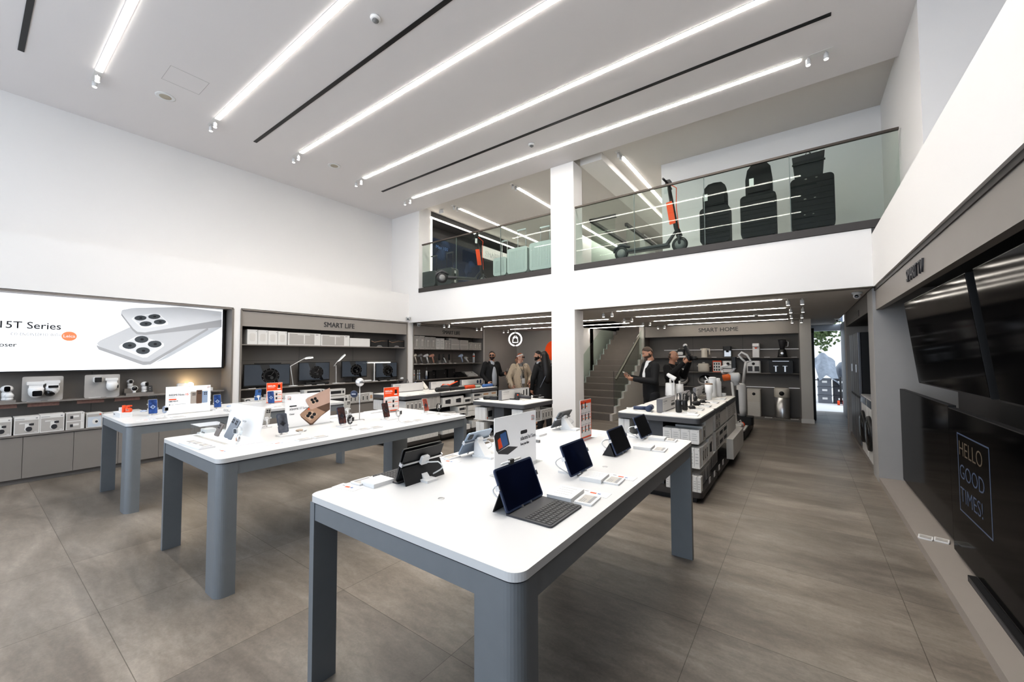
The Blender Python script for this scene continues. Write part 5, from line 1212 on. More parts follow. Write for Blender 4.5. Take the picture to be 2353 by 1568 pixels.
for r in range(3): row_side(X - .02 - .11 * r, 6.45, [.15] * 5, .15, .1, TI[2], 'lines', 'white carton, left island bottom last bay, %s row, ' % ('front', 'middle', 'rear')[r], g)
tag(MB().lathe([(.07, 0), (.075, .02), (.075, .12), (.06, .13)], n=16).obj('can', BLACK, None, (-5.78, 5.50, TI[1])), 'black cylinder on the middle tier of the left island', 'appliance')
# middle island
g = 'cartons on the middle island'
row_front(-4.005, 4.81, [.072] * 3, .185, .34, TI[0], 'plain', 'white carton, middle island upper tier left, ', g)
retail_box('grey printed carton facing the aisle beside the white ones of the middle island', (-3.985, 4.90, TI[0]), FX, .17, .02, .185, 'black', g, body=CARDP)
for i in range(2): retail_box('white carton at the left of the middle tier of the middle island, ' + nth(i, 2), (-4.15 + .085 * i, 4.80, TI[1]), 0, .08, .1, .225, 'plain', g)
for i in range(3): retail_box('grey gadget carton on the middle tier of the middle island, ' + nth(i, 3, 'near end', 'far end'), (-4.02, 4.92 + .13 * i + .06, TI[1]), FX, .12, .14, .225, 'black', g, body=CARDP)
row_front(-3.30, 4.81, [.10, .10], .2, .3, TI[0], 'plain', 'white carton at the right front of the middle island, ', g)
row_side(-3.29, 5.13, [.07, .07], .205, .2, TI[0], 'slot', 'tall carton with a black strip at the right of the middle island, ', g)
row_side(-3.275, 5.29, [.085] * 4, .155, .2, TI[0], 'slot', 'short black-striped carton at right of middle island, ', g)
# header boxes on top of the islands
HB = mat('header_white', (.62, .61, .60), .45, var=.02); HBD = mat('header_grey_end', (.16, .16, .17), .5, var=.03)
def header(l, r, yb, yt, far, label, txt, prints, mt=None):
    a = W(l, yb, z=TZ); b = W(r, yb, z=TZ); y0 = (a.y + b.y) / 2; y1 = W(far, yb, x=b.x).y; h = W(l, yt, y=y0).z - TZ
    t = thing('header_box', label, 'display box', (b.x, y0, TZ), 0, 'white header boxes')
    L_ = y1 - y0; w = b.x - a.x
    MB().box(-w, -.002, .002, L_, .006, h).box(-w * .9, -.01, .01, L_ - .01, 0, .006).obj('box', HBD, t)
    MB().box(-.002, 0, .012, L_, .012, h - .004).obj('front_panel', mt or HB, t)
    text(txt, h * .16, INKG, t, (.0006, .05, h * .74), FACE_X, ext=.0003)
    MB().box(0, .0006, .05, .05 + L_ * .18, h * .6, h * .62).obj('small_print', INKG, t)
    for (u, v, uw, vh) in prints: MB().rbox(0, .0012, L_ * u, L_ * (u + uw), h * v, h * (v + vh), min(L_ * uw, h * vh) * .4, 'x', 3).obj('printed_item', NAVY if uw > .06 and vh > .4 else BLACK, t)
    return t
hp = [(.64, .30, .28, .2), (.66, .62, .2, .06)]
header(1507.5, 1524, 949.3, 917.5, 1553, 'white header box with a grey end, nearest on the right island', 'ACCESSORIES', hp)
header(1560, 1567, 926, 903, 1586, 'white header box in the middle of the right island behind the speakers', 'ACCESSORIES', hp)
header(1592, 1600, 918.5, 892, 1621, 'white header box at the far end of the right island', 'ACCESSORIES', hp + [(.80, .2, .05, .65), (.9, .2, .05, .65)])
header(1143.5, 1154, 921.3, 897.5, 1216, 'white header box with a grey end on the middle island', 'ACCESSORIES', [(.6, .42, .12, .05), (.60, .12, .16, .25), (.77, .2, .035, .6), (.88, .2, .045, .68)])
header(897, 903, 904, 883, 973, 'white header box behind the leaning power banks on the left island', 'CHARGING', [])
header(984, 990.5, 896, 878, 1044, 'white header box behind the black speakers on the left island', 'SPEAKERS', [])
header(1055.5, 1061.5, 887, 873.5, 1109.5, 'white header box with blue and black devices at the far end of the left island', 'SPEAKERS', [(.70, .2, .09, .6), (.84, .15, .09, .7)])
# things on the right island
def P_(px, py): return W(px, py, z=TZ)
def cyl_thing(name, label, cat, px, py, prof, mt, group=None, dz=0, n=20):
    p = P_(px, py); t = thing(name, label, cat, (p.x, p.y, TZ + dz), 0, group); MB().lathe(prof, n=n).obj('body', mt, t); return t
p = P_(1480, 946); t = thing('hair_dryer', 'navy folding hair dryer lying at the front of the right island', 'hair dryer', (p.x, p.y, TZ + .008), R(12))
MB().cyl((-.13, .03, .03), (.03, .03, .03), .024).obj('handle', NAVY, t); MB().cyl((.055, -.06, .036), (.075, .13, .036), .036).lathe([(.037, -.062), (.03, -.066)], (.055, 0, .036), n=18, axis='y').obj('head', NAVY, t)
tag(MB().rbox(-.17, .11, -.06, .05, 0, .007, .006).obj('display_tray', WHITE, None, (p.x, p.y - .02, TZ), R(5)), 'white tray under the navy hair dryer', 'tray')
price_label(tuple(P_(1449, 939)), R(10), 'electronic price label left of the navy hair dryer', .1, .07)
for px, py, h, r, lb in ((1560, 950, .155, .038, 'taller black portable speaker with a strap loop on the right island'), (1574, 945, .135, .034, 'smaller black portable speaker with a strap loop on the right island')):
    p = P_(px, py); t = thing('portable_speaker', lb, 'speaker', (p.x, p.y, TZ + .01), 0, 'strap speakers'); MB().lathe([(r * .8, 0), (r, .012), (r, h - .012), (r * .8, h)], n=18).obj('body', BLACK, t)
    MB().tube([(-r * .5, 0, h - .005)] + [(-r * .5 * math.cos(PI * k / 8), 0, h + .045 + .03 * math.sin(PI * k / 8)) for k in range(9)] + [(r * .5, 0, h - .005)], .006, 8).obj('strap', BLACK, t); MB().rbox(r * .7, r * 1.02, -.012, .012, h * .6, h * .85, .006, 'x').obj('clasp', SILV, t)
p = P_(1572, 953); tag(MB().rbox(-.24, .16, -.08, .09, 0, .01, .006).obj('display_tray', WHITE, None, (p.x, p.y, TZ), R(3)), 'white tray under the black strap speakers', 'tray')
p = P_(1588, 936); t = thing('headphones', 'black headphones on a stand in the middle of the right island', 'headphones', (p.x, p.y, TZ)); MB().tube([(0, 0, 0), (0, 0, .2)], .012, 8).lathe([(.05, 0), (.05, .01), (.02, .014)], n=16).obj('stand', BLACK, t); MB().tube([(-.05, 0, .13), (-.055, 0, .18), (0, 0, .235), (.055, 0, .18), (.05, 0, .13)], .01, 8).lathe([(.03, -.075), (.042, -.06), (.042, -.04), (.03, -.035)], (0, 0, .12), n=16, axis='x').lathe([(.03, .035), (.042, .04), (.042, .06), (.03, .075)], (0, 0, .12), n=16, axis='x').obj('headband', BLACK, t)
for px, py, s, lb in ((1600, 932, 1., 'black hooded webcam lying behind the price labels'), (1590, 941, .75, 'small black accessory with its lead near the strap speakers'), (1614, 926, .7, 'small black wedge accessory near the tumblers')):
    p = P_(px, py); t = thing('camera_accessory', lb, 'accessory', (p.x, p.y, TZ), R(30), 'black accessories on the right island'); MB().ball((0, 0, .035 * s), .06 * s, .05 * s, .035 * s).box(-.03 * s, .09 * s, -.03 * s, .03 * s, 0, .015 * s).obj('body', BLACK, t); MB().tube([(.05 * s, 0, .012), (.10 * s, -.03, .012), (.12 * s, -.06, .006)], .006, 6).obj('lead', BLACK, t)
for k in range(5):
    p = P_(1613 + 3.2 * k, 922 - 1.2 * k); tag(MB().rbox(-.012, .012, -.05, .05, 0, .012, .005).obj('pen', SILV if k % 2 else BLACK, None, (p.x, p.y, TZ), R(30)), 'slim pen-like tool before the tumblers, ' + nth(k, 5), 'tool', 'slim tools before the tumblers')
p = P_(1614, 918); tag(MB().box(-.05, .05, 0, .3, 0, .05).obj('carton', mat('kraft_grey', (.13, .115, .10), .6, var=.05), None, (p.x + .0, p.y, TZ)), 'long dark kraft box behind the slim tools', 'box')
p = P_(1629.5, 919); t = thing('tumbler', 'tall white tumbler with handle and straw on the right island', 'tumbler', (p.x, p.y, TZ)); MB().lathe([(.036, 0), (.04, .005), (.042, .10), (.055, .12), (.058, .24), (.05, .243)], n=20).obj('cup', WHITE, t); MB().lathe([(.058, .24), (.058, .255), (.05, .262)], n=20).obj('lid', BRONZE, t); MB().tube([(0, 0, .25), (-.012, 0, .31), (-.05, 0, .37)], .009, 8).obj('straw', WHITE, t)
p = P_(1638, 913); t = thing('pitcher', 'white pitcher jug behind the tumbler on the right island', 'jug', (p.x, p.y, TZ)); MB().lathe([(.055, 0), (.058, .01), (.058, .22), (.062, .30), (.058, .31)], n=20).obj('body', WHITE, t); MB().lathe([(.06, .31), (.062, .33), (.03, .34)], n=20).obj('lid', WHITE, t); MB().tube([(-.055, 0, .29), (-.11, 0, .27), (-.11, 0, .15), (-.055, 0, .1)], .012, 8).obj('handle', WHITE, t); MB().box(.05, .085, -.015, .015, .28, .31).obj('spout', WHITE, t)
cyl_thing('flask', 'white flask right of the tumbler on the right island', 'flask', 1650.5, 911.5, [(.05, 0), (.052, .01), (.052, .25), (.035, .28), (.035, .31), (.02, .315)], WHITE)
cyl_thing('cup', 'low white cup at the far end of the right island', 'cup', 1659, 910.5, [(.06, 0), (.062, .01), (.064, .05), (.02, .053)], WHITE)
for k, (px, py, a) in enumerate(((1541, 910, 1), (1562, 905, .8))):
    p = P_(px, py); t = thing('humidifier', 'white humidifier behind the header boxes', 'humidifier', (p.x, p.y, TZ), 0, 'white humidifiers'); t['label'] = 'white humidifier behind the header boxes, ' + ('left one under the lamp', 'right one with a knob')[k]
    MB().lathe([(.085 * a, 0), (.09 * a, .01), (.08 * a, .22 * a), (.07 * a, .225 * a)], n=22).obj('body', WHITE, t)
    MB().lathe([(.018, .2 * a), (.018, .29 * a), (.01, .295 * a)], n=12).obj('knob', OFFW, t)
p = P_(1549, 912); t = thing('desk_lamp', 'small white lamp with a tilted head on the right island', 'lamp', (p.x, p.y, TZ)); MB().lathe([(.05, 0), (.05, .01), (.01, .014)], n=18).cyl((0, 0, .01), (0, 0, .33), .009).obj('stand', WHITE, t); MB(Matrix.Translation((-.045, 0, .34)) @ Matrix.Rotation(R(-55), 4, 'Y')).lathe([(.045, -.08), (.045, -.078), (.03, .07), (.015, .078)][::-1], n=16).obj('shade', WHITE, t)
for k in range(5):
    px, py = 1590 + 17.5 * k, 951 - 8.1 * k
    p = P_(px, py); tag(MB().rbox(-.085, .055, -.075, .075, 0, .008, .005).obj('label_tray', WHITE, None, (p.x - .02, p.y + .02, TZ), R(2)), 'white label tray along the aisle edge of the right island, ' + nth(k, 5, 'near end', 'far end'), 'tray', 'label trays on the right island')
    for j in range(2): price_label((p.x - .0, p.y - .02 + .085 * j, TZ + .008), R(2), 'electronic price label, %s pair from the near end of the right island, %s one' % (ORD[k], ('near', 'far')[j]), .09, .06, 'aisle labels of the right island')
# things on the left island
for k, (px, py, mt, lb) in enumerate(((924, 900.5, DARK, 'dark power bank leaning at the left of the left island'), (943, 898.5, mat('graphite_plastic', (.10, .105, .12), .35, var=.04), 'graphite power bank leaning second on the left island'), (964, 896.5, LBL, 'pale blue power bank with a lead on the left island'), (981, 895, CRM, 'cream power bank leaning fourth on the left island'))):
    p = P_(px, py); t = thing('power_bank', lb, 'power bank', (p.x, p.y, TZ + .017), FX - .3, 'leaning power banks'); T = Matrix.Rotation(R(-38), 4, 'X') @ Matrix.Rotation(R(-22), 4, 'Y')
    MB(T).rbox(-.042, .042, 0, .03, 0, .19, .015, 'y').obj('body', mt, t); MB().add([(-.03, .02, 0), (.03, .02, 0), (.03, .11, 0), (-.03, .11, 0), (-.03, .09, .09), (.03, .09, .09)], [(0, 3, 2, 1), (0, 1, 5, 4), (2, 3, 4, 5), (1, 2, 5), (3, 0, 4)]).obj('holder', ACRYL, t)
    MB().tube([T @ Vector((0, .02, .18)), (-.02, .12, .22), (.03, .17, .16), (.0, .2, .02)], .005, 6).obj('lead', BLACK if k % 2 == 0 else DARK, t)
def bar_thing(label, px0, px1, py, r, mt, name='bluetooth_speaker', dz=0, n=16, cat='speaker', group='speakers on the left island', x=-5.86):
    a = W(px0, py, x=x).y; b = W(px1, py, x=x).y
    t = thing(name, label, cat, (x, (a + b) / 2, TZ + dz), 0, group); h = (b - a) / 2
    MB().lathe([(r * .8, -h), (r, -h + r * .4), (r, h - r * .4), (r * .8, h)], (0, 0, r), n=n, axis='y').obj('body', mt, t); return t
bar_thing('long black speaker lying along the left island', 1002, 1032, 893, .045, BLACK); bar_thing('black soundbar speaker right of the long black speaker', 1034, 1066, 891, .035, BLACK)
bar_thing('orange cylindrical speaker on the left island', 1067, 1090, 889, .04, mat('speaker_orange', (.55, .07, .02), .6, var=.08)); bar_thing('sage green cylindrical speaker on the left island', 1091, 1103, 887.5, .035, mat('speaker_sage', (.30, .36, .31), .6, var=.06)); bar_thing('blue cylindrical speaker at the far end of the left island', 1109, 1131, 886, .035, BLUE)
p = W(1022, 886, x=-6.05); t = thing('bluetooth_speaker', 'black speaker with an orange handle behind the long black speaker', 'speaker', (-6.02, p.y, TZ), R(30)); MB().rbox(-.1, .1, -.05, .05, 0, .10, .03, 'y').obj('body', BLACK, t); MB().tube([(-.08, 0, .09), (-.06, 0, .12), (.06, 0, .12), (.08, 0, .09)], .012, 8).obj('handle', ORANGE, t)
p = W(1040, 883, x=-6.05); t = thing('bluetooth_speaker', 'black wedge speaker with an orange top on the left island', 'speaker', (-6.02, p.y, TZ), R(70)); MB().add([(-.1, -.05, 0), (.1, -.05, 0), (.1, .05, 0), (-.1, .05, 0), (-.09, -.04, .10), (.09, -.04, .17), (.09, .04, .17), (-.09, .04, .10)], [(0, 3, 2, 1), (0, 1, 5, 4), (1, 2, 6, 5), (2, 3, 7, 6), (3, 0, 4, 7)]).obj('body', BLACK, t); MB().add([(-.09, -.04, .101), (.09, -.04, .171), (.09, .04, .171), (-.09, .04, .101)], [(0, 1, 2, 3)]).obj('top_panel', ORANGE, t)
for k in range(8):
    y = LY0 + .16 + .32 * k; price_label((-5.76, y, TZ), FX, 'electronic price label along the aisle edge of the left island, ' + nth(k, 8, 'near end', 'far end'), .1, .06, 'aisle labels of the left island')
price_label((-6.45, 4.75, TZ), 0, 'electronic price label at the left front corner of the left island', .12, .08)
# things on the middle island
p = P_(1128, 919); t = thing('hair_clipper', 'black clipper lying left of the header box on the middle island', 'clipper', (p.x, p.y, TZ), R(15)); MB().cyl((-.13, 0, .025), (.02, .02, .03), .024, .03).rbox(-.01, .13, -.03, .05, .0, .055, .02).obj('body', BLACK, t)
p = P_(1192, 917.5); t = thing('air_pump', 'black electric pump with an orange button on the middle island', 'tool', (p.x, p.y, TZ), R(5)); MB().rbox(-.06, .0, -.03, .05, 0, .10, .02).cyl((-.02, 0, .045), (.20, .05, .03), .03, .024).obj('body', DARK, t); MB().ball((.0, -.032, .07), .012).obj('button', ORANGE, t)
p = P_(1183, 920.5); t = thing('tool_case', 'flat black tool on a white tray before the middle island header box', 'tool', (p.x, p.y, TZ), R(3)); MB().rbox(-.1, .16, -.03, .04, .0, .008, .006).obj('tray', WHITE, t); MB().rbox(-.09, .08, -.015, .02, .008, .025, .006).obj('tool', BLACK, t)
p = P_(1232, 914); t = thing('flashlight', 'black and white torch lying at the right of the middle island', 'torch', (p.x, p.y, TZ), R(70)); MB().cyl((-.08, 0, .022), (.06, 0, .022), .02).cyl((.06, 0, .022), (.10, 0, .022), .02, .027).obj('body', BLACK, t); MB().cyl((-.1, 0, .022), (-.08, 0, .022), .021).obj('cap', WHITE, t)
for k, (px, py) in enumerate(((1108, 917), (1198, 921), (1228, 917.5), (1243, 913.5))): price_label(tuple(P_(px, py)), R(5 if k < 2 else 85), 'electronic price label on the middle island, ' + nth(k, 4), .1, .065, 'labels on the middle island')
# ---------------------------------------------------------------- smart home wall
YB = 12.62; YF = 12.22
t = thing('display_niche', 'dark grey niche lettered smart home on the rear wall', 'shelving', (0, 0, 0), 0, 'built-in display niches')
MB().box(-3.857, -.033, YB, YB + .03, 0.001, ZS - .012).obj('back_panel', LAMD, t)
m = MB()
for k in range(1, 3): m.box(-3.86 + 1.277 * k - .003, -3.86 + 1.277 * k + .003, YB - .0015, YB, .1, 2.2)
m.obj('panel_joint', LAMH, t)
for a, b in ((-3.857, -3.835), (-.055, -.033)): MB().box(a, b, YF - .1, YB, 0.001, ZS - .012).obj('side_panel', LAMD, t)
s = MB().box(-3.835, -.055, YF - .06, YF - .03, 2.2, ZS - .012).obj('fascia', LAM, t)
text('SMART HOME', .155, BLACK, s, (-2.335, YF - .062, 2.312), FACE_Y, ext=.008, bold=0, sx=1.02)
for z in (1.812, .80): MB().box(-3.4 if z > 1 else -1.3, -.06, YB - .012, YB, z, z + .008).obj('light_line', mat('dim_led', (.6, .6, .6), .5, var=0, emit=(1, 1, 1), es=.5), t)
MB().box(-3.835, -.055, YF - .08, YB, 0, .055).obj('base_step', LAMD, t)
for z, x0, lb in ((1.60, -3.8, 'top shelf of kettles and blender on the smart home wall'), (1.195, -3.8, 'middle shelf of cookers and fryers on the smart home wall'), (.775, -3.8, 'low shelf of robot vacuums on the smart home wall')):
    tag(MB().box(x0, -.06 if z > 1 else -1.75, YF + .02, YB - .001, z - .018, z).obj('display_shelf', LAMD), lb, 'shelf', 'smart home shelves')
YI = 12.36
def hs(px0, px1, pt, pb, name, label, cat, z, group=None, y=YI):
    x, z0, w, h = spanx(px0, px1, pt, pb, y)
    return thing(name, label, cat, (x, y, z + .001), 0, group), w, h
Z1, Z2, Z3_ = 1.60, 1.195, .775
t, w, h = hs(1553, 1577, 801, 820, 'sandwich_maker', 'white and black sandwich maker at the left of the top smart home shelf', 'appliance', Z1)
MB().rbox(-w / 2, w / 2, -.1, .1, 0, h * .2, .02).obj('base', WHITE, t); MB().rbox(-w * .28, w * .32, -.08, .1, h * .2, h, .05, 'y').obj('body', BLACK, t); MB().rbox(-w * .25, w * .25, -.085, -.08, h * .3, h * .68, .03, 'y').obj('face', WHITE, t); MB().tube([(-w * .2, 0, h), (-w * .1, 0, h * 1.1), (w * .2, 0, h * 1.1), (w * .3, 0, h)], .012, 8).obj('handle', SILV, t)
t, w, h = hs(1611, 1631, 799, 820, 'kettle', 'white electric kettle on the top smart home shelf', 'kettle', Z1)
MB().lathe([(w * .36, 0), (w * .36, .01), (w * .33, h * .9), (w * .30, h)], (-w * .12, 0, 0), n=20).obj('body', CRM, t); MB().tube([(w * .1, 0, h * .92), (w * .45, 0, h * .92), (w * .48, 0, h * .3)], .018, 8).obj('handle', CRM, t); MB().box(-w * .55, -w * .38, -.02, .02, h * .85, h * .97).obj('spout', CRM, t)
t, w, h = hs(1663, 1681, 795, 820, 'coffee_machine', 'black and steel coffee machine on the top smart home shelf', 'coffee machine', Z1)
MB().rbox(-w / 2, w / 2, -.12, .12, h * .62, h, .02).box(-w / 2, w / 2, .02, .12, 0, h * .62).box(-w / 2, w / 2, -.12, .12, 0, h * .08).obj('body', BLACK, t); MB().box(-w * .42, w * .42, .0, .02, h * .1, h * .62).box(-w * .42, w * .42, -.11, .0, h * .08, h * .1).obj('steel_front', SILV, t); MB().cyl((0, -.06, h * .62), (0, -.06, h * .48), .03).box(-.01, .01, -.17, -.06, h * .5, h * .54).obj('group_head', BLACK, t)
t, w, h = hs(1730, 1746, 788, 820, 'water_dispenser', 'tall white water dispenser on the top smart home shelf', 'dispenser', Z1)
MB().rbox(-w / 2, w / 2, -.1, .14, 0, h * .62, .02).rbox(-w / 2, w / 2, -.04, .14, h * .62, h * .78, .02).rbox(-w / 2, w / 2, -.12, .14, h * .78, h, .02).obj('body', WHITE, t); MB().lathe([(.006, h * .6), (.03, h * .68), (.03, h * .7)], (0, -.08, 0), n=12).obj('spout', ORANGE, t)
t, w, h = hs(1786, 1810, 779, 820, 'blender', 'black blender with a smoked jug at the right of the top smart home shelf', 'blender', Z1)
MB().lathe([(w * .5, 0), (w * .46, h * .08), (w * .36, h * .42), (w * .28, h * .46)], n=20).obj('motor_base', BLACK, t); j = MB().lathe([(w * .24, h * .46), (w * .38, h * .9), (w * .38, h * .95)], n=20).obj('jug', mat('smoked_glass', (.05, .05, .055), .1, var=.05), t); MB().lathe([(w * .4, h * .95), (w * .4, h * .98), (w * .2, h)], n=20).obj('lid', BLACK, j); MB().tube([(w * .36, 0, h * .92), (w * .6, 0, h * .85), (w * .56, 0, h * .62), (w * .32, 0, h * .58)], .012, 8).obj('handle', SILV, j)
MB().lathe([(w * .13, -.004), (w * .16, -.002), (w * .16, 0)], (0, -w * .47, h * .22), n=20, axis='y').obj('dial', SILV, t)
for k, (a, b) in enumerate(((1582, 1592), (1636, 1646), (1695, 1705), (1757, 1768), (1819, 1831))):
    x = W((a + b) / 2, 819, y=12.28).x; o = price_label((x, 12.28, Z1), 0, 'electronic price label on the top smart home shelf, ' + nth(k, 5), .12, .08, 'labels on the top smart home shelf')
t, w, h = hs(1549, 1583, 834, 853, 'multi_cooker', 'black and white grill cooker with a lid handle on the middle shelf', 'cooker', Z2)
MB().rbox(-w * .42, w * .42, -.12, .12, 0, h * .36, .04).obj('base', WHITE, t); MB().rbox(-w * .44, w * .44, -.13, .13, h * .36, h * .78, .05).box(-w * .52, w * .52, -.03, .03, h * .62, h * .7).obj('pan', BLACK, t); MB().tube([(-w * .12, 0, h * .78), (-w * .1, 0, h), (w * .1, 0, h), (w * .12, 0, h * .78)], .014, 8).obj('lid_handle', OFFW, t); MB().lathe([(.03, -.13), (.03, -.12)], (-w * .08, 0, h * .18), n=16, axis='y').obj('dial', BLACK, t)
t, w, h = hs(1603, 1632, 831, 853, 'rice_cooker', 'round white cooking pot with side handles on the middle smart home shelf', 'cooker', Z2)
MB().lathe([(w * .42, 0), (w * .45, .02), (w * .45, h * .78), (w * .4, h * .86), (w * .1, h * .9)], n=24).obj('pot', CRM, t); MB().lathe([(.03, h * .88), (.035, h * .98), (.02, h)], n=14).obj('knob', OFFW, t)
for s_ in (-1, 1): MB().box(min(s_ * w * .44, s_ * w * .52), max(s_ * w * .44, s_ * w * .52), -.03, .03, h * .55, h * .64).obj('handle', OFFW, t)
t, w, h = hs(1638, 1658, 828, 854, 'price_board', 'small orange-edged price board on the middle smart home shelf', 'sign', Z2, None, 12.3)
MB().box(-w / 2, w / 2, 0, .01, 0, h).obj('panel', ORANGE, t); m = MB().box(-w * .44, w * .44, -.001, 0, h * .05, h * .9, 0)
for r in range(3):
    for c in range(3): m.box(-w * .38 + w * .27 * c, -w * .24 + w * .27 * c, -.002, -.001, h * .12 + h * .26 * r, h * .28 + h * .26 * r, 1)
m.obj('product_grid', [OFFW, ph_dark], t)
def fryer(a, b, c, lb, label_win):
    t, w, h = hs(a, b, c, 855, 'air_fryer', lb, 'air fryer', Z2, 'white air fryers')
    MB().rbox(-w / 2, w / 2, -.14, .16, 0, h, .05, 'z', 6).obj('body', WHITE, t); MB().lathe([(.035, -.146), (.035, -.139)], (0, 0, h * .76), n=18, axis='y').obj('dial', BLACK, t)
    if label_win:
        MB().box(-w * .4, w * .4, -.143, -.138, h * .12, h * .55).obj('window', DARK, t); MB().box(-w * .07, w * .07, -.16, -.139, h * .14, h * .58).obj('handle', WHITE, t)
    else: MB().box(-w * .48, w * .48, -.144, -.138, h * .3, h * .36).obj('handle', DARK, t)
fryer(1662, 1688, 829, 'white rounded air fryer with a black dial behind the vacuum', False); fryer(1717, 1749, 828, 'white air fryer with a window and central handle', True)
t, w, h = hs(1769, 1823, 828, 857, 'double_air_fryer', 'wide black double-drawer air fryer on the middle smart home shelf', 'air fryer', Z2)
MB().rbox(-w / 2, w / 2, -.16, .16, 0, h, .04, 'y').obj('body', BLACK, t); MB().box(-w * .36, w * .34, -.164, -.16, h * .93, h * .97).obj('trim', SILV, t)
for s_ in (-.22, .17):
    d = MB().rbox(w * s_ - w * .17, w * s_ + w * .17, -.166, -.159, h * .1, h * .6, .02, 'y').obj('drawer', BLACK, t); MB().box(w * s_ - w * .03, w * s_ + w * .03, -.19, -.166, h * .12, h * .58).box(w * s_ - w * .1, w * s_ + w * .1, -.17, -.166, h * .55, h * .58).obj('handle', SILV, d)
for k, (a, b, lb) in enumerate(((1550, 1580, 'grey round robot vacuum leaning on the low shelf, left one'), (1603, 1636, 'grey round robot vacuum leaning on the low shelf, right one'))):
    x, z0, w, h = spanx(a, b, 866, 887, YI); t = thing('robot_vacuum', lb, 'robot vacuum', (x, YI, Z3_), 0, 'leaning robot vacuums'); T = Matrix.Translation((0, 0, .01)) @ Matrix.Rotation(R(-50 - 180), 4, 'X') @ Matrix.Translation((0, -w / 2 , 0))
    T = Matrix.Translation((0, -.03, .02)) @ Matrix.Rotation(R(42), 4, 'X') @ Matrix.Translation((0, w / 2, 0))
    MB(T).lathe([(w * .48, 0), (w * .5, .02), (w * .5, .075), (w * .46, .09)], n=32).obj('body', mat('pale_grey_plastic', (.48, .46, .44), .4, var=.03), t)
    MB(T).lathe([(w * .44, .0905), (w * .1, .092)], n=28).obj('top_panel', MIDG, t); MB(T).lathe([(.05, .09), (.05, .115), (.03, .12)], (0, .03, 0), n=18).obj('sensor_turret', DARK, t); MB().box(-w * .3, w * .3, .16, .2, -.018, .2).obj('rest', LAMD, t)
t, w, h = hs(1719, 1750, 896, 958, 'air_purifier', 'white square air purifier standing on the base of the smart home wall', 'air purifier', .055, None, 12.38)
MB().rbox(-w / 2, w / 2, -.12, .12, 0, h, .03, 'z').obj('body', CRM, t); MB().lathe([(.036, -.126), (.036, -.119)], (0, 0, h * .82), n=20, axis='y').obj('display', BLACK, t); m = MB()
for k in range(24): m.box(-w * .46, w * .46, -.1215, -.119, h * .03 + h * .021 * k, h * .036 + h * .021 * k)
m.obj('grille', OFFW, t)
t, w, h = hs(1781, 1816, 894, 963, 'air_purifier', 'round steel and white air purifier at the right of the smart home wall', 'air purifier', .055, None, 12.38)
MB().lathe([(w * .48, 0), (w * .5, .02), (w * .5, h * .68)], n=32).obj('steel_drum', SILV, t); MB().lathe([(w * .5, h * .68), (w * .52, h * .7), (w * .52, h * .97), (w * .46, h)], n=32).obj('head', CRM, t); MB().lathe([(.055, -w * .53), (.055, -w * .5)], (0, 0, h * .82), n=22, axis='y').obj('display', BLACK, t)
for k, px in enumerate((1766, 1826)): price_label((W(px, 962, y=12.2).x, 12.2, .056), 0, 'white label on the base of the smart home wall, ' + nth(k, 2), .16, .1, 'floor labels of the smart home wall')
# vacuum platform
t = thing('display_plinth', 'low dark plinth carrying the stick vacuums', 'plinth', (-1.42, 8.97, 0)); MB().rbox(-.49, .49, 0, 1.75, .03, .17, .05).obj('body', CHAR, t); MB().rbox(-.48, .48, .01, 1.74, .17, .2, .05).obj('plinth_top', OFFW, t)
t = thing('stick_vacuum', 'white stick vacuum with an orange dust cup behind the right island', 'vacuum cleaner', (-1.12, 9.12, .2)); 
MB().cyl((.03, 0, .1), (-.03, 0, .92), .024).rbox(-.14, .12, -.1, .02, .0, .07, .03).obj('tube', OFFW, t); MB().cyl((.06, -.02, .86), (-.03, -.02, 1.1), .05).obj('hand_tube', WHITE, t)
MB(Matrix.Translation((-.06, 0, 1.02)) @ Matrix.Rotation(R(-12), 4, 'Y')).lathe([(.068, -.13), (.068, .02)], (0, 0, .0), n=20, axis='x').obj('dust_cup', mat('orange_clear', (.7, .16, .04), .2, var=.08), t)
MB().lathe([(.09, 0), (.10, .03), (.10, .13), (.07, .16)], (-.04, 0, 1.01), n=20, axis='x').obj('motor', WHITE, t)
MB().tube([(-.21, 0, 1.15), (-.19, 0, 1.07), (-.05, 0, 1.09), (.03, 0, 1.2), (.0, 0, 1.28), (-.12, 0, 1.25), (-.21, 0, 1.22), (-.21, 0, 1.15)], .026, 8).obj('handle', WHITE, t); MB().rbox(-.03, .06, -.04, .05, 1.2, 1.42, .02).obj('battery', BLACK, t)
t = thing('floor_washer', 'white upright floor washer with a loop handle on the vacuum plinth', 'vacuum cleaner', (-1.04, 9.78, .2))
MB().rbox(-.15, .19, -.14, .14, 0, .17, .05).obj('floor_head', BLACK, t); MB().lathe([(.08, .17), (.09, .3), (.10, .8), (.07, .86)], (-.02, 0, 0), n=18, sx=.9).obj('body', WHITE, t); MB().rbox(-.125, -.04, -.08, .08, .22, .72, .03).obj('tank', BLACK, t)
MB().tube([(.02, 0, .84), (.05, 0, 1.15), (.08, 0, 1.32)], [.032, .026, .028], 10).obj('shaft', WHITE, t); MB().tube([(.08, 0, 1.3), (.17, 0, 1.34), (.10, 0, 1.46), (-.0, 0, 1.52), (-.05, 0, 1.46), (.0, 0, 1.38), (.08, 0, 1.3)], .022, 8).obj('loop_handle', WHITE, t)
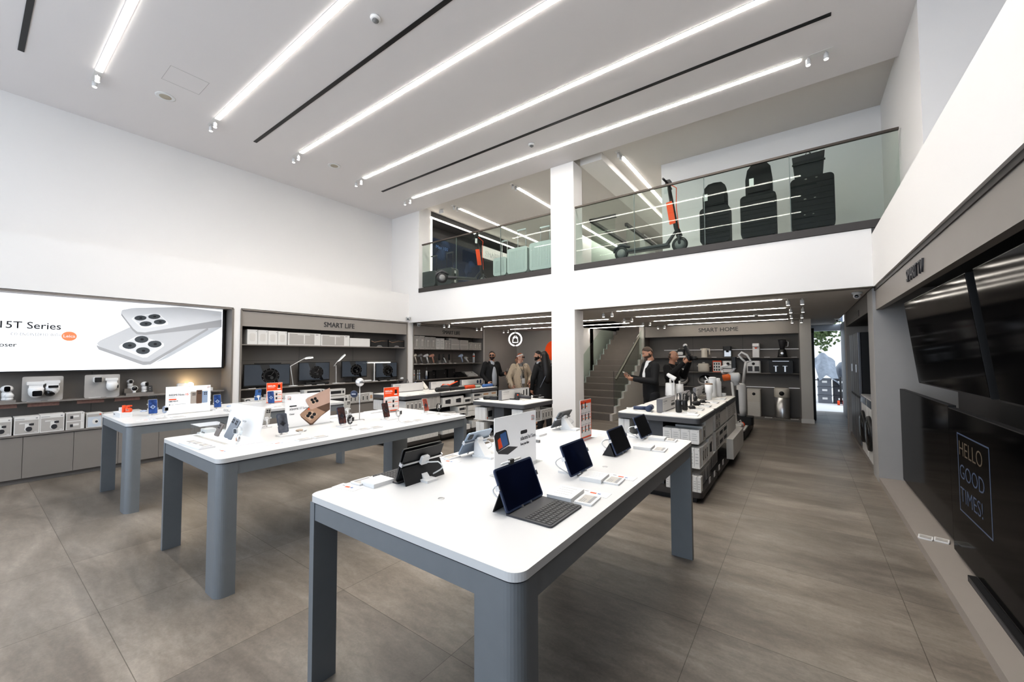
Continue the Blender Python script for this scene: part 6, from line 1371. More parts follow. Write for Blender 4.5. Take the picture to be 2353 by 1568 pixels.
t = thing('handheld_vacuum', 'small white and orange handheld cleaner lying on the front of the plinth', 'vacuum cleaner', (-1.04, 9.26, .2035), R(70)); MB().lathe([(.04, -.14), (.05, -.05), (.05, .05), (.03, .12)], (0, 0, .05), n=16, axis='x').obj('body', WHITE, t); MB().lathe([(.052, .05), (.052, .09)], (0, 0, .05), n=16, axis='x').obj('band', ORANGE, t); MB().tube([(.05, 0, .09), (.02, 0, .14), (-.08, 0, .12), (-.1, 0, .08)], .012, 8).obj('handle', WHITE, t)
for k in range(2): tag(MB(Matrix.Rotation(R(-30), 4, 'X')).box(-.05, .05, -.004, .004, 0, .09).obj('price_label', WHITE, None, (-1.0, 9.45 + .25 * k, .2), R(60)), 'white upright label on the vacuum plinth, %s one' % ('near', 'far')[k], 'price label', 'plinth labels')
# ---------------------------------------------------------------- right wall: appliances and televisions
FG = mat('fridge_steel', (.17, .17, .18), .32, metal=.75, var=.06)
def fridge(y0, y1, lb):
    t = thing('refrigerator', lb, 'refrigerator', (0, 0, .06), 0, 'tall grey refrigerators'); MB().box(.84, 1.48, y0, y1, 0.001, 1.99).obj('cabinet', BLACK, t); ym = (y0 + y1) / 2
    for a, b in ((y0 + .004, ym - .003), (ym + .003, y1 - .004)):
        for c, d in ((.03, .84), (.88, 1.985)):
            o = MB().rbox(.79, .84, a, b, c, d, .012, 'z').obj('door', FG, t)
            if c > .5: MB().box(.783, .79, (a if a > ym else b - .05), (a + .05 if a > ym else b), 1.28, 1.42).obj('handle', SILV, o)
    MB().box(.8, .84, y0, y1, .84, .88).obj('gap', BLACK, t)
fridge(9.16, 9.86, 'tall grey refrigerator next to the washing machines'); fridge(9.88, 10.58, 'tall grey refrigerator nearest the exit')
def washer(y0, y1, lb):
    t = thing('washing_machine', lb, 'washing machine', (0, 0, .06), 0, 'front-loading washing machines'); ym = (y0 + y1) / 2
    MB().rbox(.80, 1.42, y0, y1, 0.001, .93, .015, 'z').obj('cabinet', WHITE, t); MB().box(.795, .80, y0 + .02, y1 - .02, .80, .915).obj('control_panel', GLOSS, t)
    MB().lathe([(.25, .76), (.26, .79), (.24, .81)], (0, ym, .43), n=32, axis='x').obj('door', BLACK, t); MB().lathe([(.16, .745), (.2, .762)], (0, ym, .43), n=28, axis='x').obj('glass', GLOSS, t)
washer(7.56, 8.28, 'white washing machine nearest the grey pier'); washer(8.32, 9.04, 'white washing machine beside the refrigerators')
t = thing('vent_grille', 'dark rectangular vent over the refrigerators', 'vent', (XR - .006, 8.93, 2.33)); MB().box(0, .004, -.42, .42, -.05, .05).obj('backing', BLACK, t); m = MB()
for k in range(5): m.box(-.004, 0, -.42, .42, -.045 + .02 * k, -.04 + .02 * k)
m.obj('slats', DARK, t)
TVM = mat('tv_screen_black', (.002, .002, .0025), .08, var=0, spec=.02)
def tv(y0, y1, z0, z1, tilt, lb, x=.98):
    t = thing('television', lb, 'television', (x, (y0 + y1) / 2, z0), R(-90), 'large dark televisions'); w = y1 - y0; h = z1 - z0; T = Matrix.Rotation(R(tilt), 4, 'X')
    MB(T).box(-w / 2, w / 2, 0, .045, 0, h).obj('housing', BLACK, t); s = MB(T).box(-w / 2 + .006, w / 2 - .006, -.002, 0, .012, h - .006).obj('screen', TVM, t); MB(T).box(-.2, .2, .045, .35, h * .3, h * .6).obj('wall_bracket', DARK, t); return t, s
tv(4.85, 6.88, .115, 1.23, 0, 'dark television in the lower row, nearest the grey pier'); t2, s2 = tv(2.64, 4.66, .115, 1.23, 0, 'dark television in the lower row with painted reflection of hello good times neon', .94)
tv(.5, 2.5, .115, 1.23, 0, 'dark television in the lower row, cut by the right picture edge')
tv(3.9, 5.85, 1.36, 2.2, 6, 'dark tilted television in the upper row, nearest the grey pier'); tv(1.8, 3.75, 1.36, 2.2, 6, 'dark tilted television in the upper row, nearer the camera')
NEON_REFL = mat('neon_reflection', (.02, .03, .05), .4, var=0, emit=(.16, .22, .38), es=.14); NEOW_REFL = mat('neon_reflection_warm', (.04, .03, .02), .4, var=0, emit=(.34, .27, .2), es=.12)  # glowing colour imitating a window neon sign mirrored in the dark screen
for s_, z, mt in (('HELLO', .79, NEOW_REFL), ('GOOD', .62, NEON_REFL), ('TIMES!', .45, NEON_REFL)): text(s_, .155, mt, s2, (-.77, -.003, z - 0), FACE_Y, 'LEFT', .0004, -.0015, sx=1.05)
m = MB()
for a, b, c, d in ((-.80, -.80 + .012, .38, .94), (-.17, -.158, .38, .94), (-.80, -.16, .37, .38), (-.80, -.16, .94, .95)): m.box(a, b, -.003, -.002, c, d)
m.obj('neon_outline_reflection', NEON_REFL, s2)
text('SMART TV', .155, DARK, fas, (.798, 5.03, 2.31), FACE_NX, ext=.012, bold=0, sx=.84)
for k, x in enumerate((.825, .922)): price_label((x, 4.93, .0705), R(-12), 'electronic price label on the plinth under the televisions, %s one' % ('left', 'right')[k], .09, .1, 'plinth price labels')
t = thing('soundbar', 'long black soundbar on the plinth below the televisions', 'soundbar', (.95, 3.2, .0705)); MB().rbox(-.05, .05, -.98, .98, 0, .040, .006).obj('body', BLACK, t); MB().box(-.052, -.05, -.9, .9, .008, .033).obj('grille', DARK, t)
# ---------------------------------------------------------------- the exit door and the yard outside
t = thing('exit_door', 'dark grey door leaf standing open beside the rear pier', 'door', (.21, 12.78, 0)); MB().box(0.0, .05, .0, .95, .01, 2.22).obj('leaf', mat('door_grey', (.10, .105, .11), .5, var=.04), t); MB().box(.05, .056, .0, .95, .01, 2.22).obj('edge_face', mat('door_pale', (.45, .47, .5), .5, var=.03), t); MB().tube([(.05, .12, 1.02), (.11, .12, 1.02), (.11, .25, 1.02)], .012, 8).obj('handle', SILV, t)
t = thing('exit_sign', 'small black lamp box above the open door', 'lamp', (.24, 13.9, 2.3)); MB().rbox(-.03, .05, -.1, .1, -.1, .1, .03, 'x').obj('housing', BLACK, t)
struct(MB().box(-2, 5, 24, 24.3, -.3, 3.2).obj('wall_yard', mat('yard_wall', (.85, .83, .80), .8, var=.1, scale=3)))
t = thing('street_building', 'pale building with a row of windows beyond the yard', 'building', (1.2, 27, 0)); MB().box(-3, 4, 0, 1, -.3, 7).obj('facade', mat('facade_pale', (.82, .84, .86), .8, var=.04), t)
for k in range(8): MB().box(-1.1 + .36 * k, -.86 + .36 * k, -.03, 0, 3.3, 4.1).obj('window', mat('far_window', (.10, .12, .16), .3, var=.1), t)
t = thing('tree', 'green leafy tree hanging over the yard outside the exit', 'tree', (.62, 21, 0)); MB().tube([(-.8, .3, -.3), (-.7, .2, 1.5), (-.2, 0, 2.8), (.0, 0, 3.4)], [.14, .12, .08, .04], 8).obj('trunk', mat('bark', (.12, .08, .05), .8, var=.2), t)
m = MB(); rnd = random.Random(3)
for k in range(900):
    c = Vector((rnd.gauss(.0, .26), rnd.gauss(0, .3), 3.0 + rnd.gauss(0, .42))); a = rnd.random() * 6.3; s_ = .05 + rnd.random() * .06
    u = Vector((math.cos(a), rnd.uniform(-.5, .5), math.sin(a))) * s_; v = Vector((-math.sin(a), rnd.uniform(-.5, .5), math.cos(a))) * s_ * .6
    m.poly([c - u, c - v, c + u, c + v])
m.obj('crown', mat('leaf_green', (.06, .09, .025), .6, var=.4, scale=6), t)
t = thing('tarpaulin', 'silver grey tarpaulin thrown over stacked crates outside', 'tarpaulin', (.78, 18, 0)); vs, fs = [], []; n = 14
for i in range(n):
    for j in range(n):
        u, v = i / (n - 1), j / (n - 1); vs.append((-.42 + .60 * u + .12 * v * v, .35 - .7 * v + .05 * math.sin(9 * u + 4 * v), 1.72 - .75 * v - .7 * max(0, abs(u - .42) - .12) ** 1.1 - .03 * math.sin(7 * v + 12 * u) - .16 * u * v))
for i in range(n - 1):
    for j in range(n - 1): fs.append((i * n + j, (i + 1) * n + j, (i + 1) * n + j + 1, i * n + j + 1))
MB().add(vs, fs, 0, True).obj('sheet', mat('tarp_silver', (.20, .22, .25), .35, metal=.2, var=.45, scale=7, bump=.8), t)
t = thing('tarpaulin', 'dark crumpled plastic sheet behind the silver one outside', 'tarpaulin', (1.25, 18.6, 0)); MB().ball((0, 0, .72), .38, .4, .73, 10, 7).obj('sheet', mat('tarp_dark', (.10, .11, .13), .3, var=.5, scale=6), t)
CR_ = mat('crate_grey', (.16, .17, .19), .5, var=.1); CRB = mat('crate_dark', (.04, .042, .05), .5, var=.1)
for i, (x, z, mt, lb) in enumerate(((.62, -.02, CR_, 'grey plastic crate at the bottom of the left stack outside'), (.62, .27, CR_, 'grey plastic crate in the middle of the left stack outside'), (.62, .56, CR_, 'grey plastic crate on top of the left stack under the tarpaulin'), (1.05, -.02, CRB, 'black plastic crate at the bottom of the right stack outside'), (1.05, .27, CRB, 'black plastic crate in the middle of the right stack outside'), (1.05, .56, CRB, 'black plastic crate on top of the right stack outside'))):
    t = thing('storage_crate', lb, 'crate', (x, 17.9, z + .001), 0, 'stacked crates outside'); MB().rbox(-.19, .19, -.2, .2, 0, .26, .03).obj('body', mt, t); MB().box(-.2, .2, -.21, .21, .24, .28).obj('rim', mt, t); MB().box(-.07, .07, -.212, -.2, .13, .2).obj('tag', OFFW, t)
t = thing('pallet_truck', 'black hand trolley with orange wheels outside the exit', 'trolley', (1.03, 17.3, -.02)); MB().tube([(0, 0, .1), (0, .05, .6), (0, .0, .95)], .03, 8).obj('pole', BLACK, t)
for s_ in (-.07, .07): MB().lathe([(.03, -.03), (.075, -.03), (.075, .03), (.03, .03)], (s_, 0, .075), n=16, axis='x').obj('wheel', ORANGE, t)
# ---------------------------------------------------------------- upstairs: luggage, scooters, video wall
LUG = mat('black_luggage', (.007, .007, .008), .5, var=.15, spec=.25); LUGF = mat('black_fabric', (.009, .009, .01), .9, var=.2, scale=40); SLV = mat('pale_grey_luggage', (.52, .56, .56), .4, metal=.15, var=.02)
def suitcase(px0, px1, pt, label, mt, y=6.98, dep=.24, group='suitcases upstairs', handle=False, vert=False, rz=0.):
    a = W(px0, pt, y=y); b = W(px1, pt, y=y); c = W((px0 + px1) / 2, pt, y=y); w = b.x - a.x; h = c.z - ZM
    t = thing('suitcase', label, 'suitcase', ((a.x + b.x) / 2, y, ZM + .001), rz, group)
    MB().rbox(-w / 2, w / 2, 0, dep, .05, h, .06, 'y', 6).obj('shell', mt, t)
    m = MB()
    if vert:
        n = 12
        for k in range(n): x = -w / 2 + .07 + (w - .14) * k / (n - 1); m.box(x - .008, x + .008, -.004, 0, .12, h - .07)
    else:
        for k in range(8): z = .12 + (h - .22) * k / 7; m.box(-w / 2 + .012, w / 2 - .012, -.005, 0, z, z + (h - .2) / 11)
    m.obj('ribs', mt, t)
    MB().rbox(-w / 2 - .004, w / 2 + .004, dep * .47, dep * .53, .045, h + .004, .062, 'y', 6).obj('zip_band', BLACK if mt is not SLV else MIDG, t)
    for sx in (-1, 1):
        for sy in (.15, .85): MB().lathe([(.012, -.012), (.026, -.012), (.026, .012), (.012, .012)], (sx * (w / 2 - .06), dep * sy, .026), n=12, axis='x').obj('wheel', BLACK, t)
    if vert: MB().box(w / 2, w / 2 + .012, dep * .35, dep * .65, h * .7, h * .85).box(w / 2, w / 2 + .012, dep * .35, dep * .65, h * .2, h * .35).obj('latch', SILV, t)
    if handle:
        for sx in (-1, 1): MB().cyl((sx * w * .2, dep * .8, h), (sx * w * .2, dep * .8, h + handle), .009).obj('pole', SILV if mt is SLV else BLACK, t)
        MB().rbox(-w * .22, w * .22, dep * .8 - .015, dep * .8 + .015, h + handle, h + handle + .03, .012, 'y').obj('handle', mt, t)
    return (a.x + b.x) / 2, h, w
x1, h1, w1 = suitcase(1607, 1676, 475, 'small black ribbed suitcase right of the electric scooter upstairs', LUG)
x2, h2, w2 = suitcase(1700, 1783, 445, 'medium black ribbed suitcase in the middle of the upstairs luggage row', LUG)
x3, h3, w3 = suitcase(1815, 1917, 404, 'large black ribbed suitcase at the right of the upstairs luggage row', LUG, dep=.28)
def pack(x, h, px0, px1, pt, label, roll=False, tagx=None):
    w = W(px1, pt, y=6.98).x - W(px0, pt, y=6.98).x; H = W((px0 + px1) / 2, pt, y=6.98).z - ZM - h; xc = (W(px0, pt, y=6.98).x + W(px1, pt, y=6.98).x) / 2
    t = thing('backpack', label, 'bag', (xc, 7.0, ZM + h + .008), 0, 'bags standing on suitcases')
    if roll:
        MB().add([(-w * .42, 0, 0), (w * .42, 0, 0), (w * .42, .16, 0), (-w * .42, .16, 0), (-w * .48, .02, H * .72), (w * .48, .02, H * .76), (w * .48, .12, H * .76), (-w * .48, .12, H * .72), (-w * .5, .04, H * .96), (w * .5, .04, H), (w * .5, .07, H), (-w * .5, .07, H * .96)],
             [(0, 3, 2, 1), (0, 1, 5, 4), (1, 2, 6, 5), (2, 3, 7, 6), (3, 0, 4, 7), (4, 5, 9, 8), (5, 6, 10, 9), (6, 7, 11, 10), (7, 4, 8, 11), (8, 9, 10, 11)]).obj('body', mat('charcoal_canvas', (.016, .017, .02), .8, var=.2, scale=30), t)
        MB().box(-w * .5, w * .5, -.006, .02, H * .56, H * .62).obj('strap', BLACK, t); MB().tube([(-.03, .05, H), (0, .05, H * 1.08), (.03, .05, H)], .01, 6).obj('loop', BLACK, t)
    else:
        MB().prism([(-w / 2, 0), (w / 2, 0), (w * .5, H * .5), (w * .45, H * .82), (w * .3, H * .97), (0, H), (-w * .25, H * .97), (-w * .42, H * .82), (-w * .5, H * .5)], 0, .17, 'y').obj('body', LUGF, t)
        MB().box(-w * .42, w * .42, -.02, 0, H * .05, H * .4).obj('pocket', LUGF, t)
        if tagx: MB().box(w * tagx - .03, w * tagx + .03, -.024, -.021, H * .28, H * .28 + .11).obj('hang_tag', WHITE, t)
pack(x1, h1, 1613, 1668, 420, 'small black square backpack standing on the small suitcase', tagx=-.36)
pack(x2, h2, 1711, 1773, 374, 'black rounded backpack with a white tag standing on the medium suitcase', tagx=-.26)
pack(x3, h3, 1819, 1896, 350, 'charcoal roll-top bag standing on the large suitcase', True)
suitcase(969, 1000, 624, 'smaller dark suitcase at the left end behind the left balustrade', mat('slate_luggage', (.07, .075, .08), .45, var=.06), 6.98, handle=.42, vert=True)
suitcase(1004, 1038, 617, 'larger dark suitcase at the left end behind the left balustrade', _M['slate_luggage'], 7.05, handle=.42, vert=True)
suitcase(1133, 1163, 592, 'smallest pale grey suitcase behind the left balustrade', SLV, 6.98, handle=.40, vert=True)
suitcase(1165, 1211, 569, 'medium pale grey suitcase behind the left balustrade', SLV, 6.98, handle=.42, vert=True)
suitcase(1216, 1268, 555, 'largest pale grey suitcase beside the column upstairs', SLV, 6.98, handle=.34, vert=True)
def scooter(loc, rz, label):
    t = thing('electric_scooter', label, 'scooter', loc, rz, 'electric scooters upstairs'); t.scale = (1.1, 1.1, 1.1)
    def wheel(x):
        w = MB().lathe([(.07, -.02), (.10, -.028), (.115, -.012), (.115, .012), (.10, .028), (.07, .02)], (x, 0, .115), n=28, axis='y').obj('wheel', BLACK, t)
        MB().lathe([(.02, -.03), (.072, -.02), (.072, .02), (.02, .03)], (x, 0, .115), n=20, axis='y').obj('hub', MIDG, w)
    wheel(0); wheel(-.92)
    MB().rbox(-.80, -.16, -.075, .075, .10, .155, .02, 'x').add([(-.2, -.05, .10), (-.2, .05, .10), (-.2, .05, .155), (-.2, -.05, .155), (-.06, -.03, .30), (-.06, .03, .30), (-.04, .03, .36), (-.04, -.03, .36)], [(0, 1, 2, 3), (4, 7, 6, 5), (0, 4, 5, 1), (1, 5, 6, 2), (2, 6, 7, 3), (3, 7, 4, 0)]).obj('deck', DARK, t)
    MB().tube([(0, 0, .24), (-.05, 0, .40), (-.15, 0, 1.08)], [.045, .035, .026], 10).obj('stem', BLACK, t); MB().tube([(0, 0, .115), (0, -.045, .14), (-.005, -.045, .24), (-.01, 0, .26)], .02, 8).obj('fork', DARK, t)
    MB().tube([(-.17, -.24, 1.10), (-.15, -.06, 1.09), (-.15, .06, 1.09), (-.17, .24, 1.10)], .016, 8).obj('handlebar', BLACK, t); MB().rbox(-.19, -.11, -.04, .04, 1.07, 1.15, .02, 'y').obj('display', BLACK, t)
    MB().tube([(-.78, 0, .2), (-.92, 0, .26), (-1.03, 0, .2), (-1.05, 0, .14)], [.02, .035, .03, .015], 8).obj('rear_fender', DARK, t)
    MB(Matrix.Translation((-.115, -.035, .62)) @ Matrix.Rotation(R(-8), 4, 'Y')).rbox(-.045, .045, -.002, .002, -.18, .18, .012, 'y').obj('orange_tag', ORANGE, t); MB().box(-.20, -.15, -.07, -.067, .92, 1.03).obj('hang_tag', WHITE, t)
    MB().tube([(-.13, -.03, 1.08), (-.02, -.06, .98), (-.03, -.05, .7), (.0, -.04, .35)], .006, 6).obj('cable', ORANGE, t)
p = W(1562, 556, y=7.06); scooter((p.x, 7.06, ZM + .001), 0, 'black electric scooter with an orange tag right of the column upstairs')
p = W(1110, 640, y=7.5); scooter((p.x, 7.5, ZM + .001), R(55), 'black electric scooter with an orange tag behind the left balustrade')
# video wall upstairs
XV = -7.95
struct(MB().box(-9.0, XV, YM + .35, 7.28, ZM, ZC + .15).box(-9.0, XV, 11.6, 14.6, ZM, ZC + .15).obj('wall_mezzanine_side', wallm))
t = thing('video_recess', 'tall dark recess framed by a line of light upstairs', 'niche', (0, 0, 0)); MB().box(-8.44, -8.425, 7.28, 11.6, ZM, ZC + .1).box(-8.4, XV, 7.28, 11.6, 5.35, ZC + .1).obj('lining', LAMH, t)
MB().box(XV - .02, XV + .012, 7.28, 7.32, ZM, 5.4).box(XV - .02, XV + .012, 7.28, 11.6, 5.36, 5.40).obj('light_frame', mat('frame_glow', (1, 1, 1), .5, var=0, emit=(1, .93, .82), es=6), t)
MB().box(XV - .01, XV + .0, 9.4, 11.6, 4.72, 5.1).obj('header', OFFW, t); text('SMART HOME', .26, WHITE, t, (XV + .004, 9.55, 4.8), FACE_X, ext=.01, sx=.9)
SCV = screen_mat('mountain_video', (.003, .004, .007), (.008, .014, .03), (.05, .09, .18), .7, 1.2, 'NOISE')
t = thing('television', 'huge dark screen upstairs showing blue specks behind the left balustrade', 'television', (-8.37, 8.85, 3.5), FX); MB().box(-1.15, 1.15, 0, .04, 0, 1.55).obj('housing', BLACK, t); s = MB().box(-1.13, 1.13, -.002, 0, .02, 1.53).obj('screen', SCV, t); text('Max 100', .14, mat('screen_blue_text', (.02, .05, .12), .3, var=0, emit=(.1, .22, .5), es=.5), s, (-1.0, -.004, 1.25), FACE_Y, ext=.0003)
# ---------------------------------------------------------------- people
SKIN = mat('skin', (.50, .27, .18), .5, var=.06, scale=20); SKIN2 = mat('skin_fair', (.60, .36, .27), .5, var=.05, scale=20)
HAIRB = mat('hair_black', (.010, .008, .008), .5, var=.3, scale=60); HAIRG = mat('hair_brown_grey', (.085, .055, .04), .6, var=.4, scale=80); HAIRR = mat('hair_red', (.25, .07, .03), .6, var=.4, scale=60)
COATB = mat('black_cloth', (.008, .008, .009), .8, var=.2, scale=20); SHIRTG = mat('pale_grey_shirt', (.42, .44, .48), .8, var=.05); SHIRTW = mat('white_shirt', (.78, .78, .78), .7, var=.03); TROUB = mat('dark_trousers', (.014, .014, .016), .8, var=.15); KNITG = mat('grey_knit', (.20, .20, .20), .8, var=.1)
def skin(nodes, edges, root, voxel=.012):
    """One closed surface grown round a skeleton: nodes {name: (point, radius or (x, y) radii)}."""
    m = MB()
    for n in nodes:
        p, r = nodes[n]; r = r if isinstance(r, tuple) else (r, r); m.ball(p, r[0], r[1], min(r), 14, 8)
    for a, b in edges:
        (p, r), (q, u) = nodes[a], nodes[b]; r = r if isinstance(r, tuple) else (r, r); u = u if isinstance(u, tuple) else (u, u)
        if r[0] == r[1] and u[0] == u[1] or abs(q[2] - p[2]) < .3 * (Vector(q) - Vector(p)).length: m.tube([p, q], [min(r), min(u)], 14)
        else: m.add([(c[0] + w[0] * math.cos(PI * j / 8), c[1] + w[1] * math.sin(PI * j / 8), c[2]) for c, w in ((p, r), (q, u)) for j in range(16)], [(j, (j + 1) % 16, 16 + (j + 1) % 16, 16 + j) for j in range(16)] + [tuple(range(15, -1, -1)), tuple(range(16, 32))])
    return remesh(m, voxel)
def as_mb(me, mb, mi=0):
    mb.add([v.co for v in me.vertices], [tuple(p.vertices) for p in me.polygons], mi, True)
def remesh(mb, voxel):
    o = mb.obj('tmp', SKIN); q = o.modifiers.new('r', 'REMESH'); q.mode = 'VOXEL'; q.voxel_size = voxel
    s_ = o.modifiers.new('m', 'SMOOTH'); s_.factor = .5; s_.iterations = 3
    dg = bpy.context.evaluated_depsgraph_get(); dg.update(); me = bpy.data.meshes.new_from_object(o.evaluated_get(dg)); bpy.data.objects.remove(o); return me
HR = (.074, .094, .112)
def headpt(x, y, z):
    t = max(0., -z / HR[2] - .1); k = 1 - .38 * t * t; return (x * k, y * (1 - .22 * t) - .012 * t, z)
def head_shell(cond, s, mb, T, n=44, m=32):
    g = MB(); g.ball((0, 0, 0), HR[0] * s, HR[1] * s, HR[2] * s, n, m)
    keep = [f for f in g.f if cond(*(sum(g.v[i][k] for i in f) / len(f) for k in range(3)))]
    mb.T = T; mb.add([headpt(*v) for v in g.v], keep, 0, True)
def hand(mb, w, d, palm, curl=.5, s=1., side=1):
    """Wrist at w, fingers towards d, palm facing palm: a palm, four bent fingers of unequal length and a thumb from its side."""
    d = d.normalized(); palm = (palm - palm.dot(d) * d).normalized(); x = d.cross(palm).normalized() * side
    def P(a, b, c): return w + s * (a * x + b * d + c * palm)
    mb.T = Matrix()
    mb.tube([P(0, -.01, 0), P(0, .03, 0), P(0, .085, .004)], [.024 * s, .034 * s, .036 * s], 10)
    for k, (a, L_) in enumerate(((-.03, .072), (-.010, .082), (.010, .077), (.029, .06))):
        c1 = curl * .9; c2 = curl * 1.9
        p0 = P(a, .08, 0); p1 = p0 + s * L_ * .45 * (math.cos(c1) * d + math.sin(c1) * palm); p2 = p1 + s * L_ * .32 * (math.cos(c2) * d + math.sin(c2) * palm); p3 = p2 + s * L_ * .25 * (math.cos(c2 * 1.3) * d + math.sin(c2 * 1.3) * palm)
        mb.tube([p0 - s * .02 * d, p0, p1, p2, p3], [.0095 * s, .0095 * s, .009 * s, .008 * s, .006 * s], 7)
    mb.tube([P(-.025, .02, .005), P(-.05, .045, .02), P(-.055, .07, .035), P(-.048, .09, .042)], [.013 * s, .012 * s, .0105 * s, .008 * s], 7)
def person(label, loc, rz, H, arms, head_yaw=0, head_pitch=0, lean=0., sk=SKIN, coat=COATB, shirt=None, trousers=TROUB, hair=None, hair_mat=HAIRB, beard=None, glasses=None, fat=1., coat_len=.0, curl=.5, palms=None, shirt_w=.085, coat_name='jacket', shirt_low=0.):
    t = thing('person', label, 'person', loc, rz); s = H / 1.75
    def V(x, y, z): return Vector((x * s, (y - lean * max(0, z - .95)) * s, z * s))
    J = dict(pel=V(0, 0, .95), sp=V(0, 0, 1.12), ch=V(0, .01, 1.3), nb=V(0, .02, 1.45), nt=V(0, .0, 1.56))
    for sd, nm in ((-1, 'l'), (1, 'r')):
        J['sh' + nm] = V(sd * .175, .02, 1.41); e, h = arms[nm]
        J['el' + nm] = V(*e); J['wr' + nm] = V(*h)
        J['hp' + nm] = V(sd * .09, 0, .90); J['kn' + nm] = V(sd * .10, -.012, .49); J['an' + nm] = V(sd * .105, .025, .085); J['to' + nm] = V(sd * .12, -.14, .04)
    E_ = [('pel', 'sp'), ('sp', 'ch'), ('ch', 'nb'), ('nb', 'nt')]
    for nm in 'lr': E_ += [('ch', 'sh' + nm), ('sh' + nm, 'el' + nm), ('el' + nm, 'wr' + nm), ('pel', 'hp' + nm), ('hp' + nm, 'kn' + nm), ('kn' + nm, 'an' + nm), ('an' + nm, 'to' + nm)]
    rad = dict(pel=(.13, .10), sp=(.115, .09), ch=(.13, .095), nb=(.065, .065), nt=(.052, .055), sh=.052, el=.036, wr=.025, hp=.075, kn=.05, an=.036, to=.032)
    def rr(n, g=1., add=0.):
        r = rad.get(n) or rad[n[:2]]; r = r if isinstance(r, tuple) else (r, r)
        return tuple((q * g + add) * s for q in r)
    body = skin({n: (J[n], rr(n)) for n in J}, E_, 'pel', .014)
    mb = MB(); as_mb(body, mb)
    hc = J['nt'] + Vector((0, -.020 * s, .066 * s)); T = Matrix.Translation(hc) @ Matrix.Rotation(R(head_yaw), 4, 'Z') @ Matrix.Rotation(R(head_pitch), 4, 'X') @ Matrix.Scale(s, 4)
    hm = MB(); head_shell(lambda x, y, z: True, 1, hm, T); hm.T = T
    hm.add([(-.012, -.088, .012), (.012, -.088, .012), (.017, -.094, -.034), (-.017, -.094, -.034), (0, -.098, .012), (0, -.120, -.030), (0, -.07, -.04), (0, -.07, .03)], [(0, 4, 5, 3), (4, 1, 2, 5), (3, 5, 2), (0, 3, 6, 7), (1, 7, 6, 2), (0, 7, 4), (1, 4, 7), (3, 2, 6)])
    for sd in (-1, 1): hm.ball((sd * .076, .012, -.004), .012, .02, .032, 8, 6)
    hm.ball((0, -.066, -.096), .024, .018, .015, 10, 6); hm.tube([(0, .01, -.06), (0, .02, -.15)], [.05, .052], 12)
    hmesh = remesh(hm, .006 * s); as_mb(hmesh, mb)
    for sd, nm in ((-1, 'l'), (1, 'r')):
        hd = (J['wr' + nm] - J['el' + nm]); pm = Vector(palms[nm]) if palms and nm in palms else Vector((-sd, 0, 0))
        hand(mb, J['wr' + nm], hd, pm, curl, s, side=sd)
    b = mb.obj('body', sk, t)
    m = MB(T)
    for sd in (-1, 1): m.ball((sd * .030, -.078, .006), .0125, .010, .008, 10, 6, 0); m.disc((sd * .030, -.0886, .006), .0055, 'y', 1, 10)
    m.obj('eyes', [WHITE, BLACK], t)
    MB(T).tube([(-.024, -.0895, -.060), (0, -.096, -.056), (.024, -.0895, -.060)], [.002, .006, .002], 6).obj('mouth', mat('lips', (.35, .12, .10), .5, var=.05), t)
    m = MB(T)
    for sd in (-1, 1): m.tube([(sd * .014, -.093, .026), (sd * .03, -.092, .031), (sd * .048, -.082, .026)], [.003, .0045, .002], 6)
    m.obj('eyebrows', hair_mat, t)
    if hair:
        m = MB(); head_shell(hair, 1.07, m, T); o = m.obj('hair', hair_mat, t); q = o.modifiers.new('s', 'SOLIDIFY'); q.thickness = .012; q.offset = -1
    if beard:
        m = MB(); head_shell(beard, 1.06, m, T); m.T = T; m.ball((0, -.070, -.096), .034, .026, .024, 12, 8); o = m.obj('beard', hair_mat, t); q = o.modifiers.new('s', 'SOLIDIFY'); q.thickness = .01; q.offset = -1
    if glasses:
        m = MB(T)
        for sd in (-1, 1): m.lathe([(.022, -.104), (.024, -.101), (.022, -.098)], (sd * .030, 0, .006), n=16, axis='y', mi=0); m.tube([(sd * .052, -.098, .012), (sd * .078, -.05, .014), (sd * .08, .02, .01)], .003, 5)
        m.tube([(-.01, -.102, .012), (.01, -.102, .012)], .003, 5); m.obj('glasses', glasses, t)
    g = fat
    N = {n: (J[n], rr(n)) for n in J if n[:2] in ('sh', 'el', 'wr') or n in ('pel', 'sp', 'ch', 'nb')}
    N['pel'] = (J['pel'] + Vector((0, 0, -.10 - coat_len)) * s, (.175 * g * s, .135 * g * s)); N['sp'] = (J['sp'], (.17 * g * s, .13 * g * s)); N['ch'] = (J['ch'], (.165 * g * s, .125 * g * s)); N['nb'] = (J['nb'] + Vector((0, .008, -.035)), (.10 * s, .09 * s))
    for nm in 'lr':
        N['sh' + nm] = (J['sh' + nm] + Vector((0, 0, -.01)), (.078 * s, .078 * s)); N['el' + nm] = (J['el' + nm], (.062 * s, .062 * s)); N['wr' + nm] = (J['el' + nm].lerp(J['wr' + nm], .94), (.046 * s, .046 * s))
    me = skin(N, [e for e in E_ if e[0] in N and e[1] in N], 'pel', .014)
    m = MB(); as_mb(me, m); ck = m.obj(coat_name, coat, t)
    if shirt:
        c = Vector((0, -.052 * g * s, 0)); me = skin(dict(a=(J['pel'].lerp(J['ch'], shirt_low) + c + Vector((0, 0, -.04)), (shirt_w * s, .10 * g * s)), b=(J['sp'].lerp(J['ch'], shirt_low) + c, (shirt_w * s, .10 * g * s)), c=(J['ch'] + c, (shirt_w * .9 * s, .085 * s)), d=(J['nb'] + Vector((0, -.035, -.02)) * s, (.062 * s, .06 * s)), e=(J['nb'] + Vector((0, -.012, .03)) * s, (.062 * s, .062 * s))), [('a', 'b'), ('b', 'c'), ('c', 'd'), ('d', 'e')], 'a', .012)
        m = MB(); as_mb(me, m); m.obj('shirt', shirt, t)
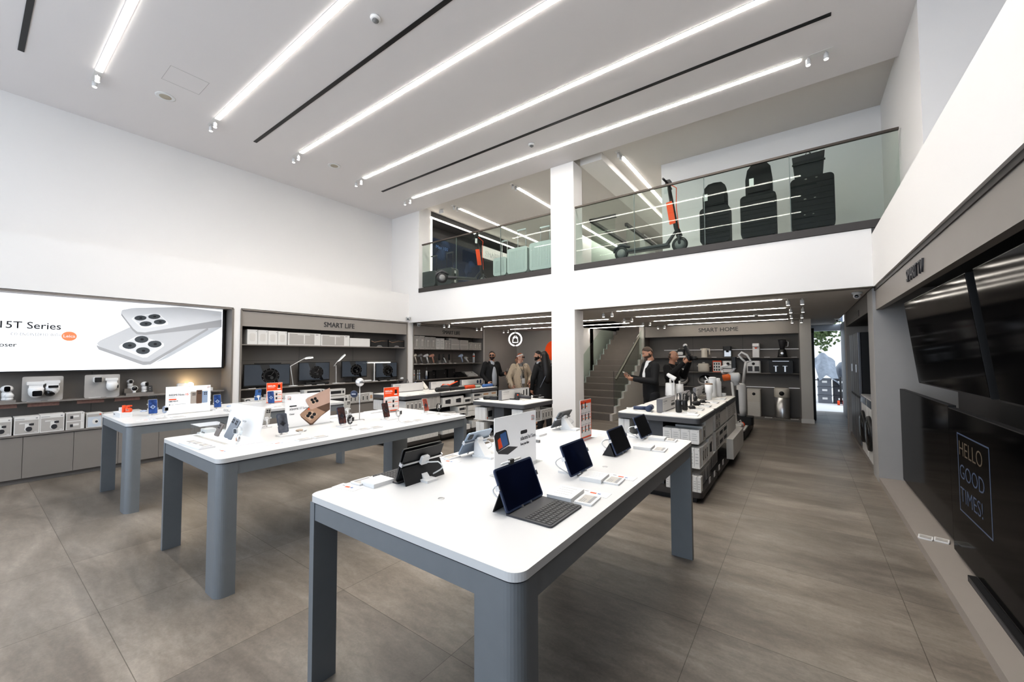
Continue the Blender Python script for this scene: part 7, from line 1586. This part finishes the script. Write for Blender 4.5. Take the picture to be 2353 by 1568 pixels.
    N = {'pel': (J['pel'], (.145 * s, .115 * s))}; ed = []
    for nm in 'lr':
        N['hp' + nm] = (J['hp' + nm], (.10 * s, .10 * s)); N['kn' + nm] = (J['kn' + nm], (.072 * s, .075 * s)); N['an' + nm] = (J['an' + nm] + Vector((0, 0, -.01)), (.062 * s, .065 * s)); ed += [('pel', 'hp' + nm), ('hp' + nm, 'kn' + nm), ('kn' + nm, 'an' + nm)]
    m = MB(); as_mb(skin(N, ed, 'pel', .016), m); m.obj('trousers', trousers, t)
    for nm, sd in (('l', -1), ('r', 1)):
        a = J['an' + nm]; MB().tube([(a.x, a.y + .04 * s, .045), (a.x, a.y - .02, .05), (a.x + sd * .006, a.y - .10 * s, .04), (a.x + sd * .008, a.y - .18 * s, .03)], [.035, .045, .042, .026], 10).obj('shoe', BLACK, t)
    return t, J, T, s
short = lambda x, y, z: z > .072 - .65 * max(0, y + .07) and not (abs(x) > .06 and z < .03 and y < .04)
full_beard = lambda x, y, z: y < .02 and (z < -.034 or (z < .0 and abs(x) > .062 and y > -.03)) and not (abs(x) < .020 and -.069 < z < -.053) and not (z > -.044 and abs(x) < .012)
down = dict(l=((-.27, .03, 1.14), (-.26, -.08, .90)), r=((.27, .03, 1.14), (.26, -.08, .90)))
def stand(px, y): p = W(px, 850, y=y); return (p.x, y, .001)
t, J, T, s = person('bearded man in a black jacket and pale grey shirt beyond the left island', stand(1130, 8.15), R(70), 1.80, dict(l=((-.27, .02, 1.14), (-.20, -.16, .97)), r=((.28, .02, 1.14), (.24, -.24, 1.16))), head_yaw=-38, coat=COATB, shirt=SHIRTG, hair=short, beard=full_beard, glasses=BLACK, fat=1.12, shirt_w=.10)
q = t.location + Matrix.Rotation(R(70), 3, 'Z') @ (J['wrr'] + Vector((0, -.10, .0)) )
tag(MB().lathe([(.03, -.02), (.036, .07), (.033, .08)], n=16, mi=0).tube([(0, 0, .07), (.02, 0, .15)], .004, 6, 1).obj('drinking_glass', [mat('dark_drink', (.03, .018, .014), .15, var=.1), OFFW], None, q), 'dark drink with a straw held by the man in the pale grey shirt', 'drink')
t, J, T, s = person('woman in a cream shaggy coat, white headband and sunglasses', stand(1195, 8.4), R(62), 1.74, dict(l=((-.30, .05, 1.14), (-.27, -.08, .93)), r=((.30, .0, 1.14), (.16, -.22, 1.02))), head_yaw=28, sk=SKIN2, coat=mat('shaggy_cream', (.62, .52, .40), .9, var=.2, scale=40), shirt=KNITG, trousers=mat('white_trousers', (.70, .70, .72), .7, var=.04), hair=lambda x, y, z: (z > .03 and y > -.04) or (y > .03 and z > -.05), hair_mat=HAIRR, glasses=BLACK, fat=1.12, coat_name='shaggy_coat', shirt_w=.09)
ck = [c for c in t.children if c.name.startswith('shaggy_coat')][0]; rnd = random.Random(5); m = MB(); me = ck.data
as_mb(me, m)
for p in me.polygons:
    if rnd.random() < .62:
        c, nrm = p.center, p.normal; tip = c + nrm * rnd.uniform(.02, .045) + Vector((rnd.uniform(-.015, .015), rnd.uniform(-.015, .015), -rnd.uniform(.03, .075))); sdv = nrm.cross(Vector((0, 0, 1))); sdv = sdv.normalized() * .007 if sdv.length > .01 else Vector((.007, 0, 0))
        m.poly([c + sdv, c - sdv, tip])
o = m.obj('shaggy_coat', ck.data.materials[0], t); bpy.data.objects.remove(ck)
m = MB(); head_shell(lambda x, y, z: .035 < z + .35 * y < .068, 1.10, m, T); o = m.obj('headband', WHITE, t); q = o.modifiers.new('s', 'SOLIDIFY'); q.thickness = .008
MB().tube([J['nb'] + Vector((-.06, -.05, .02)), J['ch'] + Vector((-.03, -.16, .0)), J['sp'] + Vector((0, -.175, -.02))], .006, 6).tube([J['nb'] + Vector((.06, -.05, .02)), J['ch'] + Vector((.03, -.16, .0)), J['sp'] + Vector((0, -.175, -.02))], .006, 6).obj('lanyard', BLACK, t)
MB().box(-.04, .04, J['sp'].y - .19, J['sp'].y - .185, J['sp'].z - .15, J['sp'].z - .02).obj('badge', WHITE, t)
t, J, T, s = person('dark-haired bearded man in a black sweater facing the woman in the shaggy coat', stand(1239, 8.3), R(-40), 1.79, dict(l=((-.25, .02, 1.13), (-.20, -.12, .94)), r=((.25, .02, 1.13), (.18, -.16, .98))), head_yaw=-8, hair=short, beard=full_beard, coat=mat('black_sweater', (.012, .012, .014), .9, var=.2, scale=30), shirt=SHIRTG, shirt_w=.03)
t, J, T, s = person('woman with long black hair and a black coat, seen from behind beside the column', stand(1250, 7.75), R(232), 1.76, down, head_yaw=20, hair=lambda x, y, z: z > .05 or y > -.03, coat_len=.25, fat=1.05)
MB().tube([T @ Vector((0, .02, .115)), T @ Vector((0, .05, .03)), T @ Vector((0, .075, -.12)), T @ Vector((0, .11, -.32)), T @ Vector((0, .12, -.52)), T @ Vector((0, .11, -.60))], [.05, .085, .10, .12, .11, .05], 14).obj('long_hair', HAIRB, t)
MB().tube([J['shl'] + Vector((.02, .09, .06)), J['ch'] + Vector((.0, .16, -.05)), J['pel'] + Vector((.16, .17, .0))], .008, 6).obj('bag_strap', mat('chain_strap', (.25, .27, .32), .4, metal=.6, var=.2), t)
person('person in a dark jacket almost hidden behind the woman in the shaggy coat', stand(1190, 9.2), R(36), 1.66, down, hair=short)
t, J, T, s = person('bearded man in a black suit looking down at his phone beside the right island', (-2.28, 7.55, .001), R(-46), 1.83, dict(l=((-.26, -.04, 1.13), (-.10, -.34, 1.20)), r=((.26, -.06, 1.14), (.06, -.34, 1.17))), head_yaw=0, head_pitch=20, lean=.06, hair=short, hair_mat=HAIRG, beard=full_beard, shirt=SHIRTW, shirt_w=.06, shirt_low=.7, palms=dict(l=(0, -.4, 1), r=(0, -.3, 1)), curl=.7)
q = t.location + Matrix.Rotation(R(-46), 3, 'Z') @ Vector((-.03, -.46, 1.31))
ph = thing('smartphone', 'phone held by the man in the black suit', 'phone', q, R(-46 + 180)); MB(Matrix.Rotation(R(-55), 4, 'X')).rbox(-.038, .038, 0, .009, -.08, .08, .01, 'y').obj('body', SILV, ph); MB(Matrix.Rotation(R(-55), 4, 'X')).rbox(-.035, .035, -.001, 0, -.076, .076, .008, 'y').obj('screen', GLOSS, ph)
t, J, T, s = person('photographer with a shaved head raising a camera behind the man in the suit', (-2.12, 8.45, .001), R(75), 1.76, dict(l=((-.30, -.06, 1.22), (-.12, -.30, 1.50)), r=((.30, -.08, 1.22), (.10, -.30, 1.52))), head_yaw=10, head_pitch=4, hair=lambda x, y, z: y > .03 and -.03 < z < .06, hair_mat=HAIRG, palms=dict(l=(.6, -.3, .6), r=(-.6, -.3, .6)), curl=.8)
q = t.location + Matrix.Rotation(R(75), 3, 'Z') @ Vector((.0, -.36, 1.60))
c = thing('camera', 'black camera with a raised flash held by the photographer', 'camera', q, R(75)); MB().rbox(-.07, .07, -.03, .035, -.05, .05, .015, 'y').obj('body', BLACK, c); MB().lathe([(.038, -.14), (.04, -.03)], n=18, axis='y').obj('lens', BLACK, c)
f = MB(Matrix.Translation((0, 0, .06)) @ Matrix.Rotation(R(-25), 4, 'X')).rbox(-.035, .035, -.025, .025, 0, .11, .01, 'z').rbox(-.038, .038, -.03, .03, .11, .2, .01, 'z').obj('flash', BLACK, c); MB(Matrix.Translation((0, 0, .06)) @ Matrix.Rotation(R(-25), 4, 'X')).ball((0, 0, .21), .042, .042, .035).obj('diffuser_dome', OFFW, f)
# reception corner behind the people
t = thing('reception_counter', 'black counter against the rear wall behind the people', 'counter', (-7.2, 11.2, 0)); MB().rbox(-1.0, 1.52, 0, .5, 0, .95, .04).obj('front', BLACK, t); MB().rbox(-1.02, 1.54, -.02, .52, .95, .98, .04).obj('counter_top', DARK, t)
p = W(1184, 780, y=9.6)
t = thing('pendant_sign', 'round white light ring with a shopping bag symbol hanging from the soffit', 'sign', (p.x, 9.6, p.z), R(20)); NW = mat('sign_white_glow', (1, 1, 1), .5, var=0, emit=(1, 1, 1), es=1.3)
ri = W(1172, 780, y=9.6); r = (p - ri).length * 1.0
pts = [(r * math.cos(a * PI / 16), 0, r * math.sin(a * PI / 16)) for a in range(-1, 34)]
MB().tube(pts, r * .11, 8).obj('ring', NW, t)
MB().tube([(-r * .42, 0, -r * .5), (r * .42, 0, -r * .5), (r * .34, 0, r * .28), (-r * .34, 0, r * .28), (-r * .42, 0, -r * .5)], r * .06, 6).tube([(-r * .18, 0, r * .1), (-r * .17, 0, r * .5), (r * .17, 0, r * .5), (r * .18, 0, r * .1)], r * .05, 6).obj('bag_symbol', NW, t)
MB().cyl((0, 0, r), (0, 0, ZS - p.z), .008).obj('rod', WHITE, t)
p = W(1273, 806, y=11.74); tag(MB().lathe([(.33, 0), (.34, .02), (.3, .03)], n=32, axis='y').obj('round_sign', mat('orange_wall_disc', (.85, .10, .02), .4, var=.02, emit=(.85, .10, .02), es=.3), None, (p.x, 11.74 - .03, p.z)), 'large orange disc on the rear wall beside the column', 'sign')
# ---------------------------------------------------------------- outside the exit door
gm = mat('pavement', (.62, .60, .57), .8, var=.08, scale=3)
tag(MB().box(-3, 5, 15., 26., -.3, -.02).obj('pavement', gm), 'pale pavement outside the exit doorway', 'ground', kind='structure')
# ---------------------------------------------------------------- daylight and camera
wd = bpy.data.worlds.new('World'); SC.world = wd; wd.use_nodes = True
nt = wd.node_tree; bg = nt.nodes['Background']
sky = nt.nodes.new('ShaderNodeTexSky'); sky.sky_type = 'HOSEK_WILKIE'; sky.turbidity = 6; sky.ground_albedo = .4; sky.sun_direction = (.3, -.5, .8)
mx = nt.nodes.new('ShaderNodeMix'); mx.data_type = 'RGBA'; mx.inputs['Factor'].default_value = .8
mx.inputs['B'].default_value = (.78, .88, 1.0, 1)
nt.links.new(sky.outputs[0], mx.inputs['A']); nt.links.new(mx.outputs['Result'], bg.inputs['Color'])
bg.inputs['Strength'].default_value = 2.6
def area(name, loc, rot, sx, sy, e, col):
    l = bpy.data.lights.new(name, 'AREA'); l.shape = 'RECTANGLE'; l.size = sx; l.size_y = sy; l.energy = e; l.color = col
    o = bpy.data.objects.new(name, l); COL.objects.link(o); o.location = loc; o.rotation_euler = rot
    return o
for y in (.956, 2.275, 3.58, 4.89, 6.2):
    o = area('ceiling_strip_lamp', (-3.66, y, ZC - .02), (0, 0, 0), 7.4, .06, 28 if y < 2 else 39, (1, .945, .87)); o.data.spread = R(135)
cam = bpy.data.cameras.new('Camera'); co = bpy.data.objects.new('Camera', cam); COL.objects.link(co)
cam.sensor_width = 36; cam.sensor_fit = 'HORIZONTAL'; cam.lens = FPX / 2353 * 36; cam.clip_start = .05; cam.clip_end = 200
mw = Matrix((CR, CU, -CF)).transposed().to_4x4(); mw.translation = (0, 0, EYE)
co.matrix_world = mw
SC.camera = co
vs = SC.view_settings
vs.view_transform = 'Standard'; vs.look = 'Medium High Contrast'; vs.exposure = 0.; vs.gamma = 1.
SC.cycles.max_bounces = 8; SC.cycles.diffuse_bounces = 4; SC.cycles.glossy_bounces = 4; SC.cycles.transparent_max_bounces = 16; SC.cycles.transmission_bounces = 4
SC.cycles.caustics_reflective = False; SC.cycles.caustics_refractive = False; SC.cycles.sample_clamp_indirect = 6.
